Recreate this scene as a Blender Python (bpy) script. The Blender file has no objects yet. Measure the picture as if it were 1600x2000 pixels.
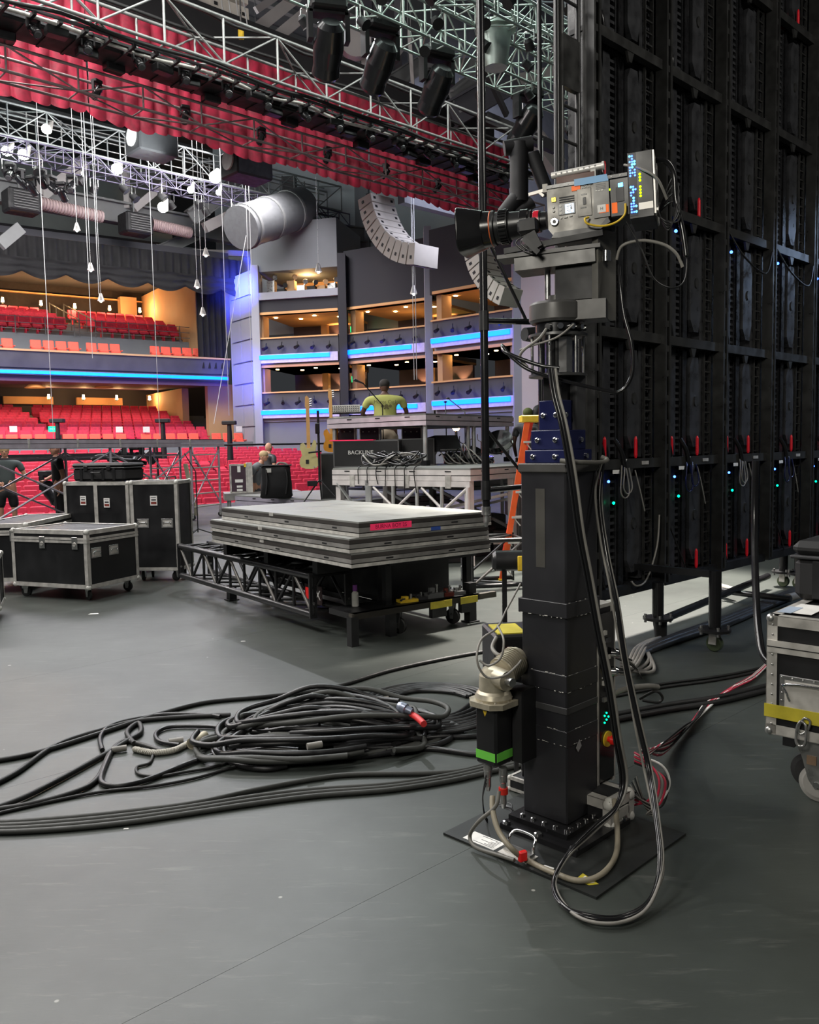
import bpy, math, random
from math import sin, cos, pi, radians, sqrt, atan2
from mathutils import Vector, Matrix
V = Vector
rnd = random.Random(7)
scene = bpy.context.scene
COL = scene.collection
# ------------------------------------------------------------------ camera
FPX = 1640.0; CX, CY = 800.0, 1000.0; HCAM = 1.6
_d = V((400, -21004, -FPX)).normalized()          # world down, in camera axes
_u = -_d
_f = V((0, 0, -1)); _f = (_f - _u * _f.dot(_u)).normalized()
_r = _f.cross(_u)
CAMR = Matrix((_r, _f, _u))                        # rows: world x, y, z in camera axes
cam_d = bpy.data.cameras.new('camera'); cam = bpy.data.objects.new('camera', cam_d); COL.objects.link(cam)
cam_d.sensor_fit = 'VERTICAL'; cam_d.sensor_height = 36; cam_d.lens = 36 * FPX / 2000
cam_d.clip_end = 300; cam_d.clip_start = 0.05
cam.matrix_world = Matrix.Translation((0, 0, HCAM)) @ CAMR.to_4x4()
scene.camera = cam
def ray(px, py): return CAMR @ V(((px - CX) / FPX, (CY - py) / FPX, -1))
def AT(px, py, Y):
    d = ray(px, py); k = Y / d.y; return V((d.x * k, Y, HCAM + d.z * k))
def FL(px, py, z=0.0):
    d = ray(px, py); k = (z - HCAM) / d.z; return V((d.x * k, d.y * k, z))
A_ = V((.727, .687, 0)); B_ = V((-.687, .727, 0))
def ST(s, t, z): return A_ * s + B_ * t + V((0, 0, z))
def ATT(px, py, t):                                # point seen at a pixel on the vertical plane t
    d = ray(px, py); k = t / d.dot(B_); return V((d.x * k, d.y * k, HCAM + d.z * k))
# ------------------------------------------------------------------ world, exposure
vs = scene.view_settings
vs.view_transform = 'Standard'; vs.look = 'None'; vs.exposure = 0.0; vs.gamma = 1.0; vs.use_curve_mapping = False
W = bpy.data.worlds.new('world'); scene.world = W; W.use_nodes = True
W.node_tree.nodes['Background'].inputs[0].default_value = (.62, .66, .72, 1)
W.node_tree.nodes['Background'].inputs[1].default_value = .05
scene.cycles.max_bounces = 5; scene.cycles.diffuse_bounces = 3; scene.cycles.glossy_bounces = 3
scene.cycles.sample_clamp_indirect = 4
def area(name, loc, to, size, power, col=(1, 1, 1), sy=None, spread=None):
    l = bpy.data.lights.new(name, 'AREA'); l.energy = power; l.color = col; l.size = size
    if sy: l.shape = 'RECTANGLE'; l.size_y = sy
    if spread: l.spread = radians(spread)
    o = bpy.data.objects.new(name, l); COL.objects.link(o); o.location = loc
    o.rotation_euler = (V(to) - V(loc)).to_track_quat('-Z', 'Y').to_euler(); return o
def point(name, loc, power, col, r=.08):
    l = bpy.data.lights.new(name, 'POINT'); l.energy = power; l.color = col; l.shadow_soft_size = r
    o = bpy.data.objects.new(name, l); COL.objects.link(o); o.location = loc; return o
def spot(name, loc, to, power, col, ang, r=.15, blend=.4):
    l = bpy.data.lights.new(name, 'SPOT'); l.energy = power; l.color = col; l.spot_size = radians(ang); l.spot_blend = blend; l.shadow_soft_size = r
    o = bpy.data.objects.new(name, l); COL.objects.link(o); o.location = loc
    o.rotation_euler = (V(to) - V(loc)).to_track_quat('-Z', 'Y').to_euler(); return o
# stage work lights in the grid, with fill lamps added among them
area('stage_light', ST(4, 13, 11.5), ST(4, 11, 0), 5, 1100, (1, .98, .95))
area('stage_light', ST(-3, 11, 11), ST(-2.5, 10, 0), 4, 750, (1, .97, .94))
spot('stage_light', ST(-1.5, 17, 10.2), ST(3.2, 4.4, 0), 2600, (1, .96, .88), 62, .07)
spot('stage_light', ST(10, 13.5, 10.2), ST(4.5, 5.0, 0), 1700, (.93, .96, 1), 55, .07)
spot('wall_front_light', ST(10.0, 5.2, 6.5), ST(7.4, 4.9, 0), 12000, (1, .92, .84), 46, .4)  # added spot standing in for the sheen on the floor beyond the wall
area('stage_fill_light', ST(-.5, 5, 7.5), ST(4, 11.5, .8), 2.5, 400, (1, .97, .95))  # fill added from the camera side for the riser faces
area('wall_back_fill', ST(6, -2.5, 6.5), ST(8.5, 3.7, 3.8), 1.5, 190, (1, .96, .88))  # soft fill added to lift the back of the video wall
area('rig_light', ST(11, 10.2, 11.2), ST(11, 9.6, 8.5), 10, 420, (.82, 1, .92), 1.0)  # area lamp added to brighten the upper trusses
spot('stage_light', ST(1, 17.5, 10), ST(1.5, 12, 0), 1500, (.97, .97, 1), 60, .1)  # spot added to brighten the floor at left
area('stage_front_light', ST(8, 19.5, 9), ST(8, 20, 0), 5, 900, (.93, .92, 1))  # added over the downstage floor, in place of the hall's reflection
area('wing_light', V((-2.4, -1.6, 4.2)), V((1.0, 3.6, 1.9)), 1.2, 40, (1, .96, .86), spread=80)  # frontal fill added for the camera and column
spot('wing_blue_light', ST(11.5, 1.6, 4.6), ST(9.9, 3.7, 2.2), 420, (.50, .68, 1), 66, .25)  # added lamp for the bluish gleam along the right of the wall
# house lights, with an added side spot for the drape
area('house_light', ST(2, 33, 13), ST(2, 36, 0), 14, 6500, (1, .95, .94), 6)
area('house_light', ST(18, 30, 14), ST(14, 36, 0), 10, 2600, (1, .95, .97), 6)
area('drape_light', ST(6, 11.5, 10.4), ST(6, 16, 8.9), 22, 340, (1, .93, .92), .5)
spot('drape_side_light', ST(-3, 14.4, 9.9), ST(9, 16.1, 9), 3200, (1, .93, .92), 70, .1)  # grazing spot added to bring out shade in the drape folds
area('ceiling_light', ST(6, 24, 11), ST(6, 30, 18), 14, 1700, (.9, .97, 1), 4)
# ------------------------------------------------------------------ materials
def mat(name, c, rough=.5, metal=0.0, emit=0, var=.15, scale=6, bump=0, spec=.5, rvar=.12, ecol=None, alpha=None):
    m = bpy.data.materials.new(name); m.use_nodes = True; nt = m.node_tree; b = nt.nodes['Principled BSDF']
    b.inputs['Metallic'].default_value = metal; b.inputs['Specular IOR Level'].default_value = spec
    N = nt.nodes.new; L = nt.links.new
    tc = N('ShaderNodeTexCoord'); nz = N('ShaderNodeTexNoise'); nz.inputs['Scale'].default_value = scale; nz.inputs['Detail'].default_value = 4
    L(tc.outputs['Object'], nz.inputs['Vector'])
    r = N('ShaderNodeMapRange'); L(nz.outputs['Fac'], r.inputs[0]); r.inputs[1].default_value = .25; r.inputs[2].default_value = .75
    r.inputs[3].default_value = 1 - var; r.inputs[4].default_value = 1 + var
    mx = N('ShaderNodeVectorMath'); mx.operation = 'SCALE'; mx.inputs[0].default_value = c[:3]; L(r.outputs[0], mx.inputs['Scale'])
    L(mx.outputs[0], b.inputs['Base Color'])
    r2 = N('ShaderNodeMapRange'); L(nz.outputs['Fac'], r2.inputs[0]); r2.inputs[1].default_value = .25; r2.inputs[2].default_value = .75
    r2.inputs[3].default_value = max(0.02, rough - rvar); r2.inputs[4].default_value = min(1, rough + rvar); L(r2.outputs[0], b.inputs['Roughness'])
    if bump:
        bp = N('ShaderNodeBump'); bp.inputs['Strength'].default_value = bump; bp.inputs['Distance'].default_value = .02
        L(nz.outputs['Fac'], bp.inputs['Height']); L(bp.outputs[0], b.inputs['Normal'])
    if emit:
        b.inputs['Emission Color'].default_value = (*(ecol or c)[:3], 1); b.inputs['Emission Strength'].default_value = emit
    if alpha is not None: b.inputs['Alpha'].default_value = alpha
    return m
BLK = mat('black_paint', (.012, .012, .013), .38, 0)
BLKM = mat('black_matte', (.010, .010, .011), .62)
BLKG = mat('black_gloss', (.010, .010, .011), .22, rvar=.06)
COLM = mat('column_black', (.018, .018, .021), .42, scale=3, var=.25)
RUB = mat('rubber', (.012, .012, .012), .55)
CAB = mat('cable_jacket', (.012, .012, .013), .40, scale=20)
CABF = mat('cable_flat', (.045, .047, .043), .6, scale=30, var=.2)
CABG = mat('grey_cable', (.22, .21, .19), .5, scale=20)
ALU = mat('aluminium', (.62, .62, .62), .36, .85, scale=9, var=.12)
ALUD = mat('worn_aluminium', (.56, .54, .50), .45, .4, scale=12, var=.3)
ALUW = mat('bright_aluminium', (.72, .70, .66), .42, .35, scale=8, var=.1)
ALUT = mat('truss_aluminium', (.50, .51, .50), .42, .55, scale=5, var=.15)
STL = mat('steel', (.45, .45, .44), .32, .9, scale=15, var=.2)
CHR = mat('chrome', (.7, .7, .7), .15, 1)
LAM = mat('black_laminate', (.009, .009, .010), .45, scale=4, var=.3)
DKG = mat('dark_grey', (.04, .04, .043), .5)
GRY = mat('grey_paint', (.13, .13, .13), .55)
GUN = mat('camera_grey', (.135, .128, .115), .42, .25, scale=12, var=.06)
RED = mat('red_plastic', (.55, .015, .015), .4)
ORG = mat('orange_fibreglass', (.85, .115, .02), .45)
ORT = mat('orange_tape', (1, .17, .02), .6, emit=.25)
YEL = mat('yellow_paint', (.75, .50, .03), .5, scale=14, var=.2)
YELT = mat('yellow_tape', (.50, .42, .03), .55, scale=10, var=.3)
GRNT = mat('green_tape', (.14, .55, .06), .6)
PNKT = mat('pink_tape', (.95, .03, .13), .6, emit=.15)
BLUT = mat('pale_blue_tape', (.25, .48, .75), .6)
WHT = mat('white_paper', (.75, .74, .71), .7, scale=18, var=.08)
LGT = mat('light_plastic', (.55, .54, .50), .5)
BLUE = mat('navy_paint', (.010, .013, .06), .3)
DECK = mat('deck_top', (.20, .205, .19), .5, scale=5, var=.15)
DECKS = mat('deck_edge', (.27, .26, .245), .45, .4, scale=8, var=.25)
DECKW = mat('deck_edge_bright', (.72, .68, .66), .42, .25, scale=8, var=.12)
SEAT = mat('seat_fabric', (.62, .03, .07), .75, scale=9, var=.25)
SEATO = mat('seat_fabric_orange', (.85, .12, .08), .75, scale=9, var=.15)
SKIN = mat('skin', (.55, .28, .18), .55); SKIND = mat('dark_skin', (.09, .04, .025), .5)
HALLG = mat('hall_grey', (.20, .215, .23), .8, scale=.6, var=.12)
HALLD = mat('hall_dark', (.035, .035, .042), .8, scale=.6, var=.2)
HALLP = mat('hall_plum', (.06, .045, .06), .8, scale=.6)
HALLL = mat('hall_light', (.34, .35, .40), .75, scale=.5, var=.1)
TANW = mat('tan_wall', (.50, .30, .15), .75, scale=.6)
TANC = mat('tan_ceiling', (.75, .42, .18), .7, scale=.8)
BEAM = mat('steel_beam', (.14, .145, .145), .6, scale=1.5, var=.15)
BEAML = mat('light_beam', (.36, .34, .33), .6, scale=1.5, var=.1)
VEL = mat('black_velour', (.007, .007, .008), .9, scale=2, var=.2)
PAR = mat('parapet', (.075, .073, .08), .7, scale=1.2, var=.25)
LEDB = mat('blue_strip', (.0, .2, 1), .5, emit=5.5, ecol=(0, .095, 1))
STRW = mat('strip_diffuser', (.62, .55, .62), .5)
LMPW = mat('warm_lamp', (1, .75, .4), .5, emit=45, ecol=(1, .62, .26))
LMPC = mat('cool_lamp', (1, 1, .95), .5, emit=35, ecol=(.93, 1, .90))
EXITG = mat('exit_green', (0, .6, .15), .5, emit=3, ecol=(0, .9, .22))
DOTB = mat('blue_diode', (.02, .06, 1), .4, emit=14, ecol=(.03, .10, 1))
DOTC = mat('cyan_diode', (.05, .4, 1), .4, emit=9, ecol=(.05, .35, 1))
DOTG = mat('green_diode', (0, 1, .3), .4, emit=6, ecol=(.0, 1, .35))
DOTY = mat('lime_diode', (.5, 1, 0), .4, emit=4, ecol=(.45, 1, .0))
# ------------------------------------------------------------------ geometry builder
class MB:
    def __init__(s): s.v = []; s.f = []; s.mi = []; s.m = 0; s.sm = []
    def add(s, vs_, fs, smooth=False):
        o = len(s.v); s.v += [tuple(p) for p in vs_]
        for f in fs: s.f.append(tuple(i + o for i in f)); s.mi.append(s.m); s.sm.append(smooth)
        return s
    def box(s, c, d, R=None, bev=0):
        x, y, z = d[0] / 2, d[1] / 2, d[2] / 2; c = V(c)
        if bev:
            b = min(bev, x * .9, y * .9, z * .9); P = []
            for sx in (-1, 1):
                for sy in (-1, 1):
                    for sz in (-1, 1):
                        P += [V((sx * (x - b), sy * (y - b), sz * z)), V((sx * (x - b), sy * y, sz * (z - b))), V((sx * x, sy * (y - b), sz * (z - b)))]
            F = [(0,6,18,12)[::1], (3,15,21,9)]
            def q(i, k): return i * 3 + k
            I = lambda a, b_, c_: (a * 4 + b_ * 2 + c_)
            F = []
            F += [(q(0,0), q(2,0), q(6,0), q(4,0)), (q(1,0), q(5,0), q(7,0), q(3,0))]
            F += [(q(0,1), q(4,1), q(5,1), q(1,1)), (q(2,1), q(3,1), q(7,1), q(6,1))]
            F += [(q(0,2), q(1,2), q(3,2), q(2,2)), (q(4,2), q(6,2), q(7,2), q(5,2))]
            for a, b2, k1, k2 in ((0,4,0,1),(5,1,0,1),(6,2,0,1),(3,7,0,1),(2,0,0,2),(1,3,0,2),(4,6,0,2),(7,5,0,2),(0,1,1,2),(3,2,1,2),(5,4,1,2),(6,7,1,2)):
                F.append((q(a,k1), q(b2,k1), q(b2,k2), q(a,k2)))
            for i in range(8): F.append((q(i,0), q(i,1), q(i,2)))
        else:
            P = [V((a * x, b * y, e * z)) for a in (-1, 1) for b in (-1, 1) for e in (-1, 1)]
            F = [(0,1,3,2), (4,6,7,5), (0,4,5,1), (2,3,7,6), (0,2,6,4), (1,5,7,3)]
        if R is not None: P = [R @ p for p in P]
        return s.add([p + c for p in P], F)
    def bb(s, a, b, bev=0):                         # box from two corners
        a = V(a); b = V(b); return s.box((a + b) / 2, [abs(b[i] - a[i]) for i in range(3)], None, bev)
    def bar(s, p, q, w, h=None, up=(0, 0, 1)):      # rectangular bar between points
        p = V(p); q = V(q); d = (q - p); L = d.length
        if L < 1e-6: return s
        d.normalize(); u = V(up)
        if abs(d.dot(u)) > .98: u = V((0, 1, 0)) if abs(d.y) < .9 else V((1, 0, 0))
        a = d.cross(u).normalized(); b = a.cross(d)
        return s.box((p + q) / 2, (w, L, h or w), Matrix((a, d, b)).transposed())
    def ring(s, c, a, b, r, n, ph=0): return [c + a * (r * cos(2 * pi * i / n + ph)) + b * (r * sin(2 * pi * i / n + ph)) for i in range(n)]
    def cyl(s, p, q, r, n=12, r2=None, cap=True, smooth=True):
        p = V(p); q = V(q); d = (q - p).normalized(); u = V((0, 0, 1)) if abs(d.z) < .9 else V((1, 0, 0))
        a = d.cross(u).normalized(); b = d.cross(a); r2 = r if r2 is None else r2
        s.add(s.ring(p, a, b, r, n) + s.ring(q, a, b, r2, n), [(i, (i + 1) % n, n + (i + 1) % n, n + i) for i in range(n)], smooth)
        if cap: s.add(s.ring(p, a, b, r, n) + s.ring(q, a, b, r2, n), [tuple(range(n))[::-1], tuple(range(n, 2 * n))])
        return s
    def lathe(s, p, d, prof, n=20, smooth=False):   # prof: (along, radius); round across, crisp along
        p = V(p); d = V(d).normalized(); u = V((0, 0, 1)) if abs(d.z) < .9 else V((1, 0, 0))
        a = d.cross(u).normalized(); b = d.cross(a); R = [s.ring(p + d * h, a, b, max(r, 1e-4), n) for h, r in prof]
        for k in range(len(prof) - 1): s.add(R[k] + R[k + 1], [(i, (i + 1) % n, n + (i + 1) % n, n + i) for i in range(n)], True)
        return s.add(R[0] + R[-1], [tuple(range(n))[::-1], tuple(range(n, 2 * n))])
    def tube(s, pts, r, n=6, sub=0, cap=True):
        pts = [V(p) for p in pts]
        if sub: pts = smooth_path(pts, sub)
        P = []; a = None; m = len(pts)
        for i, p in enumerate(pts):
            d = (pts[min(i + 1, m - 1)] - pts[max(i - 1, 0)])
            d = d.normalized() if d.length > 1e-7 else V((0, 0, 1))
            if a is None:
                u = V((0, 0, 1)) if abs(d.z) < .9 else V((1, 0, 0)); a = d.cross(u).normalized()
            else:
                a = a - d * a.dot(d); a = a.normalized() if a.length > 1e-6 else d.orthogonal().normalized()
            b = d.cross(a); rr = r(i / (m - 1)) if callable(r) else r
            P += s.ring(p, a, b, rr, n)
        F = [(k * n + i, k * n + (i + 1) % n, (k + 1) * n + (i + 1) % n, (k + 1) * n + i) for k in range(m - 1) for i in range(n)]
        s.add(P, F, True)
        if cap: s.add(P[:n] + P[-n:], [tuple(range(n))[::-1], tuple(range(n, 2 * n))])
        return s
    def sph(s, c, r, n=10, m=7, sc=(1, 1, 1), R=None):
        P = []; c = V(c)
        for j in range(1, m):
            t = pi * j / m
            for i in range(n):
                p = V((sc[0] * r * sin(t) * cos(2 * pi * i / n), sc[1] * r * sin(t) * sin(2 * pi * i / n), sc[2] * r * cos(t))); P.append(p)
        P += [V((0, 0, r * sc[2])), V((0, 0, -r * sc[2]))]
        if R is not None: P = [R @ p for p in P]
        k = len(P); F = [(j * n + i, (j + 1) * n + i, (j + 1) * n + (i + 1) % n, j * n + (i + 1) % n) for j in range(m - 2) for i in range(n)]
        F += [(k - 2, i, (i + 1) % n) for i in range(n)] + [(k - 1, (m - 2) * n + (i + 1) % n, (m - 2) * n + i) for i in range(n)]
        return s.add([p + c for p in P], F, True)
    def prism(s, poly, o, ax, ay, th):              # polygon in the plane (ax, ay) at o, extruded by vector th
        o = V(o); ax = V(ax); ay = V(ay); th = V(th); n = len(poly)
        P = [o + ax * x + ay * y for x, y in poly]; P += [p + th for p in P]
        return s.add(P, [tuple(range(n))[::-1], tuple(range(n, 2 * n))] + [(i, (i + 1) % n, n + (i + 1) % n, n + i) for i in range(n)])
    def quad(s, a, b, c, d): return s.add([a, b, c, d], [(0, 1, 2, 3)])
    def mesh(s, name, mats):
        me = bpy.data.meshes.new(name); me.from_pydata(s.v, [], s.f)
        for m in (mats if isinstance(mats, (list, tuple)) else [mats]): me.materials.append(m)
        me.polygons.foreach_set('material_index', s.mi); me.polygons.foreach_set('use_smooth', s.sm); me.update(); return me
    def build(s, name, mats, parent=None, **kw):
        return ob(name, s.mesh(name, mats), parent, **kw)
def smooth_path(P, sub):
    out = []; n = len(P)
    for i in range(n - 1):
        p0 = P[max(i - 1, 0)]; p1 = P[i]; p2 = P[i + 1]; p3 = P[min(i + 2, n - 1)]
        for k in range(sub):
            t = k / sub; out.append(.5 * ((2 * p1) + (p2 - p0) * t + (2 * p0 - 5 * p1 + 4 * p2 - p3) * t * t + (3 * p1 - p0 - 3 * p2 + p3) * t ** 3))
    out.append(P[-1]); return out
def tag(o, label=None, cat=None, group=None, kind=None):
    if label: o['label'] = label
    if cat: o['category'] = cat
    if group: o['group'] = group
    if kind: o['kind'] = kind
    return o
def ob(name, me, parent=None, loc=(0, 0, 0), rz=0, rot=None, label=None, cat=None, group=None, kind=None, sc=None):
    o = bpy.data.objects.new(name, me); COL.objects.link(o); o.location = loc
    o.rotation_euler = rot if rot is not None else (0, 0, rz)
    if sc is not None: o.scale = (sc, sc, sc) if isinstance(sc, (int, float)) else sc
    if parent is not None: o.parent = parent
    return tag(o, label, cat, group, kind)
def thing(name, label, cat, loc=(0, 0, 0), rz=0, group=None, rot=None, sc=None):
    return ob(name, None, None, loc, rz, rot, label, cat, group, sc=sc)
def struct(name, mb, m, parent=None, **kw):
    return mb.build(name, m, parent, kind='structure', **kw)
KIDS = {}
def copy_tree(o, parent=None, **kw):
    def rec(a, p):
        c = a.copy(); COL.objects.link(c)
        if p is not None: c.parent = p
        for ch in [x for x in a.children]: rec(ch, c)
        return c
    c = rec(o, parent)
    if 'loc' in kw: c.location = kw['loc']
    if 'rz' in kw: c.rotation_euler = (0, 0, kw['rz'])
    if 'rot' in kw: c.rotation_euler = kw['rot']
    if 'label' in kw: c['label'] = kw['label']
    return c
def ang(d): return atan2(d[1], d[0])
def text(body, size, m, parent, loc, rot, ext=.0005, align='CENTER', name='lettering'):
    c = bpy.data.curves.new(name, 'FONT'); c.body = body; c.size = size; c.extrude = ext; c.align_x = align; c.align_y = 'CENTER'; c.resolution_u = 2
    t = bpy.data.objects.new(name, c); me = bpy.data.meshes.new_from_object(t); bpy.data.objects.remove(t)
    me.materials.clear(); me.materials.append(m)
    return ob(name, me, parent, loc, rot=rot)
# ------------------------------------------------------------------ floor
def floor_mat():
    m = bpy.data.materials.new('stage_vinyl'); m.use_nodes = True; nt = m.node_tree; b = nt.nodes['Principled BSDF']; N = nt.nodes.new; L = nt.links.new
    g = N('ShaderNodeNewGeometry'); n1 = N('ShaderNodeTexNoise'); n1.inputs['Scale'].default_value = .55; n1.inputs['Detail'].default_value = 6; n1.inputs['Roughness'].default_value = .62
    L(g.outputs['Position'], n1.inputs['Vector'])
    cr = N('ShaderNodeValToRGB'); e = cr.color_ramp; e.elements[0].position = .30; e.elements[0].color = (.019, .023, .020, 1); e.elements[1].position = .72; e.elements[1].color = (.064, .073, .066, 1)
    L(n1.outputs['Fac'], cr.inputs[0])
    # small pale scuffs, stretched
    mp = N('ShaderNodeMapping'); mp.inputs['Rotation'].default_value = (0, 0, .75); mp.inputs['Scale'].default_value = (1.2, 9, 1); L(g.outputs['Position'], mp.inputs['Vector'])
    n2 = N('ShaderNodeTexNoise'); n2.inputs['Scale'].default_value = 2.2; n2.inputs['Detail'].default_value = 8; n2.inputs['Roughness'].default_value = .75; L(mp.outputs[0], n2.inputs['Vector'])
    r2 = N('ShaderNodeMapRange'); L(n2.outputs['Fac'], r2.inputs[0]); r2.inputs[1].default_value = .56; r2.inputs[2].default_value = .80; r2.inputs[3].default_value = 0; r2.inputs[4].default_value = .40
    mx = N('ShaderNodeMixRGB'); L(r2.outputs[0], mx.inputs[0]); L(cr.outputs[0], mx.inputs[1]); mx.inputs[2].default_value = (.23, .23, .21, 1)
    vo = N('ShaderNodeTexVoronoi'); vo.inputs['Scale'].default_value = 3.2; vo.feature = 'F1'; L(g.outputs['Position'], vo.inputs['Vector'])
    r3 = N('ShaderNodeMapRange'); L(vo.outputs['Distance'], r3.inputs[0]); r3.inputs[1].default_value = .018; r3.inputs[2].default_value = .028; r3.inputs[3].default_value = .55; r3.inputs[4].default_value = 0
    mx2 = N('ShaderNodeMixRGB'); L(r3.outputs[0], mx2.inputs[0]); L(mx.outputs[0], mx2.inputs[1]); mx2.inputs[2].default_value = (.42, .42, .38, 1)
    L(mx2.outputs[0], b.inputs['Base Color'])
    r4 = N('ShaderNodeMapRange'); L(n1.outputs['Fac'], r4.inputs[0]); r4.inputs[3].default_value = .52; r4.inputs[4].default_value = .36; L(r4.outputs[0], b.inputs['Roughness'])
    bp = N('ShaderNodeBump'); bp.inputs['Strength'].default_value = .08; bp.inputs['Distance'].default_value = .01; L(n2.outputs['Fac'], bp.inputs['Height']); L(bp.outputs[0], b.inputs['Normal'])
    return m
FLM = floor_mat()
def plane_st(s0, s1, t0, t1, z, th=.2):
    m = MB(); m.prism([(s0, t0), (s1, t0), (s1, t1), (s0, t1)], (0, 0, z - th), A_, B_, (0, 0, th)); return m
# vinyl laid in wide strips, each a sheet with its own edge
fl = struct('floor', plane_st(-16, 34, -12, 22.5, -.012, .25), BLKM)
strip = plane_st(-15.9, 33.9, -.9993, .9993, 0, .0115).mesh('vinyl_strip', FLM)
for k in range(17):
    o = ob('vinyl_strip', strip, fl, B_ * (-10.8 + 2.0 * k)); o['kind'] = 'structure'
struct('trim_1', plane_st(-16, 34, 22.5, 22.62, -.02, 1.3), HALLD)
# ------------------------------------------------------------------ hall frame (balcony front line)
HP0 = V((-19, 39, 0)); HU = V((.82, .573, 0)); HB = V((-.573, .82, 0))
def HP(u, v, z): return HP0 + HU * u + HB * v + V((0, 0, z))
def hbox(m, u0, u1, v0, v1, z0, z1):
    m.prism([(u0, v0), (u1, v0), (u1, v1), (u0, v1)], HP0 + V((0, 0, z0)), HU, HB, (0, 0, z1 - z0)); return m
def hface(m, pts, u0, u1):                           # profile (v,z) swept along u
    n = len(pts); P = [HP(u0, v, z) for v, z in pts] + [HP(u1, v, z) for v, z in pts]
    m.add(P, [(i, (i + 1) % n, n + (i + 1) % n, n + i) for i in range(n)] + [tuple(range(n))[::-1], tuple(range(n, 2 * n))])
UL, UR = -14, 11.45
m = MB()                                             # raked floors
def rake(v0, z0, dv, dz, n, u0, u1, base):
    for k in range(n): hbox(m, u0, u1, v0 + k * dv, v0 + (k + 1) * dv, base, z0 + k * dz)
m = MB(); rake(-22, -1.25, .95, .115, 20, UL, 30, -1.8); struct('floor_1', m, HALLD)
m = MB(); hbox(m, UL, 30, -3, -2.85, 1.0, 2.0); hbox(m, UL, 30, -2.85, .3, 1, 1.55); rake(.3, 1.8, 1.0, .19, 12, UL, UR + 3, 1.0); struct('floor_2', m, HALLG)
m = MB(); hbox(m, UL, UR + 4, 12.6, 13, 1, 6); struct('wall_back', m, HALLD)
for i, (a, b) in enumerate(((-7, -3.9), (-1.2, 1.6), (2.4, 5.2), (6.6, 9.4))):
    m = MB(); hbox(m, a, b, 12.3, 12.6, 4.6, 5.05); struct('trim_%d' % (i + 2), m, TANC)
m = MB(); hbox(m, UR - .4, UR, 6, 13, 1.4, 5.3); hbox(m, UR - .7, UR + 3, 1.2, 1.6, 1.4, 5.2); struct('wall_right', m, TANW)
m = MB(); hface(m, [(0, 5.0), (0, 5.3), (12.8, 5.9), (12.8, 5.6), (2, 5.15)], UL, UR); struct('ceiling_balcony', m, mat('plum_ceiling', (.10, .05, .10), .7))
# balcony parapet and floors
m = MB(); hface(m, [(-.15, 5.62), (-.35, 6.35), (.1, 6.4), (.1, 5.2), (-.05, 5.2), (-.05, 5.62)], UL, UR); struct('balcony_front', m, PAR)
m = MB(); hbox(m, UL, UR, -.42, .15, 6.36, 6.45); struct('trim_6', m, TANW)
m = MB(); rake(3.2, 7.65, .98, .235, 8, UL, UR, 5.6); hbox(m, UL, UR, .1, 3.2, 5.3, 6.15); struct('floor_3', m, HALLG)
m = MB(); hbox(m, UL, UR, 11.2, 11.5, 8, 11.6); struct('wall_back_upper', m, mat('upper_back', (.018, .013, .012), .8))
m = MB(); hbox(m, UL, UR, 11.0, 11.2, 11.0, 11.08); hbox(m, UL, UR - 1, 10.9, 11.0, 11.0, 11.06); struct('trim_7', m, TANC)
m = MB(); hbox(m, UR - 2.4, UR - 1.4, 10.6, 11.2, 9, 11.2); hbox(m, UR - .9, UR - .6, 2, 11.2, 5.7, 11.4); struct('wall_right_upper', m, TANW)
m = MB(); hbox(m, UL, UR, -.6, 12, 11.6, 11.9); struct('ceiling_upper', m, HALLD)
# blue strip light along the balcony
t = thing('strip_light', 'long blue light strip under the wide balcony of red seats', 'light', HP(-14, -.18, 5.4), ang(HU), 'blue strip lights on the balconies')
m = MB().box((12.7, 0, 0), (25.4, .1, .24)); m.build('housing', GRY, t); m = MB().box((12.7, -.07, .0), (25.3, .05, .15)); m.build('diffuser', LEDB, t)
# balcony railing posts over the mid wall
t = thing('balcony_railing', 'thin grey railing in front of the upper balcony rows', 'railing', HP(UL, 3.05, 7.6), ang(HU))
m = MB()
for k in range(3): m.bar((0, 0, .25 + .3 * k), (25, 0, .25 + .3 * k), .03)
m.build('rail', BEAM, t)
pm = MB().bar((0, 0, 0), (0, 0, .9), .04).mesh('post', BEAM)
for k in range(18): ob('post', pm, t, (k * 1.4 + .2, 0, 0))
t = thing('stair_railing', 'slanted railing of the balcony stair between two red seat blocks', 'railing', HP(4.7, 3.2, 7.6), ang(HU))
for o_ in (0, .8):
    MB().bar((o_, 0, .9), (o_ + .3, 7.8, 2.9), .05).build('rail', BEAM, t)
    for k in range(5): MB().bar((o_ + .06 * k, k * 1.9, k * .5), (o_ + .06 * k, k * 1.9, .95 + k * .49), .04).build('post', BEAM, t)
# side wall tower, lit blue
def wallseg(m, p, q, z0, z1, th=.3):
    p = V((p[0], p[1], 0)); q = V((q[0], q[1], 0)); d = (q - p).normalized(); n = V((-d.y, d.x, 0))
    m.prism([(0, 0), ((q - p).length, 0), ((q - p).length, th), (0, th)], p + V((0, 0, z0)), d, n, (0, 0, z1 - z0)); return m
def PX(px, Y, py=700): v = AT(px, py, Y); return (v.x, v.y)
m = MB(); wallseg(m, PX(452, 45.2), PX(497, 43.0), -1, 10.6, .4); wl = struct('wall_side', m, mat('tower_wall', (.36, .37, .46), .7, scale=.8))
p0 = V((*PX(456, 44.9), 0)); p1 = V((*PX(494, 43.0), 0)); dw = (p1 - p0).normalized(); nw = V((dw.y, -dw.x, 0))
for r in range(9):
    for c in range(2):
        L = (p1 - p0).length / 2 - .06; o = p0 + dw * (c * (L + .06) + .03) + nw * .06
        MB().prism([(0, 0), (L, 0), (L, 1.02), (0, 1.02)], o + V((0, 0, .6 + r * 1.1)), dw, (0, 0, 1), -nw * .08).build('panel', HALLL, wl)
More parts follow.
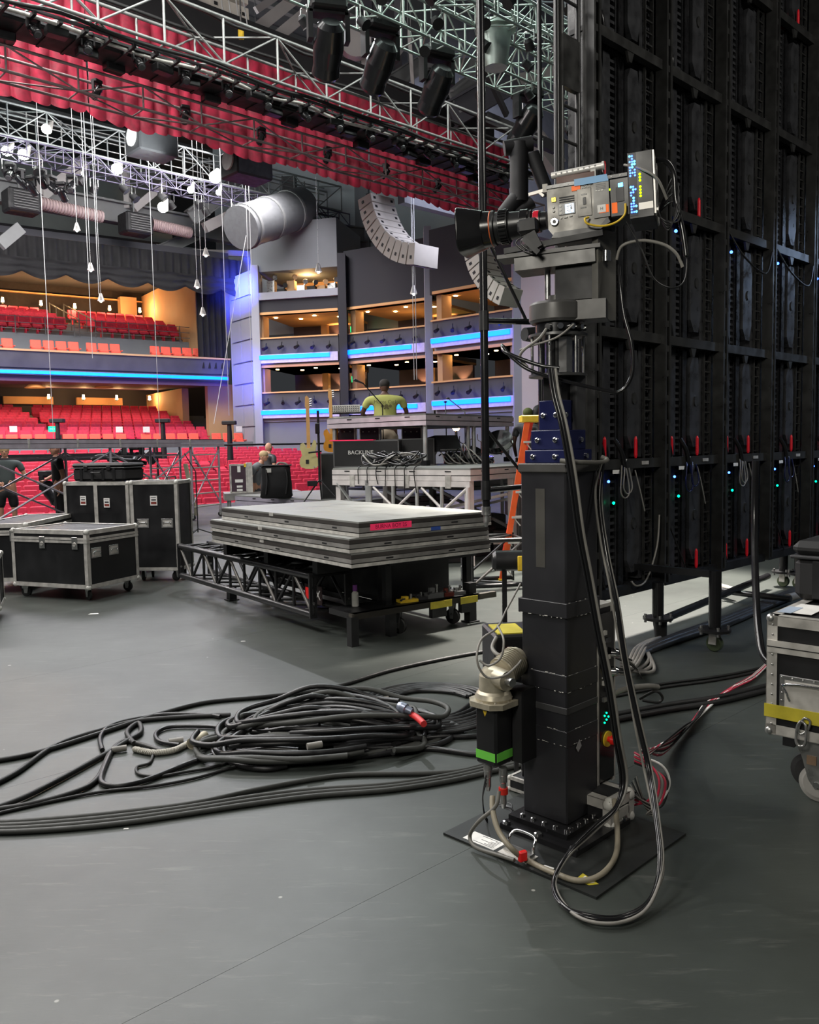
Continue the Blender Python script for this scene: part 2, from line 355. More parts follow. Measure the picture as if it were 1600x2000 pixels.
# ------------------------------------------------------------------ side boxes
YB = [(508, 42.1), (662, 41.1), (680, 41.0), (833, 38.7), (846, 37.3), (1006, 34.4)]
bays = []
for i, (a, b) in enumerate(((0, 1), (2, 3), (4, 5))):
    p = V((*PX(*YB[a]), 0)); q = V((*PX(*YB[b]), 0)); d = (q - p).normalized(); n = V((-d.y, d.x, 0)); L = (q - p).length
    bays.append((p, q, d, n, L))
    def bx(m, x0, x1, y0, y1, z0, z1): m.prism([(x0, y0), (x1, y0), (x1, y1), (x0, y1)], p + V((0, 0, z0)), d, n, (0, 0, z1 - z0)); return m
    for j, (zr, zs, zf, zc) in enumerate(((7.08, 6.15, 5.62, 8.2), (4.42, 3.45, 2.95, 5.62))):
        if i == 0: zr, zs = zr - .0, zs - .05
        struct('balcony_parapet', bx(MB(), 0, L, 0, .25, zs - .12, zr - .06), PAR)
        struct('trim_rail', bx(MB(), -.05, L, -.08, .3, zr - .07, zr), TANC)
        struct('balcony_fascia', bx(MB(), 0, L, .12, .3, zf, zs - .1), HALLL)
        struct('balcony_floor', bx(MB(), 0, L, .3, 5, zf, zf + .3), HALLD)
        struct('ceiling_box', bx(MB(), 0, L, .0, 5, zc, zc + .12), TANC)
        w = bx(MB(), 0, L, 4.6, 4.8, zr - 1, zc); struct('wall_box', w, HALLP)
        struct('trim_box', bx(MB(), L * .42, L * .5, 4.2, 4.6, zr - 1, zc), TANW)
        struct('trim_box', bx(MB(), .0, .28 if i else .1, .3, 1.0, zr - 1, zc), TANW)
        w = thing('strip_light', ('blue light strip under the %s box balcony, %s' % (('upper', 'lower')[j], ('next to the blue lit tower', 'behind the man in green', 'beside the black hanging pole')[i])), 'light', p + n * -.12 + V((0, 0, zs - .1)), ang(d), 'blue strip lights on the balconies')
        fr = (.9, .84 if j == 0 else .9, .97)[i]
        MB().bb((0, -.02, -.18), (L, .14, .24)).build('housing', STRW, w); MB().bb((0.05, -.09, .0), (L * fr, .0, .2)).build('diffuser', LEDB, w)
        area('strip_glow', p + d * (L * .5) - n * .7 + V((0, 0, zs + .1)), p + d * (L * .5) + V((0, 0, zs - .5)), L * .9, 22, (.10, .12, 1), .2)
        # fixtures hung on the parapet
        for k in range(5):
            o = p + d * (L * (.1 + .2 * k)) - n * .22 + V((0, 0, zr - .55 + rnd.uniform(-.05, .05)))
            m = MB().cyl((0, -.18, -.05), (0, .12, .08), .09, 8, .06); m.bar((0, 0, 0), (0, .05, .28), .03)
            c = m.build('parapet_spotlight', BLKM if (i + k) % 3 else BLUE, None, loc=o, rz=ang(d) + rnd.uniform(-.6, .6))
            tag(c, 'small spotlight clamped to a side box parapet', 'spotlight', 'spotlights on the box parapets')
        # downlights in the box ceiling
        for k in range(4):
            o = p + d * (L * (.12 + .25 * k)) + n * (1.0 + .8 * (k % 2)) + V((0, 0, zc - .03))
            c = MB().cyl((0, 0, 0), (0, 0, .03), .09, 10).build('downlight', LMPW, None, loc=o); tag(c, 'round warm downlight in a side box ceiling', 'light', 'downlights in the box ceilings')
        point('box_light', p + d * (L * .5) + n * 2.2 + V((0, 0, zr + .1)), 30, (1, .55, .22), .3)
        for k in (.35, .66, .88):
            if j == 1 or k == .66:
                o = p + d * (L * k) + n * 4.45 + V((0, 0, zr + .12))
                c = MB().cyl((0, 0, 0), (0, 0, .22), .06, 8, .04).build('wall_sconce', LMPW if k == .66 else TANW, None, loc=o)
                tag(c, 'small warm wall sconce inside a side box', 'wall lamp', 'sconces in the side boxes')
                spot('sconce_light', o + V((0, 0, .1)) - n * .15, o + V((0, 0, 2)) + n * .2, 170, (1, .48, .2), 80, .03, .5)
        e = p + d * (L * (.93 if i == 0 else .8)) + n * 3.4 + V((0, 0, zc - .45))
        s = thing('exit_sign', 'small green exit sign in the %s box %s' % (('upper', 'lower')[j], ('next to the blue lit tower', 'behind the man in green', 'beside the black hanging pole')[i]), 'exit sign', e, ang(d))
        MB().box((0, 0, 0), (.34, .06, .30)).build('body', EXITG, s); MB().bar((0, 0, .15), (0, 0, .46), .03).build('rod', BLKM, s); text('EXIT', .13, WHT, s, (0, -.035, 0), (pi / 2, 0, 0))
    # solid wall below the boxes, dark wall above
    struct('wall_side', bx(MB(), -.2, L + .2, .2, .5, -1.2, 2.95), HALLG)
    if i: struct('wall_side_upper', bx(MB(), -.2, L + .4, .1, .5, 8.2, 11.0), HALLD)
    else:
        struct('wall_side_upper', bx(MB(), -.2, L, .05, .4, 8.2, 8.9), HALLD); struct('trim_booth', bx(MB(), -.3, L + .1, -.15, .5, 8.9, 9.25), HALLL)
        struct('floor_booth', bx(MB(), 0, L, .2, 4, 9.1, 9.2), HALLD); struct('wall_booth', bx(MB(), 0, L, 3.4, 3.6, 9.2, 10.8), TANC)
        struct('ceiling_booth', bx(MB(), -.4, L, .1, 4, 10.3, 12.6), HALLG)
        point('booth_light', p + d * (L * .5) + n * 1.5 + V((0, 0, 10)), 120, (1, .6, .25), .2)
        for k in range(7):
            o = p + d * (L * (.08 + .13 * k)) + n * 1.0 + V((0, 0, 9.2)); h = rnd.uniform(.35, .8)
            m = MB().box((0, 0, h / 2), (.4, .35, h)); m.bar((.1, 0, h), (.3, 0, h + .3), .05); m.cyl((.2, -.1, h + .2), (.35, -.4, h + .1), .12, 8)
            tag(m.build('followspot', [STL, BLKM, TANW][k % 3], None, loc=o, rz=ang(d)), 'lighting gear standing in the warm lit booth above the boxes', 'spotlight', 'gear in the lighting booth')
# piers between bays
for px0, px1, Y, m_, z1 in ((494, 509, 41.9, HALLL, 10.6), (663, 679, 40.6, HALLD, 10.8), (832, 846, 37.6, HALLL, 11.2), (1004, 1019, 34.0, HALLL, 11.6)):
    m = MB(); wallseg(m, PX(px0, Y), PX(px1, Y), -1.2, z1, 1.2); struct('pier', m, m_)
m = MB(); wallseg(m, PX(1019, 33.9), PX(1250, 30), -1.2, 10.5, .6); struct('wall_proscenium', m, mat('proscenium_wall', (.50, .46, .48), .8, scale=.5, var=.08))
# upper walls and ceiling
m = MB(); hbox(m, UL - 20, UR + 2, 13.2, 13.6, 6, 20); struct('wall_upper_back', m, mat('upper_wall', (.30, .34, .33), .85, scale=.5, var=.2))
m = MB(); hbox(m, UL - 20, UR + 2, 12.9, 13.2, 15.2, 15.35); hbox(m, UL - 20, UR + 2, 13.0, 13.2, 12.2, 12.3); struct('trim_8', m, HALLD)
m = MB(); wallseg(m, PX(430, 49), PX(1130, 43), 8, 20, .4); struct('wall_upper_side', m, mat('upper_side_wall', (.55, .62, .64), .85, scale=.5, var=.12))
for k, px in enumerate((560, 700, 905)):
    m = MB(); wallseg(m, PX(px, 47.4 - k * 1.2), PX(px + 26, 47.2 - k * 1.2), 9, 16.5, .5); struct('pier', m, HALLG if k else BEAM)
m = MB(); m.prism([(-60, -30), (60, -30), (60, 70), (-60, 70)], (0, 0, 20), A_, B_, (0, 0, .3)); cl = struct('ceiling', m, mat('roof_deck', (.045, .05, .055), .8))
for k in range(26):
    m = MB().prism([(-20, 0), (45, 0), (45, .25), (-20, .25)], (0, 0, 0), A_, B_, (0, 0, .25)); o = m.build('roof_purlin', BEAM, cl, loc=B_ * (6 + 1.7 * k) + V((0, 0, 19.75))); o['kind'] = 'structure'
# far wall behind and beside the stage (out of frame, closes the room)
struct('wall_wing', plane_st(-16.2, -16, -12, 23, 20, 20), HALLD)
# valance and side drape over the balcony
def pleated(u0, u1, z0, z1, amp, wav, zlow=None, n=300, rows=3):
    P = []; 
    for r in range(rows + 1):
        for i in range(n + 1):
            u = u0 + (u1 - u0) * i / n; zb = z0 + (zlow(u) if zlow else 0); z = z1 + (zb - z1) * r / rows
            P.append((u, amp * sin(2 * pi * u / wav + .7 * sin(u * 1.7)) * (.35 + .65 * r / rows), z))
    return P, [(r * (n + 1) + i, r * (n + 1) + i + 1, (r + 1) * (n + 1) + i + 1, (r + 1) * (n + 1) + i) for r in range(rows) for i in range(n)]
t = thing('stage_valance', 'long black swagged valance curtain hanging above the upper balcony', 'curtain', HP(UL, -1.2, 0), ang(HU))
P, F = pleated(0, 25.9, 10.35, 11.45, .09, .42, None, 500, 2); MB().add(P, F, True).build('header', VEL, t)
L_ = 1.9; n = 420; R_ = 12; P = []
for r in range(R_ + 1):
    for i in range(n + 1):
        u = 25.9 * i / n; ph = (u / L_) % 1; sg = sin(pi * ph); f = r / R_
        z = 10.45 - f * (.62 + .34 * sg) ; y = -.12 - .16 * sg * (.3 + f) - .05 * sin(f * 16 + sg * 2)
        P.append((u, y, z))
MB().add(P, [(r * (n + 1) + i, r * (n + 1) + i + 1, (r + 1) * (n + 1) + i + 1, (r + 1) * (n + 1) + i) for r in range(R_) for i in range(n)], True).build('swag', VEL, t)
P, F = pleated(0, 1.6, 5.9, 10.6, .12, .35, None, 60, 3)
tag(MB().add(P, F, True).build('side_curtain', VEL, None, loc=HP(UR - 1.7, -.2, 0), rz=ang(HU)), 'tall black curtain at the end of the upper balcony', 'curtain')
# ------------------------------------------------------------------ seats
def seat_mesh(name, m_, leg=True):
    m = MB(); m.box((0, .10, .66), (.50, .09, .52), Matrix.Rotation(-.18, 3, 'X'), .03); m.box((0, -.10, .42), (.48, .34, .11), Matrix.Rotation(.35, 3, 'X'), .03)
    m.box((-.265, -.08, .55), (.04, .34, .05)); m.box((.265, -.08, .55), (.04, .34, .05)); m.box((0, .0, .2), (.06, .3, .4)); return m.mesh(name, m_)
SM = seat_mesh('auditorium_seat', SEAT); SMO = seat_mesh('box_seat', SEATO)
def proj(P):
    q = CAMR.transposed() @ (V(P) - V((0, 0, HCAM))); return (CX + FPX * q.x / -q.z, CY - FPX * q.y / -q.z)
pos = []
def rows(v0, z0, dv, dz, n, blocks, step=.56, reg='o'):
    for k in range(n):
        for a, b in blocks:
            u = a + (k % 2) * .28
            while u < b: pos.append((HP(u, v0 + k * dv, z0 + k * dz), reg)); u += step
rows(-21.6, -1.25, .95, .115, 19, [(-14, -7.5), (-6.3, 6.2), (7.4, 20)])
ncnt = len(pos)
rows(.7, 1.8, 1.0, .19, 10, [(-14, -4.9), (-.3, 2.6), (3.5, 10.6)], reg='m')
rows(3.6, 7.65, .98, .235, 7, [(-14, -4.2), (-4.0, 4.3), (5.9, 10.2)], reg='u')
vis = []; rest = []
for P, reg in pos:
    x, y = proj(P + V((0, 0, .6)))
    if not (-30 < x < 640): continue
    hidden = (135 < x < 372 and y > 905) or y > 1012 or (x > 520 and y > 880)
    (vis if reg == 'o' and not hidden and y > 868 else rest).append((P, x, y, reg))
vis.sort(key=lambda q: q[0].y); rest += vis[300:]; vis = vis[:300]
for P, x, y, reg in vis:
    o = ob('auditorium_seat', SM, None, P, ang(HU) + pi * 0)
    tag(o, 'red folding auditorium seat in the stalls between stage and raised cross aisle', 'seat', 'red seats in the stalls')
def merged(name, lst, label):
    src = SM; vs_ = [v.co.copy() for v in src.vertices]; fs = [tuple(p.vertices) for p in src.polygons]; R = Matrix.Rotation(ang(HU), 3, 'Z'); vr = [R @ v for v in vs_]; m = MB()
    for P, *_ in lst: m.add([v + P for v in vr], fs)
    tag(m.build(name, SEAT), label, 'seats', None, 'stuff')
merged('stalls_seats', [q for q in rest if q[3] == 'o'], 'mass of red seats further back in the stalls')
merged('rear_stalls_seats', [q for q in rest if q[3] == 'm'], 'rows of red seats under the wide balcony')
merged('upper_balcony_seats', [q for q in rest if q[3] == 'u'], 'rows of red seats on the upper balcony')
u = -4.5; k = 0
while u < 13.2:
    k += 1
    if k % 6: tag(ob('box_seat', SMO, None, HP(u, -2.0, 1.55), ang(HU)), 'pale orange red chair in the row on the cross aisle behind the stalls', 'seat', 'chairs on the cross aisle')
    u += .6
for a, b in ((-4.4, -1.7), (-.9, 1.2), (2.1, 4.0), (4.7, 6.3), (8.0 - .1, 10.9)):
    u = a
    while u < b: tag(ob('balcony_chair', SMO, None, HP(u, 1.0, 6.16), ang(HU)), 'orange red chair in the front row of the balcony', 'seat', 'front row chairs of the balcony'); u += .58
# warm lamps of the hall
def lamp(px, py, Y, label, e, group, big=1):
    o = AT(px, py, Y); t = thing('wall_lamp', label, 'wall lamp', o, ang(HU), group)
    MB().cyl((0, 0, -.14 * big), (0, 0, .12 * big), .085 * big, 10, .06 * big).build('bulb', LMPW, t); MB().box((0, .08, -.05), (.08, .1, .34 * big)).build('bracket', BLKM, t)
    point('lamp_light', o + HB * -.3, e, (1, .55, .22), .1)
for px, py in ((5, 585), (80, 591), (146, 597), (214, 601), (273, 605), (337, 608)):
    lamp(px, py, 48 + px * .016, 'warm glowing lamp high on the back wall of the upper balcony', 160, 'lamps behind the upper balcony')
for px, py in ((95, 774), (163, 775), (228, 776), (292, 777)):
    lamp(px, py, 49.2 + px * .016, 'warm glowing lamp on the back wall under the balcony', 70, 'lamps under the wide balcony')
for px, Y in ((68, 46), (202, 48.5), (325, 50.5)):
    o = AT(px, 745, Y); t = thing('ceiling_lamp', 'cone shaped warm ceiling lamp below the wide balcony', 'ceiling lamp', o, 0, 'cone lamps under the balcony')
    MB().cyl((0, 0, -.35), (0, 0, .05), .55, 14, .08, cap=False).build('shade', TANC, t); MB().cyl((0, 0, -.2), (0, 0, -.1), .1, 8).build('bulb', LMPW, t); MB().cyl((0, 0, 0), (0, 0, .4), .02, 5).build('rod', BLKM, t)
for px, py, Y in ((28, 735, 43), (92, 737, 44), (145, 738, 44.6), (226, 739, 45.5), (290, 742, 46.6), (350, 744, 46.6), (407, 745, 47.5), (44, 746, 47)):
    tag(MB().cyl((0, 0, 0), (0, 0, .06), .13, 10).build('downlight', LMPW, None, loc=AT(px, py, Y)), 'round downlight in the plum ceiling under the balcony', 'light', 'downlights under the wide balcony')
area('under_balcony_light', HP(2, 5, 5), HP(2, 6, 2), 16, 500, (1, .72, .5), 5)
area('upper_seat_light', HP(0, 5, 11.3), HP(0, 7, 8.5), 18, 500, (1, .70, .5), 4)
area('tower_light', AT(455, 560, 39), AT(470, 560, 44.5), 1.0, 300, (.05, .08, 1), spread=30); area('tower_light', AT(480, 760, 38), AT(478, 735, 43.5), 1.0, 90, (.07, .10, 1), spread=40)
area('balcony_glow', HP(0, -1.6, 5.2), HP(0, .3, 5.4), 22, 110, (.10, .14, 1), .3)
area('box_front_light', V((3, 26, 10)), V((-2, 40, 5)), 5, 420, (.78, .80, 1))
e = thing('exit_sign', 'green exit sign under the balcony left of the tan side wall', 'exit sign', AT(340, 767, 52), ang(HU)); MB().box((0, 0, 0), (.4, .06, .3)).build('body', EXITG, e); text('EXIT', .13, WHT, e, (0, -.04, 0), (pi / 2, 0, 0))
e = thing('exit_sign', 'green exit sign low on the dark wall of the cross aisle', 'exit sign', AT(102, 838, 40.3), ang(HU)); MB().box((0, 0, 0), (.34, .06, .26)).build('body', EXITG, e); text('EXIT', .12, WHT, e, (0, -.04, 0), (pi / 2, 0, 0))
# ------------------------------------------------------------------ rigging
def truss(label, p, q, w, h, bay, cr, br, m_, group=None, skip=(), name='lighting_truss', chordm=None, cat='truss', alt=True):
    p = V(p); q = V(q); d = q - p; L = d.length; rot = d.to_track_quat('X', 'Z').to_euler()
    t = thing(name, label, cat, p, 0, group, rot)
    cm = MB().cyl((0, 0, 0), (L, 0, 0), cr, 7).mesh('chord', chordm or m_)
    for y in (0, w):
        for z in (0, h): ob('chord', cm, t, (0, y, z))
    n = max(1, round(L / bay)); b = L / n
    dv = MB().cyl((0, 0, 0), (b, 0, h), br, 5, cap=False).mesh('brace', m_); du = MB().cyl((0, 0, h), (b, 0, 0), br, 5, cap=False).mesh('brace', m_)
    hv = MB().cyl((0, 0, 0), (b, w, 0), br, 5, cap=False).mesh('brace', m_); hu = MB().cyl((0, w, 0), (b, 0, 0), br, 5, cap=False).mesh('brace', m_)
    vv = MB().cyl((0, 0, 0), (0, 0, h), br * 1.2, 5, cap=False).mesh('upright', m_); hh = MB().cyl((0, 0, 0), (0, w, 0), br, 5, cap=False).mesh('rung', m_)
    for i in range(n):
        e = i % 2 if alt else 0
        ob('brace', (dv, du)[e], t, (i * b, 0, 0)); ob('brace', (hv, hu)[e], t, (i * b, 0, 0))
        if 'back' not in skip: ob('brace', (du, dv)[e], t, (i * b, w, 0))
        if 'top' not in skip: ob('brace', (hu, hv)[e], t, (i * b, 0, h))
    for i in range(n + 1):
        ob('upright', vv, t, (i * b, 0, 0)); ob('rung', hh, t, (i * b, 0, 0))
        if 'back' not in skip: ob('upright', vv, t, (i * b, w, 0))
    return t
TRS = mat('silver_truss', (.30, .31, .30), .45, .5, scale=5, var=.3); TRD = mat('dull_truss', (.30, .23, .23), .45, .4); TRK = mat('black_truss', (.03, .03, .032), .4, .2); TRG = mat('green_grey_truss', (.40, .46, .42), .4, .6)
truss('wide silver truss of upright frames hung in front of the red drape', ST(1.5, 13.4, 8.43), ST(17.5, 13.4, 8.43), 1.0, .8, 1.15, .032, .019, TRS)
truss('slim dull truss hanging low in front of the red drape', ST(1.5, 14.5, 7.72), ST(19, 14.5, 7.72), .46, .40, 1.15, .026, .016, TRD, skip=('top', 'back'))
truss('dark lighting truss with moving heads left of the black hanging pole', ST(5.5, 10.5, 8.55), ST(18, 10.5, 8.55), .6, .6, .5, .026, .015, TRG)
truss('second dark lighting truss crowded with lamps at the upper edge', ST(5.5, 9.3, 8.6), ST(17, 9.3, 8.6), .5, .5, .5, .024, .014, TRG)
truss('pale lattice truss highest beside the black video wall', ST(6, 8.3, 8.75), ST(18, 8.3, 8.75), .5, .5, .6, .022, .014, mat('cool_truss', (.42, .46, .52), .4, .5))
truss('long bright catwalk truss across the hall ceiling with bare lamps', ST(9, 35, 13.95), ST(28.6, 35, 13.95), 1.2, 1.25, 1.5, .045, .028, mat('catwalk_grey', (.22, .24, .24), .5, .4), name='catwalk_truss')
truss('purplish dense truss slung under the bright catwalk', ST(9, 34.6, 13.15), ST(28.8, 34.6, 13.15), .9, .6, .7, .035, .022, mat('purple_truss', (.10, .09, .14), .4, .5), name='catwalk_truss')
truss('grey lattice truss between the two dark lamp trusses at the upper edge', ST(6, 9.95, 9.2), ST(18, 9.95, 9.2), .4, .4, .45, .02, .012, TRG, skip=('top', 'back'))
# rails of the catwalk
t = thing('catwalk_railing', 'thin bright hand rails along the hall catwalk', 'railing', ST(9, 36.3, 14.2), ang(A_))
for k in range(3): MB().bar((0, 0, .5 + .35 * k), (19.5, 0, .5 + .35 * k), .04).build('rail', TRS, t)
pm = MB().bar((0, 0, 0), (0, 0, 1.3), .05).mesh('post', TRS)
for k in range(14): ob('post', pm, t, (k * 1.4, 0, 0))
# red drapes
def drape(label, s0, s1, t0, z0, z1, grp):
    n = int((s1 - s0) * 44); rr = 14; P = []; ph = rnd.uniform(0, 6); L = s1 - s0
    for r in range(rr + 1):
        f = r / rr
        for i in range(n + 1):
            x = L * i / n; q = x / .32 + .22 * sin(x * 1.9 + ph); lobe = abs(sin(pi * q)) ** .55
            y = -.15 * lobe * (.7 + .3 * sin(q * .9 + ph)) - .035 * sin(x * 9 + f * 7 + ph) * sin(f * 13 + x * 4)
            zb = z0 + .10 * (1 - lobe) + .05 * sin(x * 2.3 + ph)
            P.append((x, y, z1 + (zb - z1) * f))
    m = MB().add(P, [(r * (n + 1) + i, r * (n + 1) + i + 1, (r + 1) * (n + 1) + i + 1, (r + 1) * (n + 1) + i) for r in range(rr) for i in range(n)], True)
    t = thing('red_drape', label, 'curtain', ST(s0, t0, 0), ang(A_), grp)
    m.build('cloth', REDV, t); MB().cyl((0, 0, z1), (L, 0, z1), .03, 8).build('pipe', BLKM, t); return t
REDV = mat('red_velvet', (.27, .006, .028), .75, scale=5, var=.5, bump=.8)
drape('left end length of the pleated red velvet drape above the stage', .5, 7.0, 16.1, 7.93, 10.1, 'red drapes'); drape('middle length of the pleated red velvet drape above the stage', 7.02, 14, 16.1, 7.93, 10.1, 'red drapes'); drape('far right length of the pleated red velvet drape above the stage', 14.02, 19.4, 16.1, 7.93, 10.1, 'red drapes')
t = thing('border_cloth', 'black border cloth hung behind the silver truss over the red drape', 'curtain', ST(0, 16.6, 0), ang(A_)); MB().bb((0, 0, 10.0), (19.4, .06, 11.2)).build('cloth', VEL, t)
# fixtures
def mk_head():
    t = thing('moving_light', 'black moving head light', 'stage light')
    MB().box((0, 0, -.06), (.36, .30, .12), None, .02).build('base', BLKM, t)
    m = MB(); m.bar((-.2, 0, -.12), (.2, 0, -.12), .12, .05)
    m.bar((-.19, 0, -.12), (-.19, 0, -.40), .05, .12); m.bar((.19, 0, -.12), (.19, 0, -.40), .05, .12); m.build('yoke', BLKM, t)
    h = MB().lathe((0, .17, -.28), (0, -.62, -.55), [(0, .09), (.05, .14), (.25, .16), (.42, .14), (.52, .15), (.55, .13)], 14).build('head', BLKG, t)
    MB().lathe((0, -.24, -.655), (0, -.62, -.55), [(0, .12), (.02, .08)], 14).build('lens', DKG, t); return t
def mk_par():
    t = thing('par_light', 'small par lamp', 'stage light')
    MB().lathe((0, .1, -.2), (0, -.7, -.7), [(0, .05), (.06, .10), (.24, .11), (.26, .13)], 12).build('body', BLKM, t)
    m = MB(); m.bar((-.12, 0, 0), (-.12, 0, -.25), .02); m.bar((.12, 0, 0), (.12, 0, -.25), .02); m.bar((-.12, 0, 0), (.12, 0, 0), .02); m.build('yoke', STL, t); return t
HEAD = mk_head(); PARL = mk_par(); used = {}
def fix(src, loc, rz, label, group, sc=1, tilt=0):
    o = src if src.name not in used else copy_tree(src); used[src.name] = 1
    o.location = loc; o.rotation_euler = (tilt, 0, rz); o.scale = (sc, sc, sc); o['label'] = label; o['group'] = group; return o
sA = ang(A_)
for px, py, Y, s_, w in ((640, 2, 13.4, 1.5, 'farthest to the left'), (742, 42, 14.5, 1.5, 'second from the left, above the white roof post'), (853, 95, 15.6, 1.5, 'just left of the black hanging pole'), (1030, 175, 17.4, 1.5, 'right of the black hanging pole')):
    fix(HEAD, AT(px, py, Y), sA + pi * .9 + rnd.uniform(-.2, .2), 'large black moving head under dark truss, ' + w, 'large moving heads', s_, .0)
for k in range(17):
    fix(HEAD, ST(2.6 + .86 * k, 13.75, 8.36), sA + rnd.uniform(-.5, .5), 'black moving head in the packed row beneath the wide silver truss', 'moving heads beneath the silver truss', .5)
for k in range(9):
    fix(HEAD, ST(3.2 + 1.7 * k, 14.75, 8.1), sA + pi + rnd.uniform(-.5, .5), 'small black fixture clipped inside the slim low truss', 'fixtures in the slim truss', .45)
for k in range(20):
    fix(PARL, ST(6 + .58 * k, 9.3 + .5 * (k % 2), 8.6), sA + rnd.uniform(-2, 2), 'par lamp in the crowded upper truss', 'par lamps in the upper trusses', .75)
for k in range(12):
    fix(PARL, ST(6.2 + .9 * k, 8.3 + .5 * (k % 2), 8.75), sA + rnd.uniform(-2, 2), 'par lamp in the crowded upper truss', 'par lamps in the upper trusses', .75)
for k in range(16):
    fix(PARL, ST(6.3 + .7 * k, 10.5 + .6 * (k % 2), 8.55), sA + rnd.uniform(-2, 2), 'par lamp in the crowded upper truss', 'par lamps in the upper trusses', .75)
# cable looms and clutter bars beneath the silver truss
for k, (tt, zz) in enumerate(((13.45, 8.36), (13.7, 8.30), (14.0, 8.33), (14.35, 8.36), (13.6, 9.3), (14.2, 9.28))):
    P = [ST(1.5 + .8 * i, tt + rnd.uniform(-.06, .06), zz + rnd.uniform(-.07, .03)) for i in range(21)]
    tag(MB().tube(P, .035, 5, 3).build('cable_loom', RUB if k != 1 else ALUD), 'thick cable loom tied along the wide silver truss', 'cable', 'looms on the silver truss')
t = thing('cable_tray', 'dense black tray of cables and bars filling the underside of the silver truss', 'cable tray', ST(1.5, 13.5, 8.16), sA)
MB().bb((0, .42, .12), (16, 1.05, .20)).build('tray_floor', BLKM, t)
for k in range(6): MB().bb((0, .02 + .17 * k, .16), (16, .07 + .17 * k, .20)).build('bar', BLKM if k % 2 else DKG, t)
rm_ = MB().bb((0, .0, .10), (.05, 1.05, .16)).mesh('rung', BLKM); bm_ = MB().bb((0, .1, .0), (.34, .3, .14), .02).mesh('driver_box', BLK)
for k in range(40): ob('rung', rm_, t, (.4 * k, 0, 0))
for k in range(26): ob('driver_box', bm_, t, (.15 + .62 * k, .1 + .3 * (k % 3), -.04 * (k % 2)), rz=.06 * (k % 5 - 2))
# bare bright lamps on the catwalk
for i, (px, py, r, w) in enumerate(((90, 252, .18, 'above the balcony, upper left'), (228, 330, .22, 'wide one under the catwalk'), (420, 346, .26, 'brightest, below the red drape'), (318, 405, .22, 'lowest, over the wavy balcony curtain'), (372, 371, .14, 'small, between two larger ones'), (427, 376, .12, 'small, under the brightest'), (12, 295, .18, 'at the left picture edge'), (45, 302, .20, 'second from the left picture edge'))):
    o = AT(px, py, 33.6 + px * .012); t = thing('work_lamp', 'glaring white work lamp on the hall catwalk, ' + w, 'lamp', o)
    MB().sph((0, 0, 0), r, 12, 8).build('bulb', LMPC, t); MB().cyl((0, .15, 0), (0, .6, .5), r * .9, 10, r * .4).build('housing', ALUD, t); point('work_light', o - V((0, .5, 0)), 25, (.95, 1, .95), .2)
for k in range(22):
    fix(PARL, ST(9.4 + .88 * k, 34.6 + .9 * (k % 2), 13.15), rnd.uniform(0, 6), 'lamp slung under the hall catwalk', 'lamps under the hall catwalk', 1.5)
for k in range(7):
    fix(HEAD, AT(20 + 20 * k, 318 + 9 * (k % 3) + 4 * k, 34), rnd.uniform(0, 6), 'grey lit moving head at the left end of the hall catwalk', 'moving heads at the catwalk end', 1.0)
# hanging bulbs
for px, py, y0 in ((150, 442, 330), (177, 520, 425), (197, 580, 445), (385, 553, 480), (402, 491, 400), (396, 607, 560), (622, 522, 440), (808, 565, 520)):
    Y = 30 if px < 500 else 27; a = AT(px, py, Y); t = thing('pendant_lamp', 'small cone shaped lamp hanging on a long thin cord before the hall', 'pendant lamp', a, 0, 'cone lamps hanging in the hall')
    MB().cyl((0, 0, -.14), (0, 0, .12), .12, 10, .04).build('shade', ALUD, t); MB().sph((0, 0, -.14), .05, 8, 6).build('bulb', LMPC, t)
    MB().cyl((0, 0, .1), (0, 0, 19.72 - a.z), .010, 5).build('cord', STL, t)
# wire ropes
for px, y0, y1, Y in ((76, 300, 868, 32), (161, 285, 700, 33), (186, 420, 575, 32), (291, 345, 852, 33), (432, 370, 812, 34), (482, 430, 800, 35), (488, 430, 600, 35), (806, 560, 742, 26), (811, 560, 742, 26)):
    a = AT(px, y0, Y); b = V((a.x, a.y, AT(px, y1, Y).z)); a.z = 19.72; tag(MB().cyl((0, 0, 0), b - a, .013, 5).build('wire_rope', ALUT, None, loc=a), 'thin pale wire rope hanging straight down in front of the seats', 'rope', 'wire ropes in the hall')
a = AT(481, 460, 35); b = AT(418, 828, 33); tag(MB().cyl((0, 0, 0), b - a, .013, 5).build('wire_rope', ALUT, None, loc=a), 'thin slanting wire rope crossing the blue lit tower', 'rope')
